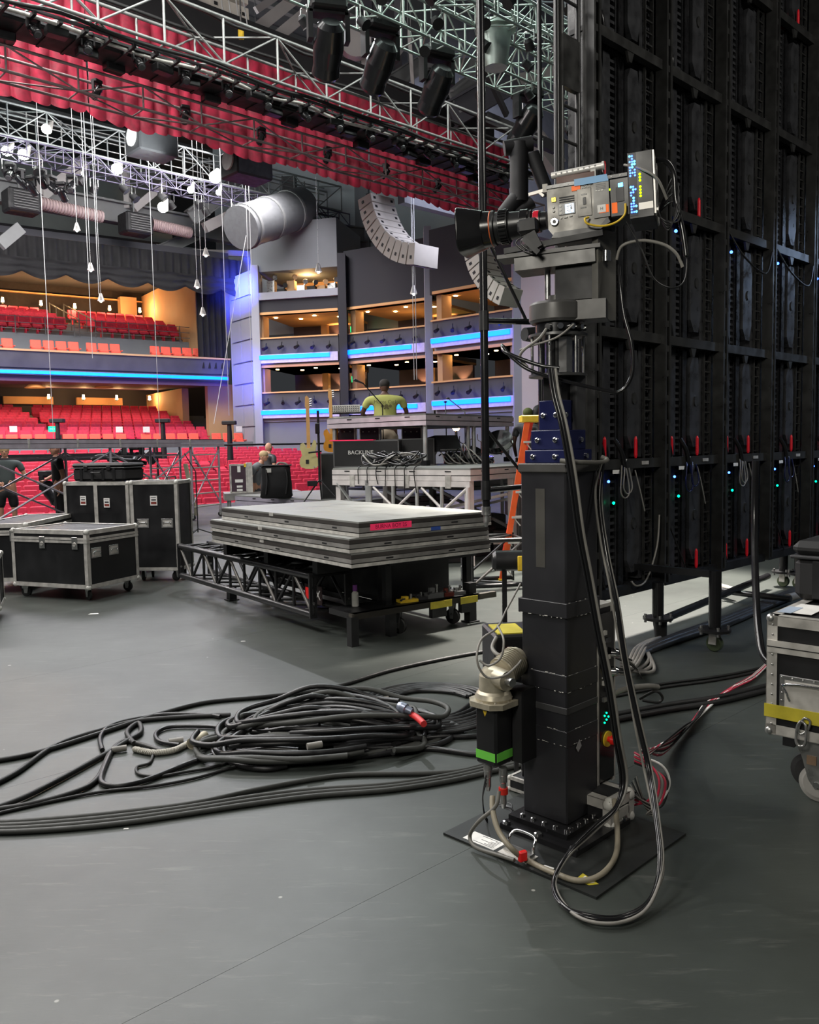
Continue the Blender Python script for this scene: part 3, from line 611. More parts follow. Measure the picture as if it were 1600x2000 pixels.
# steelwork
def beam(p, q, th, m_, I=True, w=None):
    p = V(p); q = V(q); m = MB(); w = w or th * .6; d = (q - p).normalized()
    if I:
        m.bar(p, q, w * .2, th); u = V((0, 0, 1)); b = d.cross(u).cross(d) if abs(d.z) < .95 else V((1, 0, 0)); b = b.normalized()
        m.bar(p + b * th / 2, q + b * th / 2, w, th * .1); m.bar(p - b * th / 2, q - b * th / 2, w, th * .1)
    else: m.bar(p, q, w, th)
    struct('steel_beam', m, m_)
T40 = lambda x, y: ATT(x, y, 40)
beam(T40(-60, 362), T40(600, 484), .95, BEAM)
for a, b, th, m_, t_ in (((78, 384), (165, 318), .5, BEAML, 39.5), ((262, 408), (322, 358), .35, BEAML, 39.5), ((74, 300), (78, 380), .35, BEAML, 39), ((245, 330), (250, 408), .4, BEAML, 40), ((258, 515), (385, 457), .55, BEAM, 40), ((300, 488), (372, 525), .55, BEAM, 40), ((372, 425), (475, 350), .7, BEAM, 38), ((400, 445), (500, 395), .5, BEAML, 38), ((0, 478), (40, 445), .5, BEAM, 38), ((312, 490), (640, 502), .3, BEAML, 40), ((565, 440), (662, 520), .8, BEAM, 36), ((662, 520), (748, 488), .5, HALLD, 36), ((640, 515), (640, 440), .5, BEAM, 36), ((540, 440), (735, 462), .7, BEAM, 35), ((800, 464), (890, 428), .3, BEAM, 34), ((790, 440), (810, 405), .35, BEAML, 34)):
    beam(ATT(*a, t_), ATT(*b, t_), th, m_, th > .5)
for a, b, th, m_, Y in (((503, 80), (722, 170), .42, BEAML, 25), ((708, 48), (716, 178), .30, BEAML, 24.5), ((784, 85), (724, 165), .30, BEAML, 24.5), ((735, 182), (838, 116), .42, BEAM, 24.5), ((672, 140), (700, 120), .15, BEAML, 25), ((768, 186), (905, 232), .34, BEAML, 24), ((800, 60), (808, 192), .16, BEAML, 24), ((758, 98), (760, 190), .13, BEAML, 24), ((723, 60), (724, 210), .1, BEAML, 24), ((862, 145), (882, 240), .26, BEAM, 24), ((884, 200), (930, 165), .55, BEAM, 23), ((880, 225), (1010, 150), .62, HALLD, 23), ((948, 230), (1085, 290), .28, BLKM, 22), ((950, 140), (990, 225), .16, BLKM, 21), ((978, 165), (1085, 140), .3, BEAML, 24), ((500, 58), (580, -6), .3, BEAML, 24), ((508, 100), (602, 22), .3, BEAML, 24), ((500, 20), (560, -20), .2, BEAML, 26), ((1036, 260), (1092, 330), .5, BEAML, 24), ((840, 130), (1000, 120), .3, BEAM, 26)):
    beam(AT(*a, Y), AT(*b, Y + .8), th, m_, th > .3)
for k in range(6):
    beam(AT(870 + 14 * k, 145 + 4 * k, 25), AT(866 + 13 * k, 205, 25), .06, BEAML, False)
struct('wall_upper_stage', MB().prism([(18, 0), (40, 0), (40, 8), (18, 8)], ST(0, 19, 9), A_, (0, 0, 1), B_ * .3), mat('grey_blue_wall', (.10, .105, .115), .8))
tag(MB().cyl((0, 0, 0), (.05, -.3, 0), .42, 20).build('round_plate', BEAML, None, loc=AT(692, 90, 24.6)), 'round grey disc fixed beside the white roof post', 'plate')
# ducts and heaters
for a, b, t_ in (((76, 396), (200, 424), 39), ((296, 438), (372, 455), 39)):
    P = ATT(*a, t_); Q = ATT(*b, t_); t = thing('air_duct', 'pale pink ribbed air duct beneath the long hall beam, %s' % ('over the left balcony seats' if a[0] < 100 else 'left of the braced steel node'), 'duct', P)
    MB().cyl((0, 0, 0), Q - P, .26, 12).build('pipe', mat('pinkish_duct', (.50, .38, .37), .6), t); rm = MB()
    n = 22
    for k in range(n): rm.cyl((Q - P) * (k / n), (Q - P) * ((k + .4) / n), .29, 12)
    r = rm.build('ribs', mat('duct_rib', (.42, .31, .31), .6), t); r['kind'] = 'stuff'
P = AT(470, 445, 38); Q = AT(590, 405, 42); t = thing('air_duct', 'very large smooth pale duct crossing left of the beige speaker column', 'duct', P)
MB().lathe((0, 0, 0), Q - P, [(0, .95), ((Q - P).length, .95)], 24, True).build('pipe', mat('duct_grey', (.10, .105, .11), .55), t)
for k in (.05, .4, .75): MB().cyl((Q - P) * k, (Q - P) * (k + .03), 1.0, 24).build('band', BEAM, t)
for px, py, w in ((38, 396, 'at the left, below the catwalk'), (262, 440, 'above the wavy black balcony curtain')):
    o = ATT(px, py, 38.4); t = thing('unit_heater', 'dark boxy heater with a louvred grille ' + w, 'heater', o, sA)
    MB().bb((-.6, -.5, -.45), (.75, .5, .5), .08).build('casing', BLKM, t)
    lm = MB().bar((-.5, 0, 0), (.5, 0, 0), .05, .03).mesh('louvre', GRY)
    for k in range(7): ob('louvre', lm, t, (.1, -.53, -.32 + .11 * k))
    MB().bar((0, 0, .5), (0, 0, 1.4), .06).build('hanger', BEAM, t)
for a, w in (((255, 262), 'left one'), ((440, 308), 'right one')):
    o = AT(a[0] + 42, a[1] + 20, 27); t = thing('hanging_speaker', 'black oblong box hanging just below the red drape, ' + w, 'speaker', o, sA)
    MB().bb((-.65, -.5, -.38), (.65, .5, .4), .05).build('cabinet', BLKM, t); MB().cyl((-.7, 0, .1), (-.65, 0, .1), .3, 14).build('end_plate', LGT, t)
    for x in (-.5, .5): MB().bar((x, 0, .4), (x, 0, 19.7 - o.z), .02).build('strap', STL, t)
# line arrays
BEI = mat('beige_cabinet', (.52, .49, .43), .55, scale=3, var=.08)
def array(label, C, n, bw, bh, bd, a0, a1, group='beige speaker columns'):
    t = thing('line_array', label, 'speaker', C, ang(A_), group)
    cb = MB(); cb.prism([(-bd / 2, -bh * .5), (bd / 2, -bh * .38), (bd / 2, bh * .38), (-bd / 2, bh * .5)], (-bw / 2, 0, 0), (0, -1, 0), (0, 0, 1), (bw, 0, 0))
    cb = cb.mesh('speaker_cabinet', BEI)
    hb = MB().box((0, 0, 0), (.09, .02, .08)).mesh('handle', BLKM); sb = MB().box((0, 0, 0), (.02, .10, .08)).mesh('handle', BLKM); gr = MB().box((0, 0, 0), (bw * .97, .03, bh * .8)).mesh('grille', DKG)
    y = 0; z = 0
    for i in range(n):
        a = a0 + (a1 - a0) * i / (n - 1); c = ob('speaker_cabinet', cb, t, (0, y, z), rot=(-a, 0, 0))
        for x in (-.36, .36): ob('handle', hb, c, (x * bw, -bd / 2, 0))
        ob('handle', sb, c, (-bw / 2, .1, 0)); ob('grille', gr, c, (0, bd / 2, 0))
        a2 = a + (a1 - a0) / (2 * (n - 1)); y -= sin(a2) * (bh * 1.02); z -= cos(a2) * (bh * 1.02)
    m = MB(); m.bar((-.4, 0, bh * .6), (.4, 0, bh * .6), .1); m.bar((0, 0, bh * .6), (0, 0, 19.7 - C[2]), .03); m.build('frame', BLKM, t)
array('long curved beige speaker column hanging in front of the boxes', AT(736, 398, 27.4), 10, 1.0, .33, .62, radians(12), radians(80))
array('shorter curved beige speaker column behind the camera lens', AT(935, 478, 24.5), 8, .8, .28, .5, radians(6), radians(62))
array('beige speaker stack hanging above the silver truss at the top edge', AT(432, -10, 21), 4, 1.05, .46, .7, radians(0), radians(8))
for k in range(4):
    beam(AT(430 + 14 * k, -20, 19.5), AT(440 + 15 * k, 60, 19.5), .04, ALUT, False)
o = AT(471, 67, 19); t = thing('chain_hoist', 'small orange tagged chain hoist hook above the silver truss', 'hoist', o); MB().box((0, 0, 0), (.12, .1, .2), None, .02).build('body', YEL, t); MB().cyl((0, 0, .1), (0, 0, 2), .02, 5).build('chain', STL, t)
for px, py, s_ in ((968, 92, 1.0),):
    t = thing('hoist_motor', 'green grey motor drum hanging right of the black pole', 'hoist', AT(px, py, 15)); MB().lathe((0, 0, .35), (0, 0, -1), [(0, .33), (.08, .36), (.1, .28), (.7, .2)], 16).build('drum', TRG, t); MB().cyl((0, 0, .3), (0, 0, 2.5), .03, 6).build('cable', STL, t)
# ------------------------------------------------------------------ video wall seen from behind
WT = 3.69; WS = 5.30
ZR = [.43, 1.43, 2.43, 3.47, 4.58, 5.68, 6.8, 7.9]
wall = thing('video_wall', 'tall black modular video wall seen from behind with red latches', 'screen', ST(WS, WT, 0), sA)   # local x = along, y = away
PNL = mat('panel_black', (.011, .011, .012), .30, scale=14, var=.3, rvar=.15); PNR = mat('panel_grey', (.045, .046, .050), .33, .3, scale=10, var=.4, rvar=.15)
RAIL = mat('rail_grey', (.042, .042, .041), .36, .4, scale=10, var=.3)
def panel_mesh(h):
    m = MB(); m.bb((.01, .10, 0), (.49, .14, h)); m.m = 0                      # skin
    for a, b in (((.0, -.0, 0), (.035, .12, h)), ((.465, 0, 0), (.5, .12, h)), ((0, 0, 0), (.5, .12, .035)), ((0, 0, h - .035), (.5, .12, h))): m.bb(a, b)
    return m.mesh('frame', PNL)
def hump_mesh(h):
    m = MB(); z0 = .12; z1 = h - .10
    m.prism([(.06, z0 + .1), (.12, z0), (.20, z0), (.24, z0 + .16), (.24, z1 - .2), (.2, z1), (.10, z1), (.06, z1 - .08)], (0, -.02, 0), (1, 0, 0), (0, 0, 1), (0, .12, 0)); m.bb((.27, .01, .05), (.36, .1, h - .05)); return m.mesh('housing', PNR)
def ribs_mesh(h):
    m = MB(); k = .08
    while k < h - .08: m.bb((.375, .03, k), (.46, .1, k + .022)); k += .055
    m.bb((.372, .02, .05), (.38, .09, h - .05)); m.bb((.455, .02, .05), (.463, .09, h - .05)); return m.mesh('ribs', PNR)
NS = 11
for r in range(len(ZR) - 1):
    h = ZR[r + 1] - ZR[r]; fm = panel_mesh(h - .012); hm = hump_mesh(h); rm = ribs_mesh(h)
    om = MB().cyl((0, 0, 0), (0, -.012, 0), .03, 12).mesh('badge', RAIL) if r == 0 else om
    for c in range(NS * 2):
        p = ob('led_cabinet', fm, wall, (c * .5 + .003, 0, ZR[r])); p['kind'] = 'thing'
        ob('housing', hm, p); q = ob('ribs', rm, p); q['kind'] = 'stuff'
        ob('badge', om, p, (.15, -.02, h * .52), sc=(1, 1, 1.5))
        if c % 2 == 0:
            ob('plug', MB().tube([(.14, -.03, .20), (.15, -.06, .12), (.19, -.05, .02), (.22, -.03, -.03)], .018, 6, 3).mesh('plug', CHR if 0 else BLKG), p)
LTM = MB(); LTM.lathe((0, 0, 0), (0, 0, 1), [(0, .008), (.02, .014), (.15, .013), (.17, .006)], 8); LTM = LTM.mesh('latch_handle', mat('latch_red', (.55, .01, .02), .35, emit=.12))
for r in (0, 1, 3, 5):
    for c in range(NS * 2):
        if r == 3 and c % 3: continue
        if r == 0 and c in (0, 1, 2): continue
        ob('latch_handle', LTM, wall, (c * .5 + (.20 if c % 2 == 0 else .14), -.05, ZR[r] + .045))
# horizontal and vertical rails
for i, z in enumerate(ZR[:-1]):
    for c in range(NS):
        o = MB().bb((.04, -.09, -.035), (.96, -.03, .04)).build('crossbar', RAIL if i else BLK, wall, loc=(c, 0, z))
        if i:
            b = MB(); b.prism([(.0, 0), (.035, -.09), (.07, -.09), (.105, 0)], (.45, -.085, -.02), (1, 0, 0), (0, 0, 1), (0, .02, 0)); b.build('lug', RAIL, o)
ZT = ZR[-1]
um = MB(); um.bb((-.045, -.13, 0), (-.02, -.03, ZT - .43)); um.bb((.02, -.13, 0), (.045, -.03, ZT - .43)); um.bb((-.02, -.05, 0), (.02, -.03, ZT - .43))
k = .1
while k < ZT - .5: um.bb((-.02, -.12, k), (.02, -.10, k + .05)); k += .2
um = um.mesh('upright_rail', RAIL)
for c in range(NS + 1): ob('upright_rail', um, wall, (c, 0, .43))
# narrow cable ladder between the cabinets
for c in range(NS):
    b = MB()
    for k in range(int((ZT - .5) / .09)): b.bb((-.055, -.015, .5 + k * .09), (.055, .0, .5 + k * .09 + .012))
    b.bb((-.06, -.02, .45), (-.05, .0, ZT)); b.bb((.05, -.02, .45), (.06, 0, ZT)); o = b.build('cable_ladder', RAIL, wall, loc=(c + .88, 0, 0)); o['kind'] = 'stuff'
# diodes
for c in range(NS):
    for z, m_ in ((1.30, DOTB), (1.13, DOTG)):
        if c < 9: ob('diode', MB().sph((0, 0, 0), .011, 8, 6).mesh('diode', m_), wall, (c + (.27 if m_ is DOTB else .34), -.04, z))
    if c in (1, 2, 3, 4): ob('diode', MB().sph((0, 0, 0), .014, 8, 6).mesh('diode', DOTB), wall, (c + .27, -.04, 3.32 + .03 * (c % 2)))
# signal loops hanging under the middle rail
for c in range(7):
    for dx, L in ((.36, .20), (.46, .16) if c % 2 else (.40, .17)):
        P = [(c + dx, -.1, 1.42), (c + dx - .05, -.13, 1.36), (c + dx - .06, -.13, 1.42 - L), (c + dx, -.13, 1.37 - L), (c + dx + .06, -.13, 1.42 - L), (c + dx + .03, -.12, 1.40)]
        MB().tube(P, .006, 5, 5).build('signal_cable', CABG if c % 2 == 0 else BLUE, wall)
    MB().tube([(c + .32, -.06, 1.62), (c + .36, -.10, 1.52), (c + .40, -.10, 1.40)], .02, 6, 4).build('power_cable', BLKG, wall)
    MB().tube([(c + .55, -.1, 1.38), (c + .6, -.12, 1.2), (c + .66, -.12, 1.05)], .006, 5, 4).build('signal_cable', CABG, wall)
    if c in (1, 3, 5): MB().tube([(c + .02, -.08, 1.05), (c + .12, -.1, .85), (c + .3, -.1, .6), (c + .38, -.1, .47)], .007, 5, 4).build('signal_cable', RUB, wall)
MB().tube([(.92, -.1, 1.0), (.85, -.12, .75), (.7, -.12, .5), (.55, -.12, .46), (.5, -.1, .5)], .008, 5, 6).build('signal_cable', CABG, wall)
for c in (2, 3, 4, 5, 6): MB().tube([(c + .1, -.1, 3.46), (c + .3, -.16, 3.25), (c + .7, -.17, 3.16), (c + .95, -.12, 3.4)], .009, 5, 6).build('signal_cable', RUB, wall)
# white paper tags and arrow marks on the rail
for c in range(6):
    MB().bb((0, 0, 0), (.09, .003, .03)).build('label_tag', WHT, wall, loc=(c + .24, -.098, 1.36)); m = MB(); m.prism([(0, .03), (.02, 0), (.04, .03)], (0, 0, 0), (1, 0, 0), (0, 0, 1), (0, .003, 0)); m.build('arrow_mark', WHT, wall, loc=(c + .40, -.098, 1.44))
    m = MB(); m.bb((0, 0, 0), (.1, .004, .028)); m.build('slot_frame', ALUD, wall, loc=(c + .66, -.096, 1.42))
# edge ladder at the near end
E_ = thing('edge_truss', 'narrow black ladder truss standing along the near edge of the video wall', 'truss', ST(WS - .12, WT - .02, 0), sA)
for x in (-.22, -.17, .03): MB().cyl((x, 0, .9), (x, 0, ZT + .4), .022, 8).build('chord', BLK if x != -.17 else RAIL, E_)
rg = MB().cyl((-.17, 0, 0), (.03, 0, 0), .012, 6).mesh('rung', RAIL)
for k in range(30): ob('rung', rg, E_, (0, 0, 1.1 + .24 * k))
MB().bb((-.18, -.02, 4.1), (.04, .02, 4.45)).build('plate', RAIL, E_); MB().bb((-.18, -.02, 2.55), (.04, .02, 2.9)).build('plate', RAIL, E_)
# support legs under the wall
def leg(px, py, zt, label, caster=True, foot=True):
    o = FL(px, py); t = thing('support_leg', label, 'stand', o, sA, 'legs under the video wall')
    MB().cyl((0, 0, .16), (0, 0, zt), .046, 14).build('tube', BLKG, t); MB().cyl((0, 0, .155), (0, 0, .175), .12, 18).build('plate', BLK, t)
    for a in range(4): MB().cyl((.1 * cos(a * pi / 2 + .7), .1 * sin(a * pi / 2 + .7), .13), (.1 * cos(a * pi / 2 + .7), .1 * sin(a * pi / 2 + .7), .20), .012, 6).build('bolt', STL, t)
    if caster:
        f = MB(); f.bar((-.03, 0, .15), (-.04, 0, .06), .01, .06); f.bar((.03, 0, .15), (.04, 0, .06), .01, .06); f.build('fork', ALUD, t)
        MB().lathe((-.022, 0, .063), (1, 0, 0), [(0, .055), (.005, .062), (.04, .062), (.045, .055)], 20).build('wheel', mat('green_wheel', (.06, .08, .04), .4), t)
    else: MB().cyl((.05, 0, 0), (.03, 0, .16), .05, 8, .06).build('foot', RUB, t)
    return t
l1 = leg(1285, 1246, .46, 'black tube leg under the video wall with a round plate, left of the pair', False)
l2 = leg(1396, 1272, .62, 'black tube leg under the video wall on a greenish caster')
MB().bar((0, 0, .59), (0, 1.2, .59), .05).build('outrigger_bar', BLK, l2)
leg(1530, 1146, .42, 'blue lit tube leg furthest along under the video wall'); leg(1560, 1150, .42, 'dark tube leg beside the black hard case, under the video wall')
def pipe(name, label, cat, P, r, m_, sub=0, n=8, group=None): return tag(MB().tube(P, r, n, sub).build(name, m_), label, cat, group)
pipe('floor_pipe', 'long black pipe running low from the first support leg to the blue lit leg', 'pipe', [FL(1290, 1212, .14), FL(1500, 1125, .14)], .035, BLKG); pipe('floor_pipe', 'short black pipe with pale rubber joints resting on the cable bundle', 'pipe', [FL(1412, 1153, .1), FL(1440, 1158, .1), FL(1545, 1170, .1)], .03, BLKG)
for a, b, w in (((1405, 1146), (1432, 1154), 'left'), ((1540, 1168), (1562, 1162), 'right')): pipe('pipe_joint', 'pale grey rubber joint at the %s end of the short floor pipe' % w, 'pipe joint', [FL(*a, .1), FL(*b, .1)], .042, CABG)
for k in range(7):
    o = .018 * k
    pipe('cable', 'black cable in the thick bundle lying under the video wall', 'cable', [FL(1265 - k * 3, 1262 + k * 3, .02), FL(1330, 1236 + k * 2.2, .03 + .01 * (k % 3)), FL(1420, 1205 + k * 2.6, .03 + .012 * (k % 2)), FL(1500, 1172 + k * 2.4, .03), FL(1570, 1143 + k * 2.6, .03), FL(1680, 1105 + k * 2.4, .03)], .02, RUB, 5, 6, 'cables under the video wall')
# ------------------------------------------------------------------ camera pedestal. local frame: origin at front corner of column on the floor, x along right face, y along left face (both away)
PC = V((.616, 3.30, 0)); ER = pi / 4
EL_ = V((-.707, .707, 0)); ERV = V((.707, .707, 0))
ped = thing('camera_pedestal', 'tall square black telescoping camera column bolted to a steel floor plate', 'camera stand', PC, ER)
SQ = .222
# floor plate
m = MB(); m.bb((-.32, -.34, 0), (.344, .39, .010)); m.build('floor_plate', mat('plate_black', (.02, .022, .021), .5, .2, scale=4, var=.4), ped)
m = MB(); m.bb((-.13, -.13, .010), (.27, .245, .032)); pf = m.build('flange', BLKG, ped)
m = MB(); m.bb((-.075, -.05, .032), (SQ + .028, SQ + .02, .052)); m.build('flange_top', BLKG, ped)
sc_ = MB().lathe((0, 0, 0), (0, 0, 1), [(0, .011), (.008, .011), (.010, .007)], 10).mesh('screw', CHR)
for k in range(5):
    ob('screw', sc_, ped, (-.045, -.03 + k * .055, .052)); ob('screw', sc_, ped, (-.02 + k * .055, -.03, .052))
for x, y in ((-.115, -.11), (-.115, .22), (.25, -.11), (-.115, .06)): ob('bolt', sc_, ped, (x, y, .032), sc=1.5, label='pale bolt head')
m = MB(); m.bb((0, 0, .05), (SQ, SQ, 1.49), .006); m.build('outer_column', COLM, ped)
m = MB(); m.bb((-.008, -.008, 1.485), (SQ + .008, SQ + .008, 1.522), .004); m.build('top_collar', mat('collar_grey', (.055, .053, .05), .5), ped)
for z0, z1, e, mm in ((.905, .965, .010, COLM), (.60, .67, .0025, COLM), (.51, .538, .003, mat('band_tape', (.035, .035, .036), .5)), (.375, .44, .0025, COLM)):
    MB().bb((-e, -e, z0), (SQ + e, SQ + e, z1), .002).build('band', mm, ped)
# chipped paint edges on the bands
cm = MB()
for z in (.966, .905, .671, .60, .441, .38):
    for k in range(26):
        if rnd.random() < .5:
            x = rnd.uniform(0, SQ); w = rnd.uniform(.003, .016); e = .0105 if z > .9 else .003
            zz = z + rnd.uniform(-.002, .001)
            if k % 2: cm.bb((x, -e - .0006, zz), (min(x + w, SQ), -e, zz + rnd.uniform(.001, .003)))
            else: cm.bb((-e - .0006, x, zz), (-e, min(x + w, SQ), zz + rnd.uniform(.001, .003)))
o = cm.build('paint_chips', LGT, ped); o['kind'] = 'stuff'
MB().bb((-.0012, .10, 1.10), (0, .145, 1.42)).build('tape_strip', mat('tape_dark', (.055, .052, .045), .55), ped)
m = MB(); m.prism([(.06, .36), (.085, .39), (.10, .36), (.075, .34)], (0, -.0035, 0), (1, 0, 0), (0, 0, 1), (0, -.001, 0)); m.build('tape_scrap', mat('scrap_grey', (.25, .24, .24), .6), ped)
# telescoping stages
cen = SQ / 2
for hs, z0, z1, sh in ((.098, 1.522, 1.575, BLUE), (.080, 1.575, 1.655, BLUE), (.056, 1.655, 1.775, BLUE)):
    o = MB().bb((cen - hs, cen - hs, z0), (cen + hs, cen + hs, z1), .003).build('telescope_stage', sh, ped)
    for x in (-.55, .55):
        ob('screw', sc_, o, (cen + hs * x, cen - hs, (z0 + z1) / 2), rot=(pi / 2, 0, 0)); ob('screw', sc_, o, (cen - hs, cen + hs * x, (z0 + z1) / 2), rot=(0, -pi / 2, 0))
HEAD0 = set(ped.children)
MB().bb((cen - .045, cen - .045, 1.775), (cen + .045, cen + .045, 1.93), .004).build('upper_post', BLK, ped)
MB().bb((cen + .02, cen - .075, 1.56), (cen + .09, cen - .02, 1.94), .004).build('motor_block', DKG, ped)
for z, r in ((1.925, .118), (2.085, .118)): MB().cyl((cen, cen, z), (cen, cen, z + .010), r, 32).build('ring_plate', mat('ring_grey%d' % (z * 10), (.11, .11, .11), .35, .6), ped)
MB().cyl((cen, cen, 1.93), (cen, cen, 2.085), .052, 20).build('spindle', BLKG, ped)
MB().bb((cen - .04, cen - .07, 1.94), (cen - .0, cen - .03, 2.08)).build('drive_block', STL, ped); MB().bb((cen + .03, cen - .05, 1.94), (cen + .07, cen - .0, 2.07)).build('drive_block', BLUE, ped)
rd = MB().cyl((0, 0, 0), (0, 0, .15), .006, 8).mesh('rod', STL)
for a in range(6): ob('rod', rd, ped, (cen + .105 * cos(a * 1.047 + .3), cen + .105 * sin(a * 1.047 + .3), 1.935))
MB().lathe((cen, cen, 2.095), (0, 0, 1), [(0, .09), (.04, .09)], 24).build('slip_ring', BLKG, ped)
for a in range(5): MB().cyl((cen + .088 * cos(3.4 + a * .45), cen + .088 * sin(3.4 + a * .45), 2.117), (cen + .115 * cos(3.4 + a * .45), cen + .115 * sin(3.4 + a * .45), 2.117), .012, 10).build('connector', CHR, ped)
HD = mat('head_grey', (.075, .073, .07), .42, .2, scale=8, var=.12)
MB().lathe((cen, cen, 2.14), (0, 0, 1), [(0, .105), (.01, .115), (.07, .115), (.08, .108), (.085, .04), (.11, .04)], 32).build('pan_motor', HD, ped)
# L arm: world aligned pieces converted to local
Rz = Matrix.Rotation(-ER, 3, 'Z')
CF = V((-.94, .342, 0)); CW = V((.342, .94, 0)); HC = PC + (EL_ + ERV) * cen     # camera axis (forward), its right side, column axis
HZ = 0
def LP(v): return Rz @ (V(v) - PC)
def W3(f, w, z): return HC + CF * f + CW * w + V((0, 0, z + HZ))
def pbar(m, a, b, w, h): return m.bar(LP(a), LP(b), w, h)
pbar(MB(), W3(.0, 0, 2.18), W3(-.20, .0, 2.18), .14, .075).build('pan_arm', HD, ped)
m = MB(); pbar(m, W3(-.185, .0, 2.145), W3(-.185, .0, 2.49), .13, .028); m.build('tilt_arm', mat('arm_grey', (.17, .165, .15), .4, .4), ped)
m = MB(); pbar(m, W3(-.17, .02, 2.29), W3(.0, .02, 2.29), .13, .13); m.build('tilt_motor', BLKM, ped)
MB().cyl(LP(W3(.04, 0, 2.24)), LP(W3(.04, 0, 2.38)), .012, 10).build('pin', STL, ped)
m = MB(); pbar(m, W3(-.16, 0, 2.385), W3(.16, 0, 2.375), .15, .05); m.build('cradle', HD, ped)
m = MB(); pbar(m, W3(-.18, -.02, 2.42), W3(.23, -.02, 2.41), .12, .015); m.build('slide_plate', mat('slide_grey', (.15, .145, .14), .6, 0), ped)
m = MB(); pbar(m, W3(-.19, -.075, 2.465), W3(.20, -.075, 2.43), .02, .022); m.build('slide_rail', BLKM, ped)
m = MB(); pbar(m, W3(.06, -.11, 2.42), W3(.09, -.11, 2.48), .03, .05); pbar(m, W3(.05, -.13, 2.40), W3(.11, -.13, 2.46), .012, .02); m.build('lock_lever', BLKM, ped)
MB().cyl(LP(W3(-.20, -.05, 2.36)), LP(W3(-.20, -.05, 2.40)), .018, 10).build('knob', CHR, ped)
for c_ in ped.children:
    if c_ not in HEAD0: c_.location.z -= .055
# gear motor on the left side
mot = V((-.08, .215, 0))
GM = mat('cast_metal', (.42, .38, .29), .45, .5, scale=20, var=.25)
_g0 = set(ped.children)
GX = -.155; GY = .25
t1 = MB().lathe((GX, GY, .585), (0, 0, 1), [(0, .075), (.012, .078), (.03, .07), (.04, .060), (.10, .058), (.13, .042)], 20).build('gearbox', GM, ped)
MB().cyl((GX, GY - .0, .68), (GX - .02, GY - .09, .68), .045, 18, .040).build('gear_cover', GM, t1); MB().cyl((GX - .02, GY - .09, .68), (GX - .026, GY - .12, .68), .018, 14).build('shaft_nut', STL, t1)
m = MB(); m.prism([(-.088, -.05), (-.05, -.088), (.05, -.088), (.088, -.05), (.088, .05), (.05, .088), (-.05, .088), (-.088, .05)], (GX, GY, .565), (1, 0, 0), (0, 1, 0), (0, 0, .022)); m.build('mounting_flange', GM, ped)
m = MB(); m.cyl((GX + .02, GY - .02, .69), (GX + .16, GY + .0, .72), .055, 16); hb = m.build('brake_housing', GM, ped)
fb = MB().cyl((0, 0, 0), (.005, 0, .0015), .064, 16).mesh('fin', GM)
for k in range(9): ob('fin', fb, hb, (GX + .03 + .013 * k, GY - .02 + .002 * k, .693 + .0030 * k))
for a in range(8): ob('screw', sc_, t1, (GX + .068 * cos(a * .785), GY + .068 * sin(a * .785), .587), sc=.8)
m = MB(); m.bb((GX - .055, GY - .055, .32), (GX + .055, GY + .055, .565), .01); dm = m.build('drive_motor', BLK, ped)
MB().bb((GX - .0565, GY - .05, .345), (GX - .0550, GY + .05, .38)).build('name_tape', GRNT, dm); MB().bb((GX - .05, GY - .0565, .345), (GX + .05, GY - .0550, .38)).build('name_tape', GRNT, dm)
m = MB(); m.prism([(-.012, .55), (.012, .55), (0, .525)], (GX - .0556, GY, 0), (0, 1, 0), (0, 0, 1), (-.0006, 0, 0)); m.build('warning_mark', YEL, dm)
for dx, L, rd_ in ((-.02, .17, True), (.03, .12, False)):
    cn = MB().lathe((GX - .02, GY - .03 + dx * 1.6, .32), (0, 0, -1), [(0, .017), (.03, .019), (.035, .016), (.06, .016), (.065, .013), (L - .02, .013), (L, .008)], 14).build('motor_plug', STL, dm)
    if rd_: MB().cyl((GX - .02, GY - .03 + dx * 1.6, .235), (GX - .02, GY - .03 + dx * 1.6, .21), .0195, 14).build('colour_ring', mat('ring_red', (.55, .02, .01), .4), cn)
MB().bb((-.10, .15, .30), (-.0, .26, .60)).build('motor_bracket', BLKM, ped)
for c_ in ped.children:
    if c_ not in _g0 and c_.name[:13] != 'motor_bracket': c_.location.z -= .022
# power box behind, on the left
pb = thing('power_box', 'black power unit with yellow top strip and red button behind the column', 'control box', PC + V((-.13, .55, -.205)), .12)
MB().bb((-.13, -.12, .72), (.22, .16, .95), .01).build('casing', BLK, pb); MB().bb((-.11, -.10, .95), (.02, .10, .955)).build('yellow_strip', YELT, pb)
m = MB(); m.bb((-.125, -.125, .74), (.2, -.12, .93)); fp = m.build('front_panel', BLKG, pb)
for i, (x, z, w) in enumerate(((-.09, .76, .06), (-.09, .785, .05), (.02, .76, .07), (.02, .785, .06), (.12, .76, .05), (-.09, .81, .04))): MB().bb((x, -.1265, z), (x + w, -.1255, z + .008)).build('printed_line', WHT, fp)
MB().lathe((-.07, -.12, .87), (0, -1, 0), [(0, .018), (.012, .018), (.02, .024), (.03, .022)], 14).build('red_button', mat('button_red', (.7, .02, .01), .35), pb)
m = MB(); m.bb((.0, -.128, .84), (.10, -.124, .91)); m.build('screen', DKG, pb)
for x, y in ((-.15, -.1), (.2, -.1), (-.15, .14), (.2, .14)): MB().bar((x * .3 + .06, y * .6, .205), (x * .3 + .06, y * .6, .72), .02).build('leg', BLK, pb)
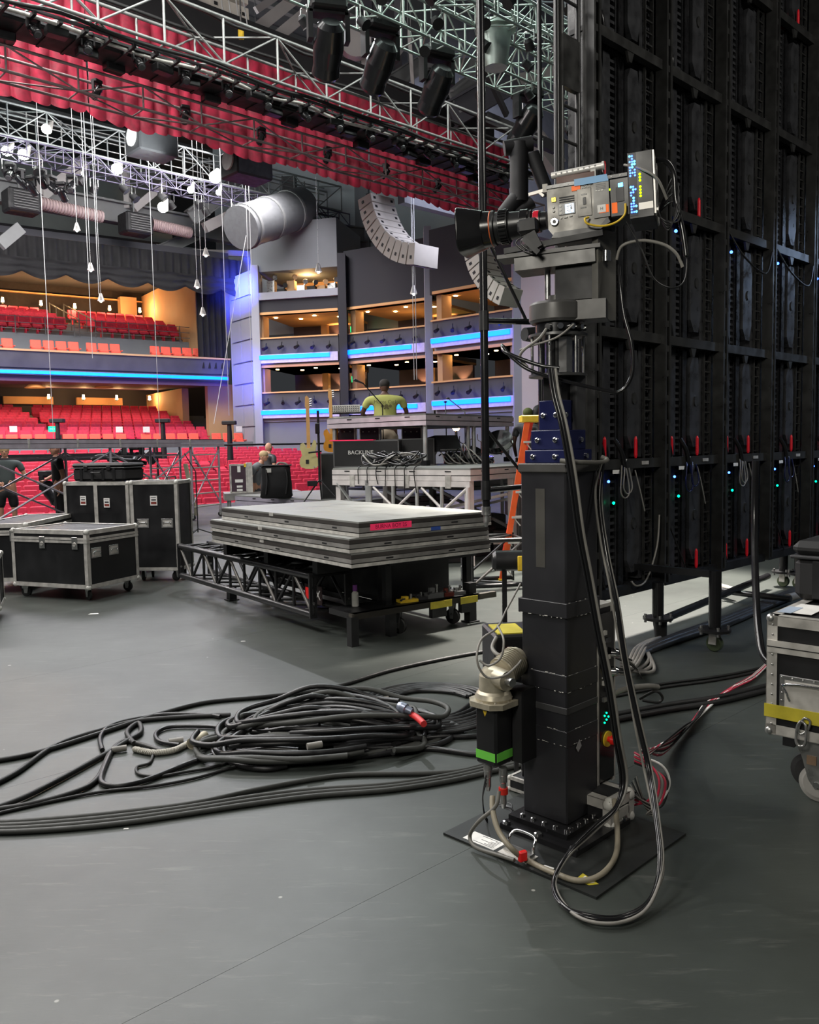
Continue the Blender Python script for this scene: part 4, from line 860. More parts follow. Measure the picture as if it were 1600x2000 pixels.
# control rack to the right of the column
RB = FL(1222, 1640); rk = thing('control_rack', 'narrow upright black control rack with aluminium edges and a red stop button', 'control rack', V((.80, 3.46, 0)), ER)
MB().bb((.0, .04, .13), (.14, .34, .90)).build('casing', BLKM, rk); 
for x, y in ((0, .04), (.125, .04)): MB().bb((x - .004, y - .012, .13), (x + .016, y + .004, .90)).build('edge_strip', ALUD, rk)
pn = MB().bb((.015, .025, .15), (.127, .03, .88)).build('panel', BLKG, rk)
for k in range(9):
    z = .50 + .036 * k; o = MB().bb((.03 + .03 * (k % 2), .014, z), (.055 + .03 * (k % 2), .026, z + .018)).build('socket', [STL, DKG, ALUD][k % 3], pn)
for k in range(6): MB().bb((.03 + .012 * (k % 3), .024, .60 + .03 * k), (.035 + .012 * (k % 3), .0255, .606 + .03 * k)).build('printed_mark', WHT, pn)
for z in (.70, .62): MB().lathe((.10, .02, z), (.5, -1, 0), [(0, .022), (.02, .022), (.03, .017), (.06, .016)], 12).build('connector', CHR, rk)
m = MB(); m.cyl((.07, .024, .33), (.07, .018, .33), .034, 20); m.build('stop_plate', YEL, rk); MB().lathe((.07, .02, .33), (0, -1, 0), [(0, .012), (.015, .012), (.02, .022), (.035, .019)], 16).build('stop_button', mat('stop_red', (.7, .015, .01), .3), rk)
for k in range(5): MB().sph((.05 + .015 * (k % 3), .024, .405 + .01 * k), .004, 6, 5).build('indicator', DOTG, rk)
MB().bb((.0, .04, .90), (.14, .34, .915)).build('top_plate', ALUD, rk); MB().bb((-.08, .12, .90 + .015), (.06, .32, 1.0), .008).build('top_box', BLK, rk)
# small flight case under the rack
def case_edges(m, x0, x1, y0, y1, z0, z1, w, off=.004):
    for a in (x0, x1):
        for b in (y0, y1):
            sx = 1 if a == x0 else -1; sy = 1 if b == y0 else -1
            m.bb((a - off * sx, b - off * sy, z0), (a + w * sx, b + .003 * sy - off * sy, z1)); m.bb((a - off * sx, b - off * sy, z0), (a + .003 * sx - off * sx, b + w * sy, z1))
    for z, s_ in ((z0, 1), (z1, -1)):
        for b in (y0, y1):
            sy = 1 if b == y0 else -1
            m.bb((x0, b - off * sy, z - off * s_), (x1, b + .003 * sy - off * sy, z + w * s_)); m.bb((x0, b - off * sy, z - off * s_), (x1, b + w * sy, z + .003 * s_ - off * s_))
        for a in (x0, x1):
            sx = 1 if a == x0 else -1
            m.bb((a - off * sx, y0, z - off * s_), (a + .003 * sx - off * sx, y1, z + w * s_)); m.bb((a - off * sx, y0, z - off * s_), (a + w * sx, y1, z + .003 * s_ - off * s_))
CORN = {}
def corners(par, x0, x1, y0, y1, z0, z1, r, m_=STL):
    k = round(r, 4)
    if k not in CORN: CORN[k] = MB().sph((0, 0, 0), r, 12, 8).mesh('ball_corner', m_)
    for a in (x0, x1):
        for b in (y0, y1):
            for c in (z0, z1): ob('ball_corner', CORN[k], par, (a + (r * .45 if a == x0 else -r * .45), b + (r * .45 if b == y0 else -r * .45), c + (r * .45 if c == z0 else -r * .45)))
fc = thing('small_flight_case', 'small battered black flight case with chunky silver edges under the control rack', 'flight case', V((.80, 3.33, 0.0)), ER)
MB().bb((.0, .0, .012), (.17, .23, .13)).build('body', LAM, fc); m = MB(); case_edges(m, 0, .17, 0, .23, .012, .13, .034, .006); m.build('edging', ALUD, fc); corners(fc, 0, .17, 0, .23, .012, .13, .028, LGT)
MB().bb((.04, .03, .131), (.13, .2, .14)).build('foam_pad', BLKM, fc); MB().bb((.05, -.012, .05), (.12, -.004, .09)).build('latch', ALUD, fc)
fc2 = thing('tiny_flight_case', 'mostly hidden pale cornered flight case peeking out behind the column', 'flight case', V((.52, 3.70, 0)), ER, sc=.4)
MB().bb((0, 0, .02), (.3, .3, .17)).build('body', LAM, fc2); m = MB(); case_edges(m, 0, .3, 0, .3, .02, .17, .03, .006); m.build('edging', ALUD, fc2); corners(fc2, 0, .3, 0, .3, .02, .17, .03, LGT)
# stickers and handle on the plate
def on_plate(x, y, z=.0105): return V((x, y, z))
m = MB(); m.bb((-.30, .14, .010), (-.225, .30, .0112)); st = m.build('paper_label', WHT, ped)
for k in range(7): 
    w = rnd.uniform(.02, .1); MB().bb((-.29 + .009 * k, .155, .0113), (-.2865 + .009 * k, .155 + w, .0115)).build('printed_line', DKG, st)
h = MB().bb((-.16, .17, .010), (-.085, .31, .013)).build('handle_plate', ALUD, ped, loc=(-.14, -.19, 0))
MB().tube([(-.10, .18, .02), (-.10, .18, .05), (-.075, .19, .075), (-.068, .24, .08), (-.075, .29, .075), (-.10, .30, .05), (-.10, .30, .02)], .006, 8, 4).build('handle_bail', CHR, h)
m = MB(); m.bb((-.13, .175, .013), (-.10, .305, .030)); m.build('hinge_block', STL, h)
m = MB(); m.prism([(0, 0), (.09, 0), (.075, .035), (.045, .05), (.012, .035)], (-.24, -.30, .0108), (.3, .95, 0), (-.95, .3, 0), (0, 0, .0006)); m.build('round_sticker', YELT, ped); m = MB(); m.prism([(.015, .006), (.07, .006), (.06, .03), (.045, .04), (.022, .03)], (-.24, -.30, .0116), (.3, .95, 0), (-.95, .3, 0), (0, 0, .0004)); m.build('sticker_print', WHT, ped)
m = MB(); m.prism([(0, 0), (.055, .0), (.06, .04), (.02, .05)], (-.305, -.13, .0108), (.1, 1, 0), (1, -.1, 0), (0, 0, .0006)); m.build('round_sticker', WHT, ped)
# ------------------------------------------------------------------ cinema camera
HZ = -.055
CO = W3(-.09, .0, 2.468)     # origin under the body, on the slide
camr = thing('cinema_camera', 'grey digital cinema camera with a large black zoom lens on the tall column', 'camera', CO, ang(-CF) , rot=(0, radians(-2.5), ang(-CF)))
# local: -x = forward (lens), y = away side, z up ; visible side is y = -
HWc = .075
b = MB(); b.prism([(-.11, .035), (-.085, 0), (.10, .02), (.13, .055), (.13, .19), (-.105, .19), (-.11, .175)], (0, -HWc, 0), (1, 0, 0), (0, 0, 1), (0, 2 * HWc, 0)); body = b.build('body', GUN, camr)
b = MB(); b.prism([(-.085, .02), (-.10, .0), (.06, -.01), (.13, .03), (.12, .05), (.09, .02)], (0, -HWc - .003, 0), (1, 0, 0), (0, 0, 1), (0, 2 * HWc + .006, 0)); b.build('base_shell', BLK, body)
ys = -HWc - .002
def patch(n, x0, z0, x1, z1, m_, th=.003, par=None, y=None): return MB().bb((x0, (ys if y is None else y) - th, z0), (x1, ys if y is None else y, z1), .001).build(n, m_, par or body)
for k in range(4): patch('vent_slot', -.062, .147 - .0085 * k, -.003, .1515 - .0085 * k, BLKM, .0008)
patch('badge', -.092, .137, -.074, .155, mat('badge_gold', (.35, .25, .03), .35, .6)); text('V', .013, BLK, body, (-.083, ys - .0036, .146), (pi / 2, 0, 0))
pl = patch('control_panel', -.067, .082, -.001, .126, BLK, .002); s = patch('screen', -.040, .086, -.006, .121, mat('lcd', (.3, .45, .6), .3, emit=1.6, ecol=(.45, .62, .85)), .0035, pl)
for k, (x, z, w, h) in enumerate(((-.034, .110, .012, .004), (-.034, .103, .009, .004), (-.020, .098, .008, .012), (-.034, .094, .016, .004), (-.022, .112, .012, .004), (-.030, .089, .014, .003))): patch('screen_mark', x, z, x + w, z + h, BLUE if k % 2 else BLK, .0042, s)
bt = MB().cyl((0, 0, 0), (0, -.004, 0), .0055, 12).mesh('button', LGT)
for x, z in ((-.058, .118), (-.058, .104), (-.058, .09), (-.086, .118), (-.086, .103)): ob('button', bt, body, (x, ys, z))
dl = MB().lathe((-.084, ys, .06), (0, -1, 0), [(0, .016), (.005, .016), (.008, .013)], 20).build('dial', CHR, body); MB().cyl((-.084, ys - .008, .06), (-.084, ys - .010, .06), .008, 14).build('dial_cap', DKG, dl)
patch('small_key', -.046, .069, -.032, .075, LGT, .003); patch('small_key', -.026, .071, -.014, .077, LGT, .003); ob('button', bt, body, (-.058, ys, .072), sc=.7)
patch('card_door', .008, .065, .062, .170, GUN, .002); patch('card_slot', .024, .145, .046, .150, BLK, .003); patch('card_slot', .020, .095, .042, .100, BLK, .003); patch('door_latch', .03, .108, .042, .136, DKG, .004)
text('SONY', .014, WHT, body, (.045, ys - .0005, .176), (pi / 2, 0, 0))
patch('orange_tape', -.012, .167, .022, .186, ORT, .0015)
b = MB(); b.prism([(.07, .05), (.13, .05), (.13, .188), (.072, .188)], (0, ys, 0), (1, 0, 0), (0, 0, 1), (0, -.004, 0)); rp = b.build('recorder_side', mat('side_grey', (.09, .088, .082), .4, .2), body)
for k in range(4): patch('vent_slot', .082, .174 - .006 * k, .118, .177 - .006 * k, BLK, .0008, rp, ys - .004)
for x in (.078, .09, .1): patch('small_key', x, .149, x + .009, .155, LGT, .0015, rp, ys - .004)
patch('orange_label', .09, .066, .127, .096, ORT, .001, rp, ys - .004); sl = patch('paper_label', .084, .068, .116, .097, WHT, .0014, rp, ys - .0045); text('H', .016, DKG, sl, (.10, ys - .0062, .082), (pi / 2, 0, 0))
# top plate, tape, handle
b = MB(); b.bb((-.11, -HWc - .006, .19), (.20, HWc + .006, .203)); tp = b.build('top_plate', BLK, camr)
for k in range(9): MB().cyl((-.09 + .033 * k, -HWc - .007, .1965), (-.09 + .033 * k, -HWc - .0075, .1965), .003, 8).build('hole', LGT, tp)
b = MB(); b.prism([(0, .0), (.13, .0), (.125, .026), (.0, .026)], (-.0, -HWc - .0085, .183), (1, 0, 0), (0, 0, 1), (0, .0012, 0)); b.build('blue_tape', BLUT, tp)
hd = MB().cyl((-.10, 0, .262), (.10, 0, .268), .013, 16).build('top_handle', ALUW, camr, label='pale perforated top handle')
for k in range(8): MB().cyl((-.08 + .022 * k, -.0135, .263 + .001 * k), (-.08 + .022 * k, -.008, .263 + .001 * k), .004, 8).build('hole', BLK, hd)
MB().cyl((.1, 0, .268), (.108, 0, .268), .017, 16).build('end_knob', ALUW, hd); MB().bb((-.08, -.012, .225), (.07, .012, .25)).build('leather_grip', mat('brown_leather', (.10, .035, .02), .55), hd)
MB().bb((-.075, -.01, .2), (-.055, .01, .255)).build('handle_post', DKG, hd); MB().bb((.055, -.01, .2), (.075, .01, .26)).build('handle_post', LGT, hd)
b = MB(); b.bar((-.10, -.03, .205), (-.19, -.03, .195), .012); b.bar((-.12, -.05, .205), (-.13, .03, .225), .02, .03); b.bar((-.15, -.03, .20), (-.13, -.03, .18), .01); b.build('viewfinder_bracket', ALUD, camr)
b = MB(); b.bb((.13, -.072, .045), (.205, .072, .20), .004); bk = b.build('rear_module', BLK, camr); yr = -.072
patch('door', .155, .10, .185, .155, DKG, .003, bk, yr); patch('orange_tape', .137, .06, .158, .10, ORT, .001, bk, yr); patch('blue_light', .164, .155, .182, .170, DOTC, .002, bk, yr); patch('lime_light', .12, .148, .135, .155, DOTY, .002, bk, yr)
# electronics tower at the back with blue diodes
TB = MB().bb((.205, -.105, .02), (.295, .10, .265), .002).build('electronics_box', BLK, camr)
fc_ = MB().bb((.208, -.1065, .03), (.236, -.105, .262)).build('diode_panel', DKG, TB)
dd = MB().sph((0, 0, 0), .0034, 6, 5).mesh('diode', DOTB); dc = MB().sph((0, 0, 0), .0042, 6, 5).mesh('diode', DOTC)
for r in range(21):
    if 8 < r < 13 and r != 9: continue
    for c in range(3):
        if rnd.random() < .62: ob('diode', dc if rnd.random() < .3 else dd, fc_, (.2135 + .0085 * c, -.1068, .045 + .0103 * r))
for k in range(8): ob('diode', MB().sph((0, 0, 0), .0045, 6, 5).mesh('diode', DOTY), fc_, (.248, -.1065, .10 + .0115 * k)) if k != 4 else 0
b = MB(); b.prism([(-.105, .03), (-.06, .03), (-.04, .06), (.0, .05), (.05, .03), (.1, .03), (.1, .262), (-.105, .262)], (.296, 0, 0), (0, 1, 0), (0, 0, 1), (.006, 0, 0)); rr = b.build('rear_plate', ALUW, TB)
for y, z, w, h in ((-.09, .20, .03, .03), (-.09, .06, .025, .05), (-.02, .23, .03, .012), (.02, .10, .05, .05), (.03, .19, .04, .04)): MB().bb((.3018, y, z), (.303, y + w, z + h), .0).build('cutout', BLKM, rr)
b = MB(); b.bb((.297, -.10, .04), (.31, -.07, .05)); b.bb((.24, -.107, .05), (.292, -.105, .075)); b.build('edge_clip', ALUD, TB)
# lens
LZ = .092
ln = MB().lathe((-.11, 0, LZ), (-1, 0, 0), [(0, .034), (.02, .036), (.022, .042), (.036, .043), (.038, .040), (.05, .040), (.052, .050), (.09, .052), (.13, .055), (.14, .062)], 32).build('lens', BLK, camr)
MB().lathe((-.135, 0, LZ), (-1, 0, 0), [(0, .0435), (.018, .0445), (.02, .0435)], 32).build('red_ring', mat('lens_red', (.55, .01, .03), .35), ln)
for k in range(30):
    a = k * 2 * pi / 30
    if k == 0: gm = MB().box((0, 0, 0), (.026, .006, .006)).mesh('focus_tooth', BLKG)
    ob('focus_tooth', gm, ln, (-.262, .068 * cos(a), LZ + .068 * sin(a)), rot=(a, 0, 0))
MB().lathe((-.245, 0, LZ), (-1, 0, 0), [(0, .062), (.0, .066), (.034, .067), (.036, .063), (.046, .063), (.05, .070), (.06, .071)], 36).build('focus_ring', BLK, ln)
MB().lathe((-.305, 0, LZ), (-1, 0, 0), [(0, .0702), (.002, .0712), (.004, .0702)], 36).build('orange_line', mat('lens_orange', (.6, .12, .03), .4), ln)
MB().lathe((-.308, 0, LZ), (-1, 0, 0), [(0, .070), (.03, .074), (.036, .068)], 36).build('front_barrel', BLKG, ln)
MB().lathe((-.17, 0, LZ), (-1, 0, 0), [(0, .0525), (.004, .056), (.03, .057), (.032, .053)], 36).build('zoom_ring', BLKG, ln)
b = MB(); b.bb((-.20, -.10, LZ - .06), (-.13, -.05, LZ - .005), .008); b.build('lens_motor', BLKM, ln)
# matte hood: rounded rectangle flare
P = []; nn = 28
def rr_(hw, hh, r): 
    out = []
    for i in range(nn):
        a = 2 * pi * i / nn; c, s_ = cos(a), sin(a); out.append((hw * math.copysign(abs(c) ** .5, c), hh * math.copysign(abs(s_) ** .5, s_)))
    return out
for x, hw, hh in ((-.335, .070, .070), (-.36, .082, .078), (-.415, .104, .093), (-.42, .106, .094), (-.42, .099, .087), (-.36, .07, .066)):
    P += [(x, y, LZ + z) for y, z in rr_(hw, hh, 0)]
MB().add(P, [(k * nn + i, k * nn + (i + 1) % nn, (k + 1) * nn + (i + 1) % nn, (k + 1) * nn + i) for k in range(5) for i in range(nn)], True).build('lens_hood', BLKG, ln)
ln.scale = (1.15, 1, 1)
MB().cyl((-.345, 0, LZ), (-.35, 0, LZ), .065, 28).build('front_glass', BLKG, ln)
# camera cables
def LC(x, y, z): return camr.matrix_world @ V((x, y, z))
bpy.context.view_layer.update()
def cable(label, P, r, m_=CAB, sub=8, n=8, group=None, name='cable'): return tag(MB().tube(P, r, n, sub).build(name, m_), label, 'cable', group)
cable('short yellow network cable looping under the grey camera body', [LC(.05, -.09, .055), LC(.038, -.11, .045), LC(.05, -.11, .025), LC(.10, -.10, .012), LC(.15, -.09, .02), LC(.185, -.09, .045), LC(.19, -.09, .085)], .0042, YEL)
cable('thin black cable hanging in a wide loop right of the camera', [LC(.19, -.08, .02), LC(.24, -.06, -.09), LC(.28, -.04, -.20), LC(.34, 0, -.235), LC(.39, .02, -.21), LC(.40, .03, -.10), LC(.375, .02, .02)], .0035)
cable('grey cable arching from the tilt arm to the right of the camera', [LC(.14, 0, -.10), LC(.165, -.02, -.055), LC(.24, -.02, -.045), LC(.32, -.01, -.07), LC(.365, 0, -.11), LC(.385, .01, -.16)], .006, CABG)
cable('thick black cable bowing down behind the blue lit box', [LC(.26, -.03, .24), LC(.33, 0, .25), LC(.365, .02, .20), LC(.37, .02, .10), LC(.39, .02, -.02), LC(.40, .01, -.12)], .011, BLKG)
cable('thin grey cable from the top of the camera to its rear', [LC(.19, -.07, .235), LC(.25, -.11, .20), LC(.31, -.12, .15), LC(.34, -.08, .08)], .005, CABG)
for k in range(4): cable('thin black cable tangled behind the camera electronics box', [LC(.29, -.05 + .02 * k, .05 + .02 * k), LC(.34, -.06, .0 - .01 * k), LC(.38, 0, .02 + .03 * k), LC(.36, .04, .10 + .03 * k), LC(.30, .03, .06)], .003, group='tangle behind the camera')
for k in range(3): cable('thin dark lens control cable looping under the zoom lens', [LC(-.16, -.08, .04), LC(-.20 - .02 * k, -.09, -.0), LC(-.17, -.09, -.035 - .01 * k), LC(-.11, -.08, -.02), LC(-.09, -.07, .02)], .0028, BLKG if k else CABG, group='lens control cables')
cable('dark cable running down from the camera along the right of the pan head', [LC(.15, -.03, -.13), LC(.155, -.05, -.22), LC(.165, -.06, -.33), LC(.19, -.07, -.45), LC(.185, -.07, -.56), LC(.14, -.07, -.62), LC(.07, -.08, -.61), W3(.06, -.13, 1.935), W3(.16, -.12, 2.0), W3(.20, -.11, 2.05)], .0075, BLKG)
cable('pale cable curving over the ring plate on the left', [W3(.02, -.10, 2.12), W3(.05, -.13, 2.07), W3(.11, -.13, 2.03), W3(.13, -.12, 2.0), W3(.10, -.12, 1.96)], .006, CABG)
cable('second pale cable curving over the ring plate', [W3(-.08, -.10, 2.12), W3(-.02, -.13, 2.07), W3(.07, -.13, 2.045), W3(.13, -.12, 2.03)], .004, CABG)
cable('long dark cable slanting across the ring plates', [W3(.22, -.05, 2.06), W3(.18, -.12, 2.02), W3(.05, -.14, 1.965), W3(-.03, -.14, 1.95)], .008, BLKG)
# bundle running down the column and looping on the floor
def pxp(l): return [AT(x, y, Y) for x, y, Y in l]
for k, (dx, r, m_, w) in enumerate(((0, .0085, BLKG, 'thick glossy black cable down the column front, curling on the floor plate'), (7, .006, CABG, 'grey cable beside the glossy one down the column front'), (-6, .005, BLKG, 'thin black cable taped along the column front'))):
    cable(w, pxp([(1078 + dx, 720, 3.28), (1085 + dx, 770, 3.25), (1100 + dx, 830, 3.22), (1118 + dx, 930, 3.20), (1133 + dx, 1040, 3.20), (1150 + dx, 1130, 3.22), (1168 + dx, 1230, 3.22), (1190 + dx, 1340, 3.22), (1205 + dx, 1440, 3.25), (1218 + dx, 1520, 3.28), (1205 + dx * .5, 1575, 3.22), (1160, 1618 + dx, 3.12), (1110 + dx * .5, 1668, 2.99)]) + [FL(1082 + dx * .4, 1722, .03), FL(1100 + dx, 1768 + dx * .5, .022), FL(1150, 1792 + dx, .02), FL(1215, 1794 + dx, .02), FL(1268, 1762 + dx, .03)] + pxp([(1290 + dx * .6, 1690, 2.88), (1283 + dx * .6, 1600, 3.02), (1268 + dx * .6, 1500, 3.18), (1245 + dx * .6, 1400, 3.22), (1222 + dx * .5, 1290, 3.25), (1205 + dx * .5, 1180, 3.28), (1185 + dx * .4, 1080, 3.34), (1172 + dx * .3, 980, 3.42), (1178, 905, 3.46)]), r, m_, group=None)
cable('grey hanging cable on the right edge of the column', pxp([(1175, 905, 3.44), (1163, 960, 3.42), (1172, 1050, 3.36), (1190, 1140, 3.30), (1205, 1230, 3.28), (1225, 1330, 3.26), (1243, 1430, 3.24), (1262, 1520, 3.2), (1283, 1620, 3.05), (1296, 1700, 2.9)]) + [FL(1275, 1755, .03)], .005, CABG)
m = MB(); m.tube(pxp([(1095, 900, 3.26), (1130, 903, 3.25), (1175, 903, 3.45), (1186, 898, 3.5), (1175, 893, 3.52)]), .010, 8, 5); tag(m.build('strap', mat('strap_grey', (.12, .115, .10), .6)), 'grey strap tied round the collar of the column', 'strap')
cable('grey beige motor cable lying on the floor plate', pxp([(962, 1555, 3.22), (963, 1585, 3.18), (975, 1625, 3.12), (1000, 1658, 3.06)]) + [FL(1030, 1680, .02), FL(1075, 1702, .02), FL(1130, 1720, .02), FL(1175, 1708, .02), FL(1203, 1670, .02), FL(1206, 1620, .05)] + pxp([(1200, 1560, 3.3)]), .011, mat('beige_cable', (.26, .23, .17), .5))
cable('dark motor cable ending at the steel plate handle', pxp([(975, 1545, 3.2), (968, 1575, 3.18), (935, 1605, 3.2), (918, 1632, 3.24)]) + [FL(930, 1655, .02), FL(980, 1672, .02), FL(1005, 1680, .025)], .008, mat('mid_cable', (.13, .125, .11), .5))
for k in range(3): cable('thin black wire curling on the floor below the drive motor', pxp([(950, 1530 - 8 * k, 3.3)]) + pxp([(943, 1560, 3.35)]) + [FL(952, 1600 + 3 * k, .01), FL(985, 1608 + 2 * k, .01), FL(1000, 1585 - 6 * k, .01), FL(975, 1575 - 4 * k, .01)] + pxp([(1000, 1580, 3.55), (1022, 1615, 3.5)]), .0028, group='thin wires below the motor')
tag(MB().box((0, 0, 0), (.035, .02, .04), None, .004).build('red_tag', mat('red_tape', (.8, .01, .01), .5), loc=FL(1021, 1672, .045), rz=.5), 'small red tape flag on the cable near the plate handle', 'tape')
cable('grey cable coiled round the silver gear motor', pxp([(1017, 1140, 3.6), (990, 1190, 3.5), (972, 1225, 3.3), (940, 1250, 3.25), (932, 1290, 3.2), (950, 1322, 3.2), (985, 1320, 3.2), (1010, 1300, 3.25), (1018, 1290, 3.3)]), .0045, CABG)
cable('second grey cable loop over the gear motor', pxp([(972, 1222, 3.3), (984, 1250, 3.2), (978, 1285, 3.18), (955, 1300, 3.2), (937, 1290, 3.22)]), .0045, CABG)
cable('thick grey cable looping from the power box', pxp([(970, 1245, 3.6), (962, 1265, 3.55), (975, 1280, 3.5), (1000, 1282, 3.5), (1018, 1275, 3.5)]), .009, CABG)
# cables at the rack
cable('thick grey cable bulging from the rack connectors', pxp([(1180, 1385, 3.7), (1195, 1360, 3.6), (1225, 1345, 3.5), (1265, 1340, 3.5), (1285, 1342, 3.55)]), .012, CABG)
cable('dark cable curling back from the lower rack connector', pxp([(1250, 1365, 3.55), (1280, 1350, 3.5), (1294, 1362, 3.5), (1285, 1372, 3.5), (1255, 1368, 3.5)]), .006, RUB)
REDC = mat('red_cable', (.55, .03, .07), .45)
for k in range(6):
    cable('%s wire looping beside the rack stop button' % ('red', 'white', 'red', 'grey', 'red', 'black')[k], pxp([(1240, 1470 + 4 * k, 3.6), (1266 + 4 * k + 22 * (k == 1), 1490 + 4 * k, 3.5), (1276 + 6 * k + 26 * (k == 1), 1530, 3.45), (1268 + 4 * k + 16 * (k == 1), 1562 + 3 * k, 3.45), (1240, 1572 - 5 * k, 3.5)]), .005, (REDC, WHT, REDC, CABG, REDC, RUB)[k], group=None if k not in (0, 2, 4) else 'red wires at the rack')
for k in range(12):
    P = pxp([(1255, 1452 + 3 * k, 3.65)]); cable('%s wire trailing from the rack towards the right hand case' % ('red', 'white', 'dark')[k % 3], P + [FL(1290 + 4 * k, 1475 - 5 * k, .05), FL(1340 + 2 * k, 1425 - 2 * k, .015 + .012 * (k % 3)), FL(1380 + rnd.uniform(-6, 8), 1375 + rnd.uniform(-6, 6), .015), FL(1430, 1342 + 1.5 * (k % 4), .02), FL(1475, 1315 + 2 * (k % 5), .02), FL(1530, 1265, .02)], .0055, (REDC, WHT, RUB)[k % 3], group='twisted %s wires to the right case' % ('red', 'white', 'dark')[k % 3], sub=6, n=6)
for k in range(7): cable('grey thin wire fanned out between rack and small case', pxp([(1225 + 3 * k, 1540 - 4 * k, 3.55), (1250 + 2 * k, 1560 + 3 * k, 3.45), (1275, 1575 + 3 * k, 3.45), (1262, 1590, 3.42)]), .003, (CABG, RUB)[k % 2], group='wires over the small case', n=5)
for k in range(4): cable('grey cable curving off behind the column foot to the video wall', [AT(1215, 1290 + 6 * k, 4.4), FL(1225 + 6 * k, 1300, .1), FL(1240 + 7 * k, 1268, .03), FL(1265 + 3 * k, 1252, .03), FL(1290, 1245, .03)], .013, CABG, group='grey cables behind the column')
for k in range(3): cable('grey cable looping near the first wall leg', [FL(1225, 1310, .05), FL(1250 + 9 * k, 1305 + 4 * k, .02), FL(1268 + 5 * k, 1285 + 8 * k, .02), FL(1252 + 4 * k, 1262, .02)], .012, CABG, group='grey loops by the wall leg')
for k in range(5): cable('thin dark wire coming over the top of the rack', pxp([(1165, 1225 + 6 * k, 3.8), (1190, 1262 + 4 * k, 3.7), (1215 + 5 * k, 1280 + 5 * k, 3.7), (1235 + 5 * k, 1290 + 9 * k, 3.7)]), .004, (RUB, CABG)[k % 2], group='wires over the rack')
# straight floor cables on the right
for a, b, r, w in ((1345, 1302, .009, 'upper thin'), (1352, 1308, .009, 'lower thin'), (1388, 1340, .018, 'upper thick'), (1398, 1349, .018, 'lower thick')):
    P = [FL(1200, a + 8, r), FL(1300, a - 14 + (b - a) * .1 + 8, r), FL(1400, (a + b) / 2 - 2, r), FL(1495, b, r), FL(1700, b - 52, r)]; pipe('cable', '%s black floor cable passing under the red wires' % w, 'cable', P, r, RUB, 6)
pipe('cable', 'thick black cable hanging down beside the video wall to the right case', 'cable', pxp([(1476, 900, 4.6), (1474, 1000, 4.6), (1475, 1100, 4.5), (1478, 1180, 4.4), (1483, 1240, 4.3), (1494, 1285, 4.2), (1530, 1310, 4.1)]), .019, BLKG, 6, 10)
# ------------------------------------------------------------------ black hanging pipe frame
HPx = AT(945, 600, 6.2)
fr = thing('hanging_pipe_frame', 'tall black pipe frame with diagonal braces hanging in mid stage', 'frame', V((HPx.x, HPx.y, 0)), radians(28))
zb = AT(948, 1005, 6.2).z
MB().cyl((0, 0, zb), (0, 0, 7.6), .029, 14).build('pipe', BLKG, fr); MB().cyl((0, 0, 7.6), (0, 0, 19.7), .012, 6).build('hoist_cable', STL, fr); MB().cyl((.52, 0, zb), (.52, 0, 2.62), .029, 12).build('pipe', BLKG, fr)
MB().lathe((0, 0, zb), (0, 0, -1), [(-.06, .034), (0, .034), (.005, .02), (.06, .02), (.09, .012)], 12).build('spigot', STL, fr)
for z in (zb + .18, 2.50):
    MB().cyl((0, 0, z), (.52, 0, z + .02), .022, 10).build('crossbar', BLKG, fr)
    MB().lathe((.0, 0, z - .07), (0, 0, 1), [(0, .036), (.14, .036)], 12).build('clamp', BLK, fr)
MB().cyl((.02, 0, zb + .62), (.42, 0, zb + .20), .012, 8).build('brace', BLK, fr); MB().cyl((.0, 0, 3.15), (.38, 0, 2.52), .012, 8).build('brace', BLK, fr)
MB().lathe((.36, 0, 2.42), (1, 0, 0), [(0, .05), (.1, .06), (.2, .05)], 12).build('joint_block', BLKM, fr)
# dark post and heavy pipe arm behind the camera
t = thing('heavy_pipe_arm', 'thick dark vertical pipe with an angled arm behind the camera handle', 'pipe', AT(1014, 300, 7.0))
q = t.location
for a, b, r, n_ in (((1014, 280), (1014, 395), .075, 'pipe'), ((1012, 385), (985, 420), .07, 'elbow'), ((1040, 395), (960, 450), .05, 'arm'), ((985, 290), (1040, 280), .06, 'collar'), ((1040, 300), (1070, 380), .055, 'arm')):
    MB().cyl(AT(*a, 7.0) - q, AT(*b, 7.0) - q, r, 14).build(n_, BLKM, t)
MB().cyl(V((.25, .5, 0)), V((.25, .5, 19.7 - q.z)), .02, 10).build('drop_cable', BLK, t)
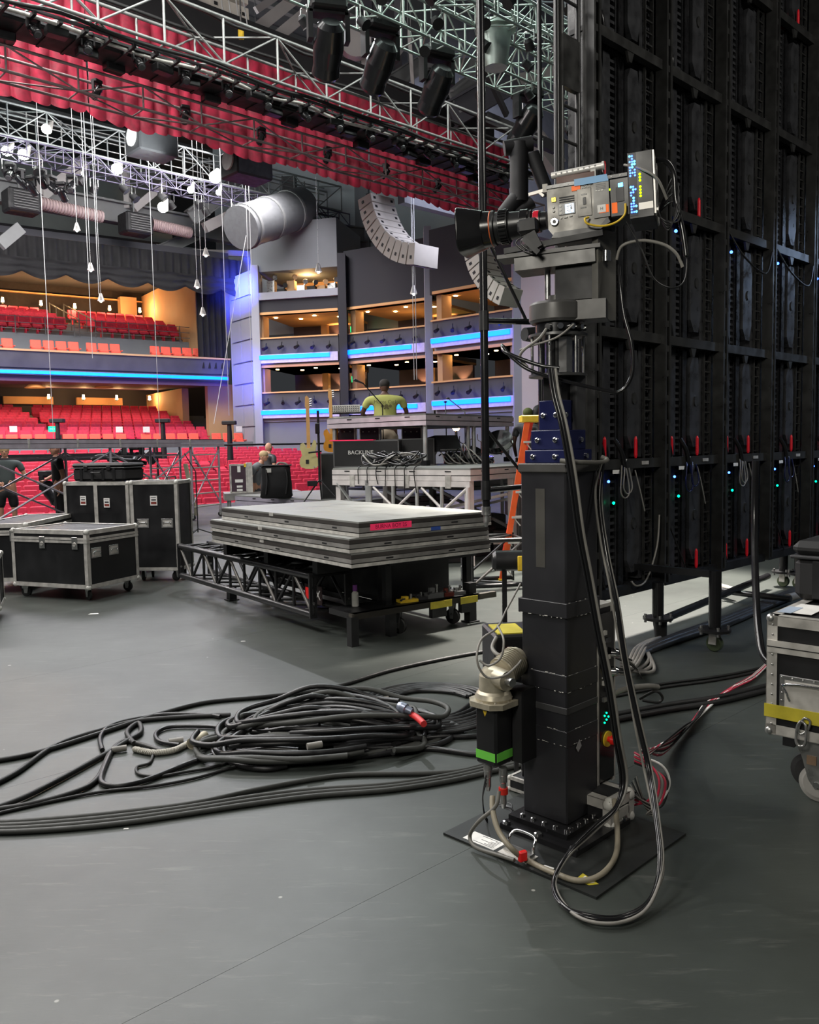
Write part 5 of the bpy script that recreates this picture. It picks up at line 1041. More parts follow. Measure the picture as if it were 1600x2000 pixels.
# ------------------------------------------------------------------ deck stack on its dolly
Sd = V((-.60, .80, 0)); Dk = FL(687, 1110, .68); e1 = Sd; e2 = V((.80, .60, 0)); aD = ang(e2)   # local x along right edge (e2), y along left edge (e1)
BRN = mat('brown_edge', (.035, .030, .027), .5)  # brown-black groove of the deck edge, its shadow put into the colour
def decks(o, n0, W_, L_, h, label, edge, top, slots=3):
    t = thing('stage_deck', label, 'stage deck', o, aD, 'stacked stage decks')
    MB().bb((.004, .004, 0), (W_ - .004, L_ - .004, h - .018)).build('core', BLKM, t)
    MB().bb((0, 0, h - .018), (W_, L_, h)).build('top_sheet', top, t)
    for z0, z1, n_ in ((.0, .026, 'lower_lip'), (.034, h - .046, 'edge_profile'), (h - .042, h - .012, 'dark_band')):
        edge_ = {'lower_lip': ALUD, 'edge_profile': edge, 'dark_band': BRN}[n_]; m = MB(); m.bb((-.006, -.006, z0), (W_ + .006, 0.002, z1)); m.bb((-.006, L_ - .002, z0), (W_ + .006, L_ + .006, z1)); m.bb((-.006, 0, z0), (.002, L_, z1)); m.bb((W_ - .002, 0, z0), (W_ + .006, L_, z1)); m.build(n_, edge_, t)
    sl = MB().bb((-.001, -.035, -.006), (.001, .035, .006)).mesh('slot', BLK); sq = MB().bb((-.035, -.001, -.006), (.035, .001, .006)).mesh('slot', BLK)
    zc = (.034 + h - .046) / 2
    for k in range(slots): ob('slot', sl, t, (-.0065, L_ * (.14 + .32 * k), zc)); 
    for k in range(2): ob('slot', sq, t, (W_ * (.25 + .45 * k), -.0065, zc))
    MB().bb((-.008, L_ * .56, h - .03), (-.005, L_ * .59, h)).build('joint_plate', ALUD, t); return t
DW, DL = 1.42, 2.56
decks(Dk, 0, DW, DL, .112, 'lowest grey stage deck in the stack on the black dolly', DECKS, DECK)
decks(Dk + V((-.012, .0, .115)), 0, DW, DL, .112, 'middle grey stage deck in the stack on the black dolly', DECKS, DECK)
d3 = decks(Dk + V((.06, .06, .230)), 0, DW - .06, DL - .08, .118, 'topmost grey stage deck with pink tape, on the dolly stack', DECKS, DECK)
tp = MB().bb((.10, -.0085, .045), (.50, -.0065, .095)).build('pink_tape', PNKT, d3); text('BURNA BOY 25', .045, mat('ink', (.25, .0, .04), .6), tp, (.30, -.0092, .070), (pi / 2, 0, 0))
MB().bb((.7, -.0075, .0), (.8, -.0065, .03)).build('blue_tape', mat('blue_tape', (.03, .08, .35), .5), d3)
# dolly
F0 = FL(690, 1262); dl = thing('deck_dolly', 'black steel dolly on casters carrying the stage decks, with a yellow marked front rail', 'dolly', V((F0.x, F0.y, 0)), aD)
BT = mat('dolly_black', (.013, .013, .014), .45, .2, var=.4)
ZF = .24
for a, b in (((0, 0), (1.35, 0)), ((.45, 0), (.45, 2.5)), ((1.35, 0), (1.35, 2.5)), ((.45, 2.5), (1.35, 2.5)), ((.45, 1.2), (1.35, 1.2)), ((.45, .4), (1.35, .4))): MB().bar((a[0], a[1], ZF), (b[0], b[1], ZF), .05, .05).build('rail', BT if a[1] or b[1] else mat('rail_worn', (.06, .055, .05), .45, .3), dl)
MB().bar((0, .0, .0), (0, 0, ZF), .07).build('foot', BT, dl); MB().bar((-.02, 0, ZF), (1.55, 0, ZF), .05, .05).build('front_rail', mat('rail_worn2', (.07, .062, .05), .45, .3), dl)
for x, w in ((.78, .24), (1.12, .20)): MB().bb((x, -.03, ZF - .04), (x + w, -.026, ZF + .02)).build('yellow_mark', YELT, dl); 
for x in (.8, 1.13): MB().bb((x, -.028, ZF - .12), (x + .16, .02, ZF - .02)).build('fork_pocket', BT, dl)
for x in (.45, 1.35):
    for y in (.10, 2.4):
        MB().bar((x, y, .0 if (x, y) != (0, 0) else 0), (x, y, ZF), .07).build('foot', BT, dl); MB().bar((x, y + .05, ZF), (x, y + .05, .66), .06).build('post', BT, dl)
MB().bb((.42, .06, .60), (1.37, 2.5, .675)).build('bed', BT, dl)
MB().bb((.0, .0, .215), (1.33, .36, ZF + .022)).build('shelf', BT, dl)
for y in (.5, 1.4, 2.3): MB().bb((-.02, y, .53), (.5, y + .08, .675)).build('bearer', BT, dl)
MB().bb((.50, .35, .26), (1.3, 2.4, .58)).build('side_panels', BLKM, dl)
def caster(par, x, y, r=.05, ztop=.2, m_=RUB, rot=0):
    t = ob('caster', MB().bb((-.04, -.05, ztop - .006), (.04, .05, ztop)).mesh('caster', STL), par, (x, y, 0), rot)
    f = MB(); f.prism([(-.03, ztop), (.04, ztop), (.02, r * .7), (-.01, r * .7)], (-.022, 0, 0), (0, 1, 0), (0, 0, 1), (.004, 0, 0)); f.prism([(-.03, ztop), (.04, ztop), (.02, r * .7), (-.01, r * .7)], (.018, 0, 0), (0, 1, 0), (0, 0, 1), (.004, 0, 0)); f.build('fork', STL, t)
    MB().lathe((-.015, 0, r + .001), (1, 0, 0), [(0, r * .86), (.004, r), (.026, r), (.03, r * .86)], 20).build('wheel', m_, t); return t
for x, y in ((.55, .12), (1.15, .12), (.55, 2.3), (1.15, 2.3)): caster(dl, x, y, .07, ZF, RUB, .4)
# clutter on the dolly shelf
for i, (x, w, h, c, n_, l_) in enumerate(((.55, .17, .05, YEL, 'yellow_block', 'small yellow block on the dolly front shelf'), (.72, .12, .05, DKG, 'metal_bracket', 'dark bracket beside the yellow block on the dolly'), (.85, .16, .09, BEAM, 'metal_bracket', 'grey brackets piled at the middle of the dolly shelf'), (1.02, .1, .07, mat('dark_red', (.16, .03, .02), .5), 'metal_clamp', 'reddish clamp in the scrap pile on the dolly'), (1.14, .12, .06, STL, 'metal_clamp', 'bright steel clamp at the end of the scrap pile'))):
    o = thing(n_, l_, 'hardware', dl.matrix_basis @ V((x, .09, ZF + .025)), aD + rnd.uniform(-.4, .4)); m = MB(); m.bb((0, 0, 0), (w, .09, h * .5)); m.bb((w * .2, .02, h * .5), (w * .5, .06, h)); m.build('plate', c, o); MB().cyl((w * .7, .045, h * .3), (w * .7, .045, h * 1.3), .012, 8).build('bolt', STL, o); MB().bar((0, .0, h * .5), (w, .09, h * .9), .015).build('pin', DKG, o)
bo = thing('spray_bottle', 'small white bottle with purple cap inside the dolly', 'bottle', dl.matrix_basis @ V((.20, .26, ZF + .025)), 0); MB().lathe((0, 0, 0), (0, 0, 1), [(0, .03), (.11, .03), (.13, .015)], 12).build('body', LGT, bo); MB().lathe((0, 0, .13), (0, 0, 1), [(0, .022), (.05, .02)], 10).build('cap', mat('purple', (.15, .03, .2), .4), bo)
# black box truss leaning along the dolly
def trussblack(label, A, B, w, h, bay, cr, br, side, cat='truss'):
    A = V(A); B = V(B); d = (B - A); L = d.length; t = thing('black_box_truss', label, cat, A, ang(d))
    cm = MB().cyl((0, 0, 0), (L, 0, 0), cr, 12).mesh('chord', GLB)
    for y in (0, w * side):
        for z in (0, h): ob('chord', cm, t, (0, y, z))
    n = round(L / bay); b = L / n
    for i in range(n):
        for nm, p, q in (('brace', (0, 0, h if i % 2 else 0), (b, 0, 0 if i % 2 else h)), ('brace', (0, w * side, h if i % 2 else 0), (b, w * side, 0 if i % 2 else h)), ('brace', (0, 0, h), (b, w * side, h)), ('brace', (0, w * side, 0), (b, 0, 0))):
            MB().cyl(p, q, br, 7, cap=False).build(nm, GLG if nm == 'brace' and p[1] == 0 and p[2] != q[2] and i % 2 == 0 else GLB, t, loc=(i * b, 0, 0))
    for i in range(n + 1):
        MB().cyl((0, 0, 0), (0, 0, h), br, 7, cap=False).build('upright', GLB, t, loc=(i * b, 0, 0)); MB().cyl((0, 0, h), (0, w * side, h), br, 7, cap=False).build('rung', GLB, t, loc=(i * b, 0, 0))
    for x in (0, L):
        for y0 in (0, w * side):
            m = MB(); m.bb((x - .01, y0 - .035, -.03), (x + .01, y0 + .035, h + .03)); m.build('end_plate', GLB, t)
            for z in (.0, h * .3, h * .7, h): MB().cyl((x - .016, y0, z), (x + .016, y0, z), .013, 8).build('bolt', STL if z == h * .3 else BT, t)
    return t
GLB = mat('truss_black', (.018, .018, .019), .35, .15); GLG = mat('truss_scuffed', (.14, .13, .12), .45, .3)
ta = FL(612, 1201, .17); tb = FL(354, 1123, .17); dd_ = (tb - ta).normalized()
trussblack('black box truss lying along the left side of the deck dolly', V((ta.x, ta.y, .17)), V((tb.x, tb.y, .17)), .36, .335, .36, .033, .015, -1)
k_ = FL(585, 1155, .3); s = MB().bb((0, 0, 0), (.30, .005, .16)).build('cloth_sign', mat('sign_black', (.02, .01, .01), .6), None, loc=ta + dd_ * .25 + V((.05, .03, .08)), rz=ang(dd_) + pi); tag(s, 'small dark sign with red and white lettering inside the box truss', 'sign'); text('OX', .12, WHT, s, (.19, -.004, .08), (pi / 2, 0, 0)); MB().bb((.02, -.003, .03), (.1, -.001, .13)).build('red_patch', mat('sign_red', (.6, .01, .01), .5, emit=.3), s)
for a in ((453, 1172), (919, 1214)): o = FL(*a); t = thing('foot_post', 'black foot post %s' % ('under the box truss' if a[0] < 500 else 'at the right end of the dolly front rail'), 'post', o, aD); MB().bb((-.04, -.04, 0), (.04, .04, .36 if a[0] > 500 else .14)).build('post', BT, t); MB().bb((-.06, -.06, 0), (.06, .06, .012)).build('pad', BT, t)
# second black truss piece beyond, right
ta = FL(905, 1080, .5); trussblack('short black truss frame standing between deck stack and column', FL(925, 1150, .05) + V((0, .15, 0)), FL(985, 1146, .05) + V((.25, .15, 0)), .5, .5, .45, .025, .014, 1)
t = thing('motor_cart', 'black motor with yellow handle just left of the column', 'motor', AT(985, 1095, 5.6)); MB().lathe((-.08, 0, 0), (1, 0, 0), [(0, .05), (.02, .07), (.2, .07), (.22, .05)], 16).build('body', BLK, t); MB().bb((.08, -.09, -.06), (.12, -.07, .04), .005).build('handle', YEL, t); MB().bb((.13, -.09, .0), (.2, -.06, .05)).build('clip', STL, t); MB().bar((0, 0, -.06), (0, 0, -1.0 + .2), .03).build('stand', BLK, t)
# ------------------------------------------------------------------ road cases
def road_case(label, F, L, R, z0, z1, ew=.035, doors=0, lid=None, wheel=.055, handles=(), latches=(), seam=None, name='road_case', br=.03, edge=ALUD, body=LAM, labels=()):
    F = V(F); a = (V(R) - F); b = (V(L) - F); wx = a.length; wy = b.length; a.normalize(); b = V((-a.y, a.x, 0))
    t = thing(name, label, 'flight case', V((F.x, F.y, 0)), ang(a))
    MB().bb((.004, .004, z0 + .004), (wx - .004, wy - .004, z1 - .004)).build('body', body, t)
    m = MB(); case_edges(m, 0, wx, 0, wy, z0, z1, ew); m.build('edging', edge, t); corners(t, 0, wx, 0, wy, z0, z1, br)
    if lid:
        m = MB(); 
        for z_ in (lid - .03, lid + .003):
            m.bb((-.007, -.007, z_), (wx + .007, 0, z_ + .026)); m.bb((-.007, 0, z_), (0, wy, z_ + .026)); m.bb((wx, 0, z_), (wx + .007, wy, z_ + .026))
        m.build('lid_profile', edge, t)
    if doors:
        for k in range(1, doors):
            x = wx * k / doors; MB().bb((x - ew * .7, -.006, z0), (x + ew * .7, 0, z1)).build('door_strip', edge, t)
    for side, u, z, s_ in handles:     # recessed butterfly handle
        o = ob('handle', MB().bb((-.075, -.004, -.055), (.075, .0, .055), .004).mesh('handle', STL), t, (u, -.002, z) if side == 'x' else (-.002, u, z), 0 if side == 'x' else -pi / 2, sc=s_)
        MB().bb((-.058, -.0052, -.04), (.058, -.004, .04)).build('dish', ALUD, o); MB().tube([(-.045, -.006, -.015), (-.045, -.014, -.005), (-.045, -.014, .012), (.045, -.014, .012), (.045, -.014, -.005), (.045, -.006, -.015)], .005, 6, 3).build('grip', CHR, o)
    for side, u, z, s_ in latches:
        o = ob('latch', MB().bb((-.035, -.008, -.06), (.035, -.002, .06), .004).mesh('latch', STL), t, (u, -.004, z) if side == 'x' else (-.004, u, z), 0 if side == 'x' else -pi / 2, sc=s_)
        MB().lathe((0, -.008, -.01), (0, -1, 0), [(0, .022), (.006, .02)], 14).build('key_boss', ALUD, o); MB().bb((-.02, -.014, -.018), (.02, -.012, -.006)).build('wing', CHR, o)
    for u, z in labels:
        o = MB().bb((u - .045, -.0085, z - .06), (u + .045, -.0070, z + .06)).build('paper_label', WHT, t); MB().bb((u - .035, -.0092, z - .045), (u + .035, -.0086, z - .015)).build('printed_block', mat('lab', (.2, .03, .02), .6) , o); MB().bb((u - .03, -.0092, z + .0), (u + .03, -.0086, z + .018)).build('printed_line', DKG, o); MB().bb((u - .035, -.0092, z + .035), (u + .03, -.0086, z + .042)).build('printed_line', DKG, o)
    if wheel:
        for x in (.09, wx - .09):
            for y in (.09, wy - .09): caster(t, x, y, wheel, z0 + .0, RUB, rnd.uniform(-.5, .5))
    return t
Fc = FL(175, 1176)
road_case('front silver edged black trunk with two butterfly handles, left of the box truss', Fc, FL(62, 1160), FL(273, 1152), .14, .765, .042, lid=.66, handles=(('x', .13, .52, 1.0), ('x', .40, .52, 1.0)), latches=(('y', .16, .63, 1.1), ('y', .62, .63, 1.1)), wheel=.055)
road_case('black trunk with silver lid at the left edge behind the front trunk', FL(58, 1158), FL(-60, 1165), FL(150, 1120), .14, .80, .042, lid=.70, latches=(('y', .15, .67, 1.1), ('y', .5, .67, 1.1)), wheel=.055)
road_case('low black case stub at the left picture edge', FL(2, 1215), FL(-70, 1200), FL(10, 1195), .12, .62, .04, wheel=.05)
F2 = FL(262, 1136); R2 = FL(350, 1136)
a_ = (R2 - F2).normalized(); F2 = F2; 
road_case('tall black double door case with butterfly handles behind the front trunk', F2, F2 + V((-a_.y, a_.x, 0)) * .45, F2 + a_ * .60, .14, 1.235, .038, handles=(('x', .15, .72, 1.0), ('x', .46, .72, 1.0)), wheel=.06, labels=((.30, 1.0),))
F3 = FL(133, 1122); road_case('wide black case with two paper labels carrying the plastic hard case', F3, F3 + V((0, .7, 0)), F3 + (FL(258, 1126) - F3), .14, 1.215, .04, doors=2, wheel=.06, labels=((.30, .98), (.66, .95)))
# side handle of the tall case is on its right side
def hardcase(label, loc, rz, L, W_, H):
    t = thing('hard_case', label, 'hard case', loc, rz)
    MB().bb((0, 0, 0), (L, W_, H * .72), .03).build('base', BLKM, t); MB().bb((-.01, -.01, H * .74), (L + .01, W_ + .01, H), .03).build('lid', BLKM, t); MB().bb((-.014, -.014, H * .70), (L + .014, W_ + .014, H * .76), .006).build('rim', DKG, t)
    n = 4; rb = MB().bb((-.02, -.012, .01), (.02, .0, H * .68), .004).mesh('rib', BLK)
    for k in range(n): ob('rib', rb, t, (L * (.18 + .21 * k), .002, 0))
    for x in (.28, .72): MB().bb((L * x - .03, -.024, H * .60), (L * x + .03, -.012, H * .84), .004).build('latch', BLK, t)
    MB().tube([(L * .42, -.02, H * .5), (L * .42, -.05, H * .48), (L * .58, -.05, H * .48), (L * .58, -.02, H * .5)], .01, 6, 3).build('handle', BLK, t); return t
a3 = (FL(258, 1126) - F3); hardcase('black plastic hard case lying on the wide case with paper labels', F3 + V((.08, .1, 1.225)), ang(a3), .80, .45, .235)
# right foreground case
F4 = AT(1497, 1480, 3.70); F4.z = 0; R4 = V((.73, -.68, 0)).normalized(); L4 = V((-R4.y, R4.x, 0))
rc = road_case('large silver edged black case with yellow tape and a steel carabiner at the right edge', F4, F4 + L4 * .8, F4 + R4 * 1.0, .285, .817, .042, wheel=0, br=.022)
MB().bb((.0, -.010, .655), (1.0, -.003, .71)).build('lid_profile', ALUD, rc); MB().bb((.0, -.012, .680), (1.0, -.009, .684)).build('lid_gap', BLK, rc)
o = MB().bb((.055, -.008, .40), (.36, -.002, .56), .004).build('handle_dish', STL, rc)
MB().bb((.078, -.0095, .42), (.34, -.008, .54)).build('dish_recess', ALUD, o); MB().tube([(.10, -.01, .45), (.092, -.018, .48), (.092, -.02, .525), (.32, -.02, .525), (.32, -.018, .47)], .006, 8, 4).build('bail', CHR, o)
rv = MB().sph((0, 0, 0), .005, 8, 6, (1, .5, 1)).mesh('rivet', STL)
for k in range(7): ob('rivet', rv, o, (.065 + .045 * k, -.008, .55)); ob('rivet', rv, o, (.065 + .045 * k, -.008, .41))
for k in range(3): ob('rivet', rv, o, (.066, -.008, .445 + .035 * k))
for k in range(11): ob('rivet', rv, rc, (.022, -.006, .33 + .045 * k))
MB().bb((-.008, -.0135, .362), (1.0, -.0095, .42)).build('yellow_tape', YELT, rc)
c = MB().tube([(.155, -.03, .375), (.143, -.035, .35), (.14, -.04, .29), (.152, -.04, .268), (.175, -.04, .275), (.182, -.04, .32), (.176, -.035, .365), (.155, -.03, .375)], .006, 8, 5).build('carabiner', STL, rc, label='dull steel carabiner clipped through a second one'); MB().tube([(.165, -.03, .385), (.15, -.03, .36), (.147, -.035, .33), (.162, -.035, .32), (.185, -.03, .345), (.192, -.025, .38), (.175, -.03, .392), (.165, -.03, .385)], .0055, 8, 5).build('carabiner', STL, rc)
t = ob('caster', MB().bb((.11, .05, .27), (.26, .20, .285)).mesh('caster_plate', STL), rc)
f = MB(); pf_ = [(.11, .27), (.25, .27), (.235, .18), (.232, .10), (.20, .06), (.17, .10), (.145, .19)]
f.prism(pf_, (0, .03, 0), (1, 0, 0), (0, 0, 1), (0, .006, 0)); f.prism(pf_, (0, .105, 0), (1, 0, 0), (0, 0, 1), (0, .006, 0)); f.build('fork', STL, t)
MB().lathe((.205, .045, .082), (0, 1, 0), [(0, .06), (.003, .068), (.006, .080), (.045, .080), (.05, .068)], 32).build('wheel', mat('wheel_grey', (.30, .29, .27), .45), t); MB().lathe((.205, .026, .082), (0, 1, 0), [(0, .014), (.02, .02)], 14).build('hub', CHR, t)
MB().bb((.07, .0, .24), (.12, .03, .28)).build('brake', BLK, t); MB().bb((.165, .024, .17), (.205, .03, .21)).build('fork_plate', mat('rusty', (.2, .13, .08), .6), t)
MB().lathe((.13, .17, .082), (0, 1, 0), [(0, .06), (.004, .082), (.045, .082), (.05, .06)], 28).build('wheel', RUB, t)
for x, y in ((.8, .12), (.8, .65), (.18, .65)): caster(rc, x, y, .08, .285, RUB, .3)
MB().bb((.03, .10, .8205), (.15, .34, .822)).build('paper_sheet', WHT, rc); MB().bb((.01, .08, .8222), (.07, .24, .8236)).build('paper_sheet', mat('blue_paper', (.35, .42, .52), .6), rc)
o = F4 + L4 * .42 - R4 * .035; hardcase('tall black plastic hard case standing on the right edge case', V((o.x, o.y, .826)), ang(R4), .6, .34, .285)
# ------------------------------------------------------------------ risers
r1 = V((-.79, .61, 0)).normalized(); r2 = V((-r1.y * -1, 0, 0)); r2 = V((r1.y, -r1.x, 0)); aR = ang(r2)     # local x = r2 (right, away), y = r1 (left, away)
def deck_edge(t, Lx, Ly, z1, th, edge, top):
    MB().bb((0, 0, z1 - .02), (Lx, Ly, z1)).build('deck_top', top, t)
    for k, (a, b) in enumerate(((z1 - th, z1 - th * .62), (z1 - th * .55, z1 - .024))):
        m = MB(); m.bb((-.01, -.01, a), (Lx + .01, .01, b)); m.bb((-.01, 0, a), (.01, Ly + .01, b)); m.bb((0, Ly - .01, a), (Lx, Ly + .01, b)); m.bb((Lx - .01, 0, a), (Lx + .01, Ly, b)); m.build('edge_profile', edge, t)
    m = MB().bb((.01, .01, z1 - th + .01), (Lx - .01, Ly - .01, z1 - .02)).build('core', BLKM, t)
    s1 = MB().bb((-.014, -.05, -.008), (-.009, .05, .008)).mesh('slot', BLK); s2 = MB().bb((-.05, -.014, -.008), (.05, -.009, .008)).mesh('slot', BLK)
    for k in range(max(2, int(Ly / .6))): ob('slot', s1, t, (0, .35 + .6 * k, z1 - .045))
    for k in range(max(2, int(Lx / .6))): ob('slot', s2, t, (.3 + .6 * k, 0, z1 - .045))
def post(t, x, y, z0, z1, r=.028, m_=ALUT, n='leg'): return MB().cyl((x, y, z0), (x, y, z1), r, 10).build(n, m_, t)
C0 = V((.805, 11.0, 0)); ZM = 1.30
for k in range(2):
    t = thing('stage_riser', ('silver edged stage deck riser with a welded truss frame behind the deck stack', 'further silver edged stage deck riser carrying the drum kit')[k], 'stage riser', C0 + r2 * (1.24 * k), aR)
    deck_edge(t, 1.22, 2.44, ZM, .17, DECKW if k == 0 else mat('pink_edge', (.62, .50, .56), .42, .25), DECK)  # pink light on the further riser is put into its edge colour
    for x in (.06, 1.16):
        for y in (.06, 2.36): MB().bb((x - .045, y - .045, 0), (x + .045, y + .045, ZM - .17)).build('leg', DECKW if k == 0 else GRY, t)
    if k == 0:
        MB().bb((-.02, .0, ZM - .25), (.03, 2.44, ZM - .175)).build('top_rail', DECKW, t); MB().bb((-.02, .0, .66), (.03, 1.75, .74)).build('bottom_rail', DECKW, t); MB().bb((-.02, .0, .56), (.03, 1.75, .60)).build('bottom_rail', DECKW, t)
        for y in (.0, .42, .84, 1.26, 1.68): MB().cyl((0, y + .04, .74), (0, y + .04, ZM - .25), .026, 8).build('upright', DECKW if y in (0,) else ALUT, t)
        for a, b in ((.06, .42), (.8, .46), (.88, 1.24), (1.66, 1.3)): MB().cyl((0, a, ZM - .27), (0, b, .75), .020, 8).build('brace', DECKW, t)
        MB().bar((0, 2.35, ZM - .22), (0, 1.85, .55), .05, .02).build('angle_brace', ALUT, t); MB().bb((-.02, 1.74, .5), (.04, 1.80, ZM - .17)).build('post', ALUT, t)
        for y in (.3, 1.0, 2.0): MB().bb((-.026, y, ZM - .27), (-.01, y + .09, ZM - .10)).build('bracket', ALUD, t)
    MB().bar((.1, .1, .35), (1.1, 2.3, .9), .04).build('cross_brace', ALUT, t); MB().bar((.1, 2.3, .35), (1.1, .1, .9), .04).build('cross_brace', ALUT, t)
for k in range(9):
    o = C0 + r2 * rnd.uniform(.2, 2.1) + r1 * rnd.uniform(.3, 2.2); t = thing('stored_gear', 'dark gear stored in the shade under the stage risers', 'equipment', V((o.x, o.y, 0)), rnd.uniform(0, 3), 'gear under the risers')
    MB().bb((-.2, -.15, 0), (.2, .15, rnd.uniform(.25, .55)), .01).build('case', BLKM, t); MB().bb((-.2, -.155, .15), (.2, -.15, .18)).build('edging', ALUD, t)
CU = V((.275, 12.9, 0)); ZU = 2.10
t = thing('raised_platform', 'raised silver edged platform on short legs standing on the risers', 'stage riser', CU, aR)
deck_edge(t, 2.6, 2.04, ZU, .18, mat('lilac_edge', (.66, .58, .63), .42, .25), DECK)
for x, y in ((.06, .06), (.06, 1.95), (1.25, .06), (1.42, .06), (2.5, .06), (2.5, 1.95), (1.25, 1.95)):
    post(t, x, y, ZM, ZU - .18, .034); MB().bb((x - .05, y - .05, ZM + .001), (x + .05, y + .05, ZM + .08)).build('leg_socket', BLK, t)
for k in range(2):
    o = C0 + r2 * 2.5 + r1 * (.0 + 1.24 * k); t = thing('rear_riser', 'rear stage deck behind the risers, %s' % ('under the drum kit', 'where the man in the green shirt stands')[k], 'stage riser', o + (r1 * .35 if k else V()), aR); deck_edge(t, 2.2, 1.6 if k else 1.2, (ZM, 1.0)[k], .15, DECKS, DECK)
    for x in (.1, 2.1):
        for y in (.1, 1.1): post(t, x, y, 0, (ZM, 1.0)[k] - .15)
CL = V((-.95, 13.3, 0)); ZL = .75; l1 = V((-.68, .73, 0)).normalized(); l2 = V((l1.y, -l1.x, 0)); aL = ang(l2)
t = thing('low_riser', 'low stage riser with silver edge carrying the black bag and guitars', 'stage riser', CL, aL); deck_edge(t, 2.3, 3.4, ZL, .17, mat('lilac_edge2', (.40, .37, .44), .42, .25), DECK)
for x, y in ((.1, .3), (.1, 1.2), (.1, 1.9), (.1, 3.1), (2.2, .3), (2.2, 3.1), (1.2, 3.2)): post(t, x, y, 0, ZL - .17, .035)
for k in range(12): tag(MB().tube([CL + l1 * rnd.uniform(.2, 3) + l2 * rnd.uniform(.1, 1) + V((0, 0, rnd.uniform(.02, .3))) for _ in range(5)], .015, 5, 5).build('cable', RUB), 'black cable strewn in the shade under the low riser', 'cable', 'cables under the low riser')
# bag
o = AT(540, 950, 14.6); o.z = ZL; t = thing('equipment_bag', 'bulky black soft bag standing on the low riser', 'bag', o, .1)
P = []; nn = 20
for z, a, b in ((0, .24, .16), (.03, .27, .19), (.25, .26, .18), (.45, .255, .18), (.54, .25, .17), (.56, .20, .13)):
    for i in range(nn):
        an = 2 * pi * i / nn; c, s_ = cos(an), sin(an); P.append((a * math.copysign(abs(c) ** .45, c) + .012 * sin(5 * an + z * 9), b * math.copysign(abs(s_) ** .45, s_) + .01 * sin(7 * an + z * 14), z))
MB().add(P, [(k * nn + i, k * nn + (i + 1) % nn, (k + 1) * nn + (i + 1) % nn, (k + 1) * nn + i) for k in range(5) for i in range(nn)] + [tuple(range(nn))[::-1], tuple(range(5 * nn, 6 * nn))], True).build('bag_body', VEL, t)
MB().bb((-.27, -.18, .555), (.27, .18, .575), .008).build('top_flap', VEL, t); MB().bb((-.16, -.192, .45), (-.07, -.186, .52)).build('paper_tag', LGT, t); MB().tube([(.02, -.05, .57), (.06, -.05, .61), (.16, -.05, .60), (.2, -.05, .57)], .02, 6, 4).build('handle', CABG, t)
for x in (-.16, .18): MB().tube([(x, -.19, .5), (x + .02, -.215, .3), (x - .01, -.2, .08)], .014, 5, 4).build('strap', BLKM, t)
# small rack case on the platform at the left
o = AT(467, 950, 16.6); o.z = .76; t = thing('rack_case', 'small plum black flight case left of the soft bag', 'flight case', o, .25); MB().bb((-.17, -.15, 0), (.15, .15, .55)).build('body', mat('plum_laminate', (.05, .025, .04), .5), t); m = MB(); case_edges(m, -.17, .15, -.15, .15, 0, .55, .02); m.build('edging', ALUD, t); MB().bb((.15, -.15, 0), (.26, .15, .58)).build('lid', ALUD, t)
for a, b, c, d in ((-.03, .40, .03, .52), (-.08, .20, .07, .26), (-.05, .10, .06, .14), (-.05, .03, .06, .07)): MB().bb((a, -.158, b), (c, -.154, d)).build('paper_label', WHT, t)
MB().bb((.10, -.16, .5), (.14, -.15, .57)).build('yellow_tape', YEL, t)
t = thing('rear_table_riser', 'grey low platform under the small plum flight case', 'stage riser', V((o.x, o.y, 0)), .25); MB().bb((-.3, -.3, .62), (1.2, .5, .755)).build('deck', DECKS, t)
for x in (-.2, 1.1):
    for y in (-.2, .4): post(t, x, y, 0, .62)
# guitars on a stand
def bass(label, px, py, Y, sc, body, neck, head, rz):
    o = AT(px, py, Y); t = thing('bass_guitar', label, 'guitar', o, rz, 'bass guitars')
    out = [(-.14, 0), (-.165, .06), (-.155, .14), (-.12, .20), (-.13, .27), (-.155, .33), (-.14, .40), (-.09, .43), (-.055, .38), (-.03, .33), (.03, .33), (.05, .36), (.09, .47), (.13, .46), (.14, .38), (.12, .28), (.13, .2), (.165, .12), (.17, .04), (.13, -.02), (.05, -.035), (-.06, -.03)]
    MB().prism(out, (0, -.02, 0), (1, 0, 0), (0, 0, 1), (0, .04, 0)).build('body', body, t)
    MB().bb((-.03, .005, .30), (.03, .03, 1.02)).build('neck', neck, t); MB().bb((-.031, -.001, .30), (.031, .006, 1.02)).build('fretboard', neck, t)
    MB().prism([(-.03, 1.02), (-.045, 1.06), (-.04, 1.22), (-.01, 1.25), (.03, 1.2), (.03, 1.02)], (0, .0, 0), (1, 0, 0), (0, 0, 1), (0, .02, 0)).build('headstock', head, t)
    for k in range(4): MB().cyl((.03, .01, 1.06 + .04 * k), (.075, .01, 1.07 + .04 * k), .012, 8).build('tuner', STL, t)
    MB().bb((-.055, -.026, .055), (.0, -.02, .13)).build('pickup_cover', BLK, t); MB().cyl((.09, -.02, .0), (.09, -.03, .0), .014, 8).build('knob', STL, t)
    t.scale = (sc, sc, sc); return t
CRM = mat('cream_guitar', (.60, .53, .24), .35); MAPLE = mat('maple', (.65, .36, .12), .4)
bass('cream bass guitar hanging on the stand beside the black bag', 604, 912, 13.6, .92, CRM, MAPLE, MAPLE, .05)
bass('second bass guitar with orange neck behind the cream one', 648, 880, 14.3, .85, mat('sunburst', (.6, .25, .02), .35), MAPLE, MAPLE, -.1)
o = AT(625, 955, 13.5); o.z = ZL; t = thing('guitar_stand', 'black tripod guitar stand on the low riser', 'stand', o, .2)
for a in (-2.6, -.5, 1.4): MB().cyl((0, 0, .35), (.32 * cos(a), .32 * sin(a), .01), .013, 8).build('leg', BLK, t)
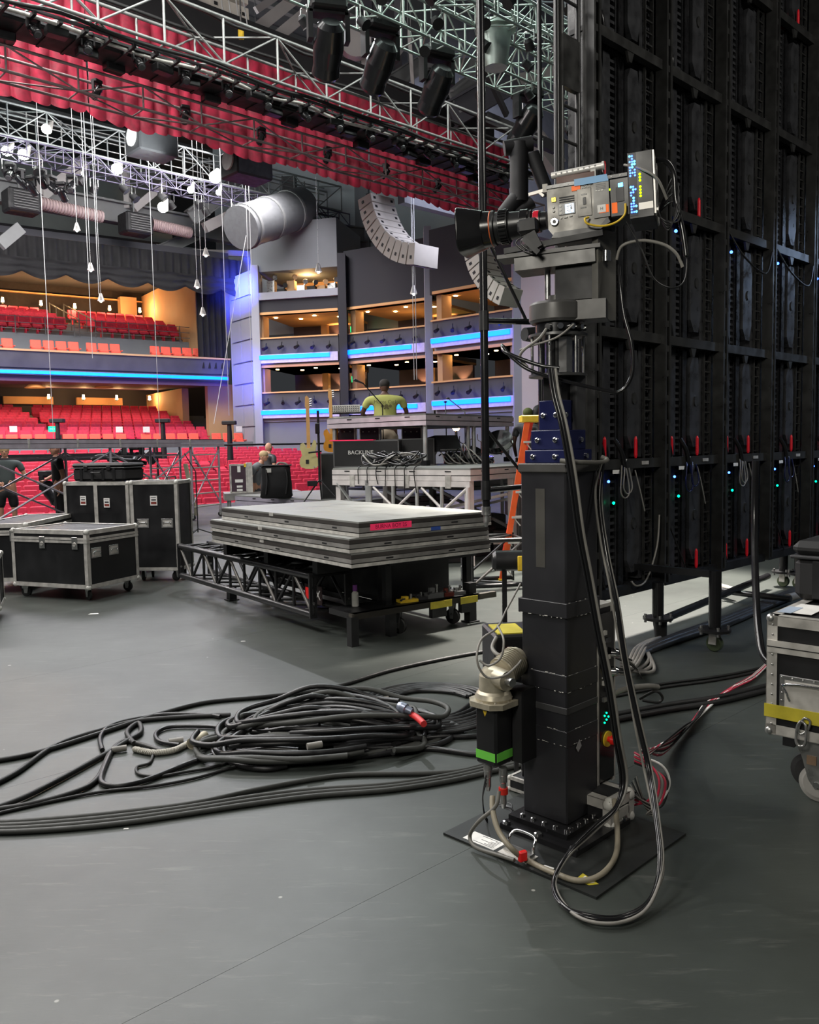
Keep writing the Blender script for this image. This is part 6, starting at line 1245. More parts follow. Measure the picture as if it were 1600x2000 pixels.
MB().cyl((0, 0, .30), (0, 0, 1.45), .02, 10).build('pole', BLK, t); MB().cyl((-.17, -.03, .78), (.04, 0, .80), .014, 8).build('arm', BLK, t); MB().bb((-.2, -.1, .25), (-.05, .0, .33)).build('cradle', BLK, t); MB().bb((-.05, -.04, 1.08), (.02, .03, 1.25), .01).build('grip_head', BLK, t)
# amps and black cases
def blackbox(label, px, py, Y, L, D, H, rz, z, parts=()):
    o = AT(px, py, Y); o.z = z; t = thing('black_case', label, 'case', o, rz); MB().bb((0, 0, 0), (L, D, H), .01).build('body', LAM, t)
    m = MB(); case_edges(m, 0, L, 0, D, 0, H, .014, .002); m.build('edging', GRY, t); MB().bb((L * .4, -.01, H * .45), (L * .6, -.0, H * .6)).build('handle', BLK, t); return t
b1 = blackbox('tall black speaker cabinet beside the guitar stand', 628, 960, 13.9, .42, .5, .76, aR + pi * 0 - .9, ZL)
b2 = blackbox('long black case with white lettering on the riser', 652, 915, 12.8, 1.0, .5, .40, aR - 1.0, ZM + .002); text('BACKLINE', .085, WHT, b2, (.42, -.012, .22), (pi / 2, 0, 0))
MB().bb((-.05, -.02, .40), (.62, .3, .415)).build('red_cover', PNKT, b2)
b3 = blackbox('black case without lettering to the right of the lettered case', 745, 915, 13.4, .85, .4, .42, aR - 1.0, ZM + .002)
for px, w in ((655, 'left'), (703, 'middle'), (785, 'right')):
    o = AT(px, 862, 14.4); t = thing('small_amp', 'small plum amplifier case behind the long black cases, %s one' % w, 'amplifier', o, -.05); MB().bb((0, 0, 0), (.34, .3, .24), .01).build('body', mat('amp_plum', (.04, .022, .045), .5), t); m = MB(); case_edges(m, 0, .34, 0, .3, 0, .24, .015, .002); m.build('edging', ALUD, t); 
    for k in range(3): MB().cyl((.06 + .1 * k, -.004, .16), (.06 + .1 * k, -.02, .16), .012, 8).build('knob', LGT, t)
    MB().bb((-.02, .0, -1.0 + .25), (.36, .3, -.002)).build('stand', BLKM, t)
o = AT(642, 806, 15.0); t = thing('synthesizer', 'white panelled synthesizer with rows of knobs on the keyboard stand', 'keyboard', o, -.03); MB().bb((0, 0, 0), (.56, .08, .13), .004).build('panel', LGT, t)
kb = MB().cyl((0, 0, 0), (0, -.015, 0), .009, 6).mesh('knob', DKG)
for r in range(3):
    for c in range(14): ob('knob', kb, t, (.03 + .038 * c, -.001, .025 + .038 * r))
MB().bb((0, .08, -.02), (.56, .3, .02)).build('case', DKG, t)
o = AT(645, 822, 15.0); t = thing('keyboard', 'black stage keyboard on a stand below the white synthesizer', 'keyboard', o, -.03); MB().bb((0, 0, 0), (1.05, .3, .06), .005).build('body', LGT, t); MB().bb((.06, .02, .061), (1.0, .16, .07)).build('keys', WHT, t)
MB().bb((.35, -.04, -.04), (.55, 0, .03)).build('bracket', STL, t); MB().bar((.1, .15, 0), (.9, .15, -1.05 + .2), .04).build('stand_leg', BLK, t); MB().bar((.9, .15, 0), (.1, .15, -1.05 + .2), .04).build('stand_leg', BLK, t)
# vocal mic beside the man
o = AT(700, 745, 15.2); t = thing('microphone', 'black vocal microphone on a boom left of the man in the green shirt', 'microphone', o); MB().lathe((0, 0, 0), (.5, .1, -.2), [(-.09, .01), (-.08, .025), (-.03, .025), (0, .018), (.1, .013)], 12).build('body', BLK, t); MB().cyl((.08, 0, -.03), (.42, .2, -.42), .010, 6).build('boom', BLKG, t); MB().cyl((.42, .2, -.42), (.42, .2, -1.5), .012, 6).build('pole', BLKG, t)
for a, b, w in (((875, 778), (908, 804), 'over the platform'), ((870, 785), (872, 850), 'thin upright behind the platform')):
    p = AT(*a, 15.2); q = AT(*b, 15.2); t = thing('microphone_stand', 'thin grey boom stand %s, right of the man' % w, 'stand', p); MB().cyl((0, 0, 0), q - p, .011, 6).build('boom', GRY, t); MB().sph((0, 0, 0), .02, 8, 6, (1.6, 1, 1)).build('microphone', BLK, t); MB().cyl(q - p, q - p + V((0, 0, -.7)), .011, 6).build('pole', GRY, t)
# cable heap on the riser edge
cc = AT(760, 905, 11.9); cc.z = ZM
for k in range(16):
    P = []; a0 = rnd.uniform(0, 6); R_ = rnd.uniform(.12, .36); q = cc + r1 * rnd.uniform(-.25, .25) + r2 * rnd.uniform(-.0, .1)
    for i in range(9): an = a0 + i * .8; P.append(q + r1 * (R_ * 1.3 * cos(an)) + r2 * (R_ * .5 * sin(an)) + V((0, 0, .02 + .22 * abs(sin(an * .7 + k)) * rnd.uniform(.5, 1))))
    tag(MB().tube(P, .013, 6, 4).build('cable', BLKG if k % 4 else CABG), 'thin cable in the tangled heap at the edge of the riser', 'cable', 'cable heap on the riser')
for k in range(7):
    p = C0 + r1 * (.9 + .17 * k) + r2 * -.015; P = [p + r2 * .2 + V((0, 0, ZM + .05)), p + V((0, 0, ZM + .01)), p - r2 * .015 + V((0, 0, ZM - .12)), p - r2 * .02 + r1 * rnd.uniform(-.06, .06) + V((0, 0, ZM - rnd.uniform(.2, .4)))]
    tag(MB().tube(P, .007, 5, 4).build('cable', RUB), 'thin black cable end dangling over the riser edge', 'cable', 'cable ends over the riser edge')
# drum kit
def drum(label, px, py, Y, r, h, tilt, shell, z=None, n='drum'):
    o = AT(px, py, Y); t = thing(n, label, 'drum', o, 0, rot=tilt)
    MB().lathe((0, 0, -h), (0, 0, 1), [(0, r), (h, r)], 24, True).build('shell', shell, t); MB().lathe((0, 0, 0), (0, 0, 1), [(0, r * .98), (.004, r * .98)], 24).build('skin', WHT, t)
    for z_ in (-.01, -h): MB().lathe((0, 0, z_), (0, 0, 1), [(-.01, r + .008), (.015, r + .008)], 24).build('hoop', CHR, t)
    lg = MB().box((0, 0, 0), (.02, .012, h * .5)).mesh('lug', CHR)
    for k in range(8): ob('lug', lg, t, (r * 1.02 * cos(k * .785), r * 1.02 * sin(k * .785), -h / 2))
    MB().cyl((0, 0, -h), (0, .1, -h - .30), .012, 6).build('stand', STL, t)
    return t
drum('tilted large white headed drum right of the black pole', 972, 858, 14.4, .24, .12, (.62, -.35, 0), CHR)
drum('snare drum low on the riser left of the black pole', 888, 888, 13.9, .17, .14, (.25, 0, 0), mat('dark_drum', (.07, .05, .05), .3))
drum('small drum on a stand beside the snare', 925, 878, 14.2, .13, .16, (.4, .2, 0), mat('dark_drum2', (.07, .06, .07), .3))
drum('floor tom at the back of the drum riser', 945, 892, 14.6, .17, .22, (.1, 0, 0), mat('dark_drum3', (.05, .05, .06), .3))
for px, py, w in ((905, 866, 'U-shaped cymbal holder stand'), (918, 858, 'thin chrome cymbal stand'), (940, 862, 'chrome stand with tilted wing arm')):
    o = AT(px, py, 14.1); t = thing('cymbal_stand', w + ' in the drum kit', 'stand', o); MB().cyl((0, 0, 0), (0, 0, -.28), .012, 8).build('pole', CHR, t)
    for a in (0, 2.1, 4.2): MB().cyl((0, 0, -.2), (.2 * cos(a), .2 * sin(a), -.36), .01, 6).build('leg', CHR, t)
    MB().tube([(-.06, 0, .12), (-.06, 0, .03), (0, 0, 0), (.06, 0, .03), (.06, 0, .12)], .008, 6, 3).build('arm', CHR if px > 910 else BLUE, t)
t = thing('monitor_wedge', 'black slanted monitor on the riser left of the drums', 'monitor', AT(868, 882, 13.5), .5); MB().prism([(-.2, 0), (.2, 0), (.26, .22), (-.05, .26)], (-.2, 0, 0), (0, 1, 0), (0, 0, 1), (.42, 0, 0)).build('cabinet', BLKM, t); MB().bb((-.19, -.205, .02), (.2, -.195, .04)).build('trim', STL, t)
for k in range(10):
    P = [AT(850 + 8 * k, 895 + rnd.uniform(-18, 6), 13.4), AT(858 + 8 * k, 885 + rnd.uniform(-20, 6), 13.3), AT(872 + 9 * k, 903, 13.2), AT(890 + 7 * k, 905, 13.2)]; tag(MB().tube(P, .012, 5, 4).build('cable', RUB if k % 2 else CABG), 'cable or hardware rod tangled around the drums', 'cable', 'clutter around the drums')
t = thing('stage_lamp', 'warm lamp glowing beyond the drum kit', 'lamp', AT(891, 835, 30)); MB().sph((0, 0, 0), .13, 10, 8).build('bulb', LMPW, t); MB().cyl((0, 0, -.1), (0, 0, -.5), .05, 8).build('base', BLK, t)
# orange ladder
Yl = 10.0; tp_ = AT(1036, 815, Yl); bl = FL(975, 1132); t = thing('step_ladder', 'orange fibreglass step ladder with a yellow top between pole and column', 'ladder', V((tp_.x, tp_.y, 0)), 0)
zt = tp_.z; dx = bl.x - tp_.x
MB().bb((-.12, -.14, zt - .06), (.30, .14, zt + .02), .008).build('top_cap', YEL, t)
def ch(m, a, b): m.bar(a, b, .07, .03, (0, 1, 0)); return m
for s_, nm in ((0, 'front'),):
    MB().bar((-.05, -.1, zt - .05), (dx, -.35, 0), .065, .03, (0, 1, 0)).build('rail', ORG, t); MB().bar((.24, -.1, zt - .05), (.42, -.35, 0), .065, .03, (0, 1, 0)).build('rail', ORG, t)
    MB().bar((.02, .1, zt - .05), (dx + .12, .75, 0), .06, .03, (0, 1, 0)).build('rear_rail', mat('red_orange', (.75, .04, .015), .45), t); MB().bar((.24, .1, zt - .05), (.4, .75, 0), .06, .03, (0, 1, 0)).build('rear_rail', mat('red_orange', (.75, .04, .015), .45), t)
for k in range(6):
    f = (k + 1) / 6.6; z = zt * (1 - f); MB().bb((-.05 + (dx + .05) * f, -.1 - .25 * f - .04, z - .012), (.24 + .18 * f, -.1 - .25 * f + .05, z + .012)).build('step', LGT, t)
    MB().bar((-.03 + (dx + .05) * f, -.1 - .25 * f, z), (.05 + (dx + .05) * f, -.1 - .25 * f, z - .10), .012).build('step_brace', ALUW, t)
MB().bb((dx - .03, -.39, 0), (dx + .05, -.31, .05)).build('foot', YEL, t)
# ------------------------------------------------------------------ rolling deck on cross braced legs, left
p0 = AT(-60, 860, 13.4); p1 = AT(436, 858, 20.4); ZB = 1.86; A0 = V((p0.x, p0.y, 0)); A1 = V((p1.x, p1.y, 0)); _l = (A1 - A0).normalized(); _l = V((-_l.y, _l.x, 0)) * 1.2; A0 += _l; A1 += _l; dB = (A1 - A0); LB = dB.length; dB.normalize()
t = thing('rolling_platform', 'long silver deck on high cross braced scaffold legs with casters at left', 'stage riser', A0, ang(dB))
MB().bb((0, -1.2, ZB - .02), (LB, 0, ZB)).build('deck_top', BLKM, t)
LIL = mat('lilac_aluminium', (.50, .44, .50), .4, .4)
MB().bb((0, -1.22, ZB - .17), (LB, -1.18, ZB - .095)).build('edge_profile', LIL, t); MB().bb((0, -1.22, ZB - .085), (LB, -1.18, ZB - .022)).build('edge_profile', LIL, t); MB().bb((0, 0, ZB - .17), (LB, .03, ZB - .03)).build('edge_profile', LIL, t)
for k in range(int(LB / 1.2)): MB().bb((1.2 * k, -1.226, ZB - .17), (1.2 * k + .04, -1.215, ZB)).build('joint', ALUD, t)
us = [.2, 2.9, 5.6, LB - .15]
def u_of(px):
    lo, hi = 0, LB
    for _ in range(40):
        mid = (lo + hi) / 2; w = A0 + dB * mid + V((dB.y, -dB.x, 0)) * 1.2; x = proj(w + V((0, 0, 1)))[0]
        lo, hi = (mid, hi) if x < px else (lo, mid)
    return lo
us = [.1, u_of(222), u_of(378), u_of(432)]
for u in us:
    for y in (-1.15, -.05):
        MB().cyl((u, y, .16), (u, y, ZB - .17), .028, 8).build('leg', LIL, t); caster(t, u, y, .065, .17, RUB, .5)
for u0, u1 in zip(us[:-1], us[1:]):
    for y in (-1.15, -.05):
        MB().cyl((u0, y, .35), (u1, y, ZB - .25), .018, 6).build('cross_brace', LIL, t); MB().cyl((u0, y, ZB - .25), (u1, y, .35), .018, 6).build('cross_brace', LIL, t)
    MB().cyl((u0, -.05, ZB - .35), (u1, -.05, ZB - .35), .02, 6).build('rail', LIL, t)
for k in range(5): MB().cyl((us[2], -1.15, .3 + .3 * k), (us[3], -1.15, .3 + .3 * k), .018, 6).build('rung', ALUW, t); MB().cyl((us[2], -.05, .3 + .3 * k), (us[3], -.05, .3 + .3 * k), .018, 6).build('rung', ALUW, t)
MB().bar((us[2] + .2, -1.1, .1), (us[2] - .15, -1.1, 1.3), .10, .03).build('cream_plank', mat('cream', (.62, .58, .42), .6), t)
# microphone stand near the tall case
o = FL(387, 1045); t = thing('microphone_stand', 'thin black boom stand on a tripod base right of the tall case', 'stand', o)
MB().cyl((0, 0, .05), (0, 0, 1.2), .012, 8).build('pole', BLK, t); MB().cyl((0, 0, 1.2), (-.2, 0, 1.55), .010, 6).build('boom', BLK, t)
for a in (0.2, 2.3, 4.4): MB().cyl((0, 0, .12), (.30 * cos(a), .30 * sin(a), .01), .012, 6).build('leg', BLK, t)
# stage front clutter
for px, py, w in ((243, 884, 'first from the left'), (266, 890, 'second from the left'), (291, 884, 'nearest the silver scaffold end')):
    fix(HEAD, AT(px, py, 21) + V((0, 0, .25)), rnd.uniform(0, 6), 'moving light on the black bar before the red seats, ' + w, 'lights on the front bar', .75)
t = thing('front_light_bar', 'black pipe bar with stands crossing low in front of the red seats', 'bar', ST(5, 22.2, 0), sA)
MB().cyl((0, 0, 1.75), (14, 0, 1.75), .03, 8).build('pipe', BLK, t); MB().bb((0, -.1, 1.40), (6.3, .0, 1.58)).build('black_ledge', BLKM, t)
for x in (.2, 6.2, 10, 13.8): MB().cyl((x, 0, 0), (x, 0, 1.75), .03, 8).build('post', BLK, t)
fix(HEAD, AT(98, 950, 21) + V((0, 0, .4)), 1.0, 'black round moving light in front of the seats beside the man in black', 'lights on the front bar', 1.2)
for px, py, s_ in ((112, 828, 1.0), (318, 828, 1.0), (448, 832, .8)):
    t = thing('followspot_stand', 'black device on a post before the raised seats %s' % {112: 'by the exit sign', 318: 'in the middle', 448: 'below the blue lit tower'}[px], 'camera', AT(px, py, 36)); MB().bb((-.3, -.15, .05), (.3, .15, .22), .03).build('head', BLKM, t); MB().cyl((0, 0, .05), (0, 0, -1.6), .09, 8, .14).build('post', BLKM, t)
for px, py in ((26, 838), (233, 839), (286, 839), (467, 838)): tag(MB().box((0, 0, 0), (.32, .04, .28)).build('section_sign', WHT, None, loc=AT(px, py, 39 + px * .007), rz=ang(HU)), 'small white sign on the wall of the cross aisle', 'sign', 'section signs')
for k in range(3): tag(MB().tube([AT(180 + 30 * k, 898, 19), AT(200 + 30 * k, 890 + 5 * k, 19), AT(230 + 28 * k, 905, 19)], .05, 6, 4).build('cable_coil', RUB), 'dark coil of cable lying behind the tall case', 'cable', 'coils behind the tall case')
for px, py in ((280, 945), (300, 940), (318, 945), (335, 945)):
    fix(PARL, AT(px, py - 14, 12.6), rnd.uniform(0, 6), 'small lamp lying behind the top of the tall case', 'lamps behind the tall case', .8)
t = thing('equipment_table', 'dark table behind the tall case carrying small lamps', 'table', AT(305, 950, 12.7)); MB().bb((-.35, -.2, -.06), (.4, .35, -.0)).build('top', BLKM, t)
for x in (-.3, .35):
    for y in (-.15, .3): MB().bar((x, y, -1.09 + .03), (x, y, -.05), .04).build('leg', BLK, t)
# ------------------------------------------------------------------ people
def skin_mesh(pts, edges, name, m_, lvl=1):
    me = bpy.data.meshes.new(name); me.from_pydata([p[:3] for p in pts], edges, []); o = bpy.data.objects.new(name, me); COL.objects.link(o)
    o.modifiers.new('s', 'SKIN'); sv = me.skin_vertices[0].data
    for i, p in enumerate(pts):
        r = p[3]; sv[i].radius = (r, r) if not isinstance(r, tuple) else r; sv[i].use_root = i == 0
    sb = o.modifiers.new('d', 'SUBSURF'); sb.levels = lvl; sb.render_levels = lvl
    dg = bpy.context.evaluated_depsgraph_get(); out = bpy.data.meshes.new_from_object(o.evaluated_get(dg)); bpy.data.objects.remove(o)
    return [tuple(v.co) for v in out.vertices], [tuple(p.vertices) for p in out.polygons]
def person(label, loc, rz, H=1.78, skin=SKIN, shirt=BLKM, trousers=BLKM, shorts=False, hair=None, cap=None, arms=None, bend=0, sleeve=True, wide=1.0, hood=None, beard=None, shoes=BLK):
    t = thing('person', label, 'person', loc, rz); s = H / 1.78; w = wide       # faces -y
    b = bend
    hip = (0, 0, .95); 
    arms = arms or (((-.22, -.02, 1.42), (-.27, .02, 1.13), (-.26, -.08, .87)), ((.22, -.02, 1.42), (.27, .02, 1.13), (.26, -.08, .87)))
    B = [(0, 0, .95, (.15 * w, .11 * w)), (0, 0, 1.12, (.15 * w, .115 * w)), (0, -.01 - b * .1, 1.30, (.165 * w, .12)), (0, -.02 - b * .2, 1.43, (.13 * w, .09)), (0, -.03 - b * .3, 1.52, .06), (0, -.04 - b * .35, 1.60, .062)]
    E = [(0, 1), (1, 2), (2, 3), (3, 4), (4, 5)]
    hands = []
    for sh, el, wr in arms:
        i = len(B); sh = (sh[0], sh[1] - b * .2, sh[2]); B += [(sh[0] * w, sh[1], sh[2], .062), (el[0] * w, el[1], el[2], .045), (wr[0] * w, wr[1], wr[2], .03)]; E += [(3, i), (i, i + 1), (i + 1, i + 2)]
        hands.append((V((wr[0] * w, wr[1], wr[2])), (V(wr) - V(el)).normalized()))
    for sg in (-1, 1):
        i = len(B); B += [(sg * .10 * w, 0, .88, .095), (sg * .11 * w, -.02, .50, .062), (sg * .115 * w, .02, .09, .042), (sg * .12 * w, -.10, .045, .035)]; E += [(0, i), (i, i + 1), (i + 1, i + 2), (i + 2, i + 3)]
    v, f = skin_mesh(B, E, 'body', skin); m = MB(); m.add(v, f, True)
    hc = V((0, -.05 - b * .4, 1.665)); m.sph(hc, .098, 16, 12, (.80, .98, 1.18)); m.sph(hc + V((0, -.03, -.055)), .062, 12, 8, (.85, .9, 1))
    m.sph(hc + V((0, -.098, -.012)), .016, 8, 6, (.8, 1.1, 1.5))
    for sg in (-1, 1): m.sph(hc + V((sg * .08, .0, -.01)), .022, 8, 6, (.4, .8, 1.3))
    for p, d in hands:
        a = d.cross(V((0, 1, 0))); a = a.normalized() if a.length > .1 else V((1, 0, 0)); m.sph(p + d * .045, .042, 10, 6, (.75, .45, 1.0), d.to_track_quat('Z', 'Y').to_matrix())
        for k in range(4): q = p + d * .07 + a * (.02 * (k - 1.5)); L = (.055, .068, .065, .05)[k]; m.tube([q, q + d * L * .5, q + d * L * .8 + V((0, -.012, -.005)), q + d * L + V((0, -.028, -.01))], lambda u: .0095 - .003 * u, 6)
        q = p + d * .02 - a * .03; m.tube([q, q - a * .02 + d * .03, q - a * .018 + d * .055], .010, 6)
    m.m = 1
    for sg in (-1, 1): m.sph(hc + V((sg * .032, -.086, .008)), .010, 8, 6)
    m.box(hc + V((0, -.096, -.058)), (.045, .008, .008))
    m.build('body', [skin, mat('eye_dark', (.02, .015, .012), .3)], t)
    # shirt
    S = [(0, .0, .93, (.165 * w, .13 * w)), (0, 0, 1.12, (.168 * w, .135 * w)), (0, -.01 - b * .1, 1.30, (.18 * w, .138)), (0, -.02 - b * .2, 1.43, (.145 * w, .10)), (0, -.03 - b * .3, 1.50, .07)]
    E2 = [(0, 1), (1, 2), (2, 3), (3, 4)]
    for sh, el, wr in arms:
        sh = (sh[0], sh[1] - b * .2, sh[2]); k = .62 if sleeve else 1.0; i = len(S); S += [(sh[0] * w, sh[1], sh[2], .082), (sh[0] * w + (el[0] * w - sh[0] * w) * k, sh[1] + (el[1] - sh[1]) * k, sh[2] + (el[2] - sh[2]) * k, .068)]; E2 += [(3, i), (i, i + 1)]
    v, f = skin_mesh(S, E2, 'shirt', shirt, 2); m = MB(); m.add(v, f, True); st = m.build('shirt', shirt, t)
    T = [(0, 0, .98, (.15 * w, .12 * w)), (0, 0, .90, (.16 * w, .125 * w))]; E3 = [(0, 1)]
    for sg in (-1, 1):
        i = len(T); T += [(sg * .10 * w, 0, .82, .105 * w), (sg * .11 * w, -.02, .50, .082 if not shorts else .095)]; E3 += [(1, i), (i, i + 1)]
        if not shorts: T.append((sg * .115 * w, .02, .10, .062)); E3.append((i + 1, i + 2))
    v, f = skin_mesh(T, E3, 'trousers', trousers); MB().add(v, f, True).build('trousers' if not shorts else 'shorts', trousers, t)
    for sg in (-1, 1): MB().bb((sg * .12 * w - .045, -.17, 0), (sg * .12 * w + .045, .08, .085), .03).build('shoe', shoes, t)
    if hair is not None: MB().sph(hc + V((0, .018, .022)), .103, 16, 10, (.84, .96, 1.1)).build('hair', hair, t)
    if cap is not None:
        c = MB(); c.sph(hc + V((0, .005, .045)), .108, 16, 10, (.88, 1.0, .82)); c.build('cap', cap, t)
    t.scale = (s, s, s); t['_hc'] = 0; del t['_hc']; return t, st
OLV = mat('olive_shirt', (.42, .43, .13), .85, scale=4, var=.12)
mn, st = person('broad man seen from behind in olive green T-shirt and dark cap at the keyboards', V((-.42, 15.95, 1.0)), pi + .15, 1.86, SKIND, OLV, mat('khaki', (.38, .31, .22), .8), cap=mat('dark_cap', (.02, .017, .015), .8), wide=1.38, arms=(((-.22, -.02, 1.42), (-.30, -.10, 1.18), (-.22, -.32, 1.12)), ((.22, -.02, 1.42), (.30, -.10, 1.18), (.22, -.32, 1.12))))
INK = mat('print_ink', (.10, .09, .03), .7)
text('Monte Carlo', .085, INK, st, (0, .152, 1.375), (radians(80), 0, pi)); 
q = MB()
for a, b, r_ in ((-.07, 1.30, .03), (.0, 1.295, .04), (.07, 1.30, .03), (-.03, 1.26, .018), (.03, 1.26, .018)): q.cyl((a, .172, b), (a, .178, b), r_, 10)
o = q.build('chest_print', INK, st)
person('man in grey T-shirt and black shorts at the left picture edge', V((-8.15, 17.0, 0)), .4, 1.76, SKIN, mat('heather_grey', (.06, .075, .075), .85), BLKM, shorts=True, cap=mat('tan_hair', (.55, .36, .18), .8), arms=(((-.22, -.02, 1.42), (-.30, -.02, 1.15), (-.10, -.26, 1.05)), ((.22, -.02, 1.42), (.32, -.02, 1.15), (.12, -.26, 1.05))), wide=1.15)
person('man in black shirt and trousers with cropped grey hair behind the cases', V((-7.08, 17.0, 0)), -pi / 2 + .5, 1.79, SKIN, BLKM, BLKM, hair=None, wide=1.1, arms=(((-.22, -.02, 1.42), (-.24, -.04, 1.15), (-.14, -.26, 1.05)), ((.22, -.02, 1.42), (.29, .05, 1.13), (.28, -.02, .88))))
person('bald man in dark grey shirt turned away beyond the black bag', V((-3.52, 21.0, 0)), pi - .7, 1.76, SKIN, DKG, BLKM)
person('man in a beige cap and grey top leaning beside the black bag', V((-3.12, 17.0, 0)), 1.3, 1.56, SKIN, mat('grey_top', (.13, .14, .15), .8), DKG, cap=mat('beige_cap', (.50, .36, .20), .8), bend=.5)
person('dark man in black top standing half hidden behind the column top', V((2.42, 15.2, .80)), .9, 1.78, SKIND, BLKM, BLKM, hair=BLKM)
person('person in olive cap just showing over the yellow ladder top', V((2.12, 15.0, .55)), 2.6, 1.68, SKIND, DKG, DKG, cap=mat('olive_cap', (.10, .12, .035), .8))
t = thing('rear_platform', 'dark platform behind the riser carrying two half hidden men', 'stage riser', V((1.5, 14.6, 0)), 0); MB().bb((.3, 0, .3), (1.4, 1.2, .545)).build('deck', BLKM, t)
for x in (.4, 1.3):
    for y in (.1, 1.1): post(t, x, y, 0, .3)
MB().bb((.66, .35, .546), (1.25, .9, .795)).build('step', BLKM, t)
# ------------------------------------------------------------------ floor cables, left
def fpath(l, r, lift=0): return [FL(x, y, r + (lift if isinstance(lift, (int, float)) else 0)) for x, y in l]
for k, (dy, dz) in enumerate(((0, 0), (7, 0), (14, 0), (21, 0))):
    L = [(-60, 1602 + dy * .8), (0, 1606 + dy * .9), (120, 1598 + dy), (250, 1585 + dy), (380, 1568 + dy * .9), (500, 1548 + dy), (620, 1535 + dy * .9), (760, 1526 + dy * .8), (880, 1508 + dy * .8), (960, 1490 + dy * .8), (1040, 1475 + dy * .7)]
    if k == 0: L[6] = (620, 1520); L[7] = (700, 1512); L[5] = (500, 1542)
    cable('flat grey black cable in the parallel snake along the floor', [FL(x, y, .013) for x, y in L], .0125, CABF, 6, 8, 'parallel floor cables')
cable('black cable sweeping from the left edge up to the deck dolly and column', fpath([(-40, 1490), (60, 1473), (180, 1437), (300, 1398), (400, 1372), (520, 1360), (640, 1345), (760, 1310), (860, 1288), (950, 1272), (1020, 1262)], .014), .014, RUB, 6)
cable('black cable from the left edge forking to the big coil', fpath([(-40, 1545), (30, 1510), (110, 1455), (200, 1425), (270, 1408), (360, 1400), (450, 1396)], .014), .014, RUB, 6)
cable('black cable rising from the left edge below the fork', fpath([(-40, 1588), (40, 1560), (120, 1520), (200, 1476), (250, 1446), (275, 1430), (270, 1412), (248, 1430), (262, 1452)], .016), .014, RUB, 6)
cable('dark cable looping round the braided rope end', fpath([(-40, 1585), (60, 1570), (150, 1545), (190, 1520), (215, 1470), (240, 1448), (262, 1450), (320, 1468)], .014), .013, RUB, 6)
cable('dark cable curving in a U below the braided rope', fpath([(216, 1470), (198, 1515), (205, 1532), (240, 1534), (290, 1522), (370, 1490), (420, 1475), (500, 1462)], .015), .014, CAB, 6)
cable('thin dark cable running under the U shaped loop', fpath([(-20, 1592), (100, 1565), (200, 1546), (300, 1535), (380, 1520), (450, 1500), (520, 1485)], .009), .008, RUB, 6)
cable('thin loop of cable near the braided rope', fpath([(282, 1463), (298, 1470), (292, 1490), (268, 1498), (272, 1512), (310, 1516), (360, 1508), (420, 1497), (470, 1480)], .009), .008, RUB, 6)
cable('long loop of cable left of the braided rope', fpath([(200, 1465), (196, 1440), (215, 1418), (260, 1405), (330, 1395), (400, 1396), (430, 1400)], .014), .013, CAB, 6)
cable('cable loop left of the coil passing under the rope', fpath([(350, 1455), (312, 1448), (305, 1432), (330, 1420), (380, 1418), (430, 1422), (450, 1440)], .014), .012, CAB, 6)
cable('cable curling out of the coil towards the lower left', fpath([(430, 1430), (424, 1455), (438, 1480), (470, 1496), (520, 1502), (560, 1496)], .016), .014, CAB, 6)
for k in range(2): cable(('upper', 'lower')[k] + ' cable leaving the coil to the right under the column', fpath([(770, 1452 + 14 * k), (840, 1440 + 22 * k), (920, 1438 + 34 * k), (990, 1430 + 46 * k), (1040, 1425 + 50 * k)], .015), .014, CAB, 6)
# coil pile: many loops about a common centre on the floor
ctr = FL(655, 1450); rr2 = random.Random(11)
ex = (FL(800, 1440) - FL(510, 1455)).normalized(); ey = V((-ex.y, ex.x, 0))
for k in range(36):
    f = k / 36; R_ = rr2.uniform(.38, .60); sq = rr2.uniform(.34, .52); c = ctr + ex * rr2.uniform(-.16, .14) + ey * rr2.uniform(-.14, .14); a0 = rr2.uniform(0, 6.28); P = []
    n = 15; w1 = rr2.uniform(-.07, .07); w2 = rr2.uniform(-.05, .05); h = .016 + .24 * (1 - abs(f * 2 - 1)) * rr2.uniform(.3, 1) * 1.0
    for i in range(n):
        an = a0 + i * 2 * pi * .93 / (n - 1); r_ = R_ * (1 + w1 * sin(2 * an) + w2 * cos(3 * an)); P.append(c + ex * (r_ * cos(an)) + ey * (r_ * sq * sin(an)) + V((0, 0, max(.015, h * (1 - .45 * abs(cos(an))) + .012 * sin(5 * an)))))
    cable('loop of dark cable in the big coiled heap on the floor', P, .0155, CAB if k % 3 else CABF, 5, 8, 'loops of the big cable heap')
for k in range(7):   # strands sweeping across the heap top-left to right
    j = lambda s_: rr2.uniform(-s_, s_)
    P = [FL(440 + 9 * k + j(5), 1462 - 7 * k, .02), FL(492 + j(8), 1402 + 2 * k, .09 + j(.02)), FL(580 + j(10), 1368 + 6 * k, .12 + j(.02)), FL(680 + j(10), 1358 + 8 * k, .16 + j(.02)), FL(765 + j(8), 1380 + 7 * k, .13 + j(.02)), FL(800 + j(8), 1425 + j(20), .06), FL(740 + j(30), 1462 + j(10), .03)]
    cable('long strand of cable laid over the top of the heap', P, .0145, CAB, 6, 8, 'strands over the cable heap')
ct2 = FL(835, 1378)
for k in range(8):
    R_ = .26 + .028 * k; P = []
    for i in range(16): an = .5 + i * 2 * pi * .9 / 15; P.append(ct2 + V((R_ * 1.02 * cos(an) + .02 * sin(3 * an + k), R_ * 1.05 * sin(an) - .02 * k, .013 + .004 * k)))
    cable('open round loop of cable between the heap and the gear motor', P, .0125, CAB, 6, 8, 'round loops beside the heap')
m = MB(); P = smooth_path(fpath([(782, 1380), (795, 1390), (815, 1402), (828, 1414)], .16), 6)
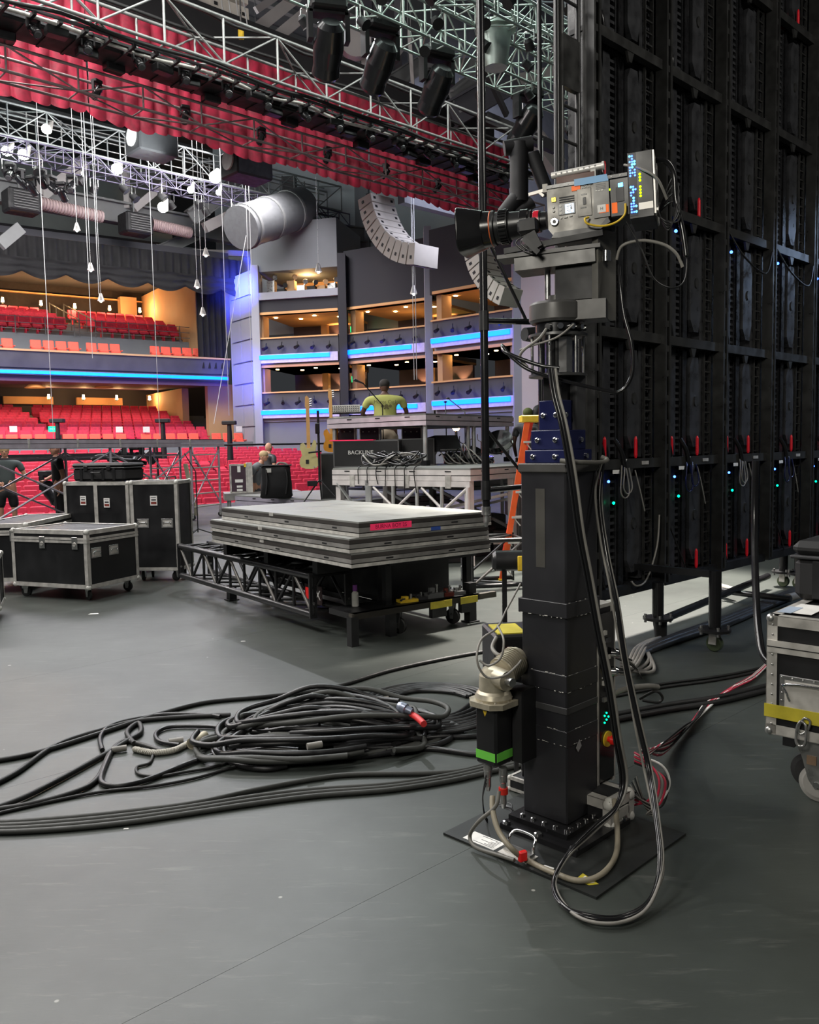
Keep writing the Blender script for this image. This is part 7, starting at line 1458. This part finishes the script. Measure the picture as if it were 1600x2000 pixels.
tag(MB().tube(P, .018, 8).build('cable_plug', mat('red_rubber', (.55, .03, .03), .5)), 'red rubber plug end on the right side of the cable heap', 'plug'); tag(MB().lathe(FL(778, 1378, .20), (1, -.6, -.3), [(0, .022), (.02, .03), (.05, .03), (.055, .022), (.09, .018)], 12).build('cable_connector', mat('blue_steel', (.30, .33, .42), .35, .6)), 'blue grey metal connector on the right side of the heap', 'plug')
for k, (x, y) in enumerate(((682, 1378), (618, 1408), (600, 1458), (735, 1368), (330, 1449), (218, 1465))):
    p = FL(x, y, .13 if 500 < x else .02); tag(MB().cyl(p, p + V((.07, .03, 0)), .0165, 10).build('cable_wrap', CABG), 'pale tape wrap on a dark floor cable', 'tape', 'tape wraps on cables')
# braided rope slings
BR = mat('rope_pale', (.42, .40, .35), .7)
def rope(label, P, r):
    P = smooth_path(P, 10); t = thing('braided_rope', label, 'rope', P[0]); core = [p - P[0] for p in P]; MB().tube(core, r * .8, 8).build('core', BR, t)
    for s_ in (0, 1, 2):
        Q = []
        for i in range(len(core) - 1):
            for j in range(3):
                p = core[i].lerp(core[i + 1], j / 3); d = (core[i + 1] - core[i]).normalized(); a = d.cross(V((0, 0, 1))).normalized(); b = a.cross(d); an = (i * 3 + j) * .9 + s_ * 2.09; Q.append(p + a * (r * .75 * cos(an)) + b * (r * .75 * sin(an)))
        MB().tube(Q, r * .42, 5).build('strand', BR, t)
    return t
rope('pale braided rope sling tied to the cable end left of the heap', fpath([(262, 1463), (300, 1470), (340, 1465), (368, 1452), (385, 1447)], .017), .015); rope('second pale braided rope piece running into the heap', fpath([(375, 1452), (410, 1456), (450, 1458), (500, 1450)], .017), .015)
m = MB(); p = FL(375, 1453, .03); q = FL(400, 1436, .03); m.cyl(p, q, .026, 10); m.cyl(p, p + (q - p) * .3, .034, 10); tag(m.build('rope_clamp', mat('clamp_beige', (.42, .38, .28), .5, .3)), 'beige metal clamp at the end of the braided rope', 'clamp')
# floor bits
for k, (x, y, s_) in enumerate(((172, 1200, .05), (470, 1253, .02), (240, 1620, .012), (15, 1300, .012))):
    m = MB(); m.prism([(0, 0), (s_ * 2, s_ * .3), (s_ * 1.6, s_), (s_ * .2, s_ * .8)], FL(x, y, .0005), (1, 0, 0), (0, 1, 0), (0, 0, .0008)); tag(m.build('paper_scrap', WHT), ('larger torn white paper scrap on the floor before the front trunk', 'tiny white scrap near the truss shadow', 'tiny white scrap on the floor below the parallel cables', 'tiny white scrap far left on the floor')[k], 'paper')
bpy.context.view_layer.update()
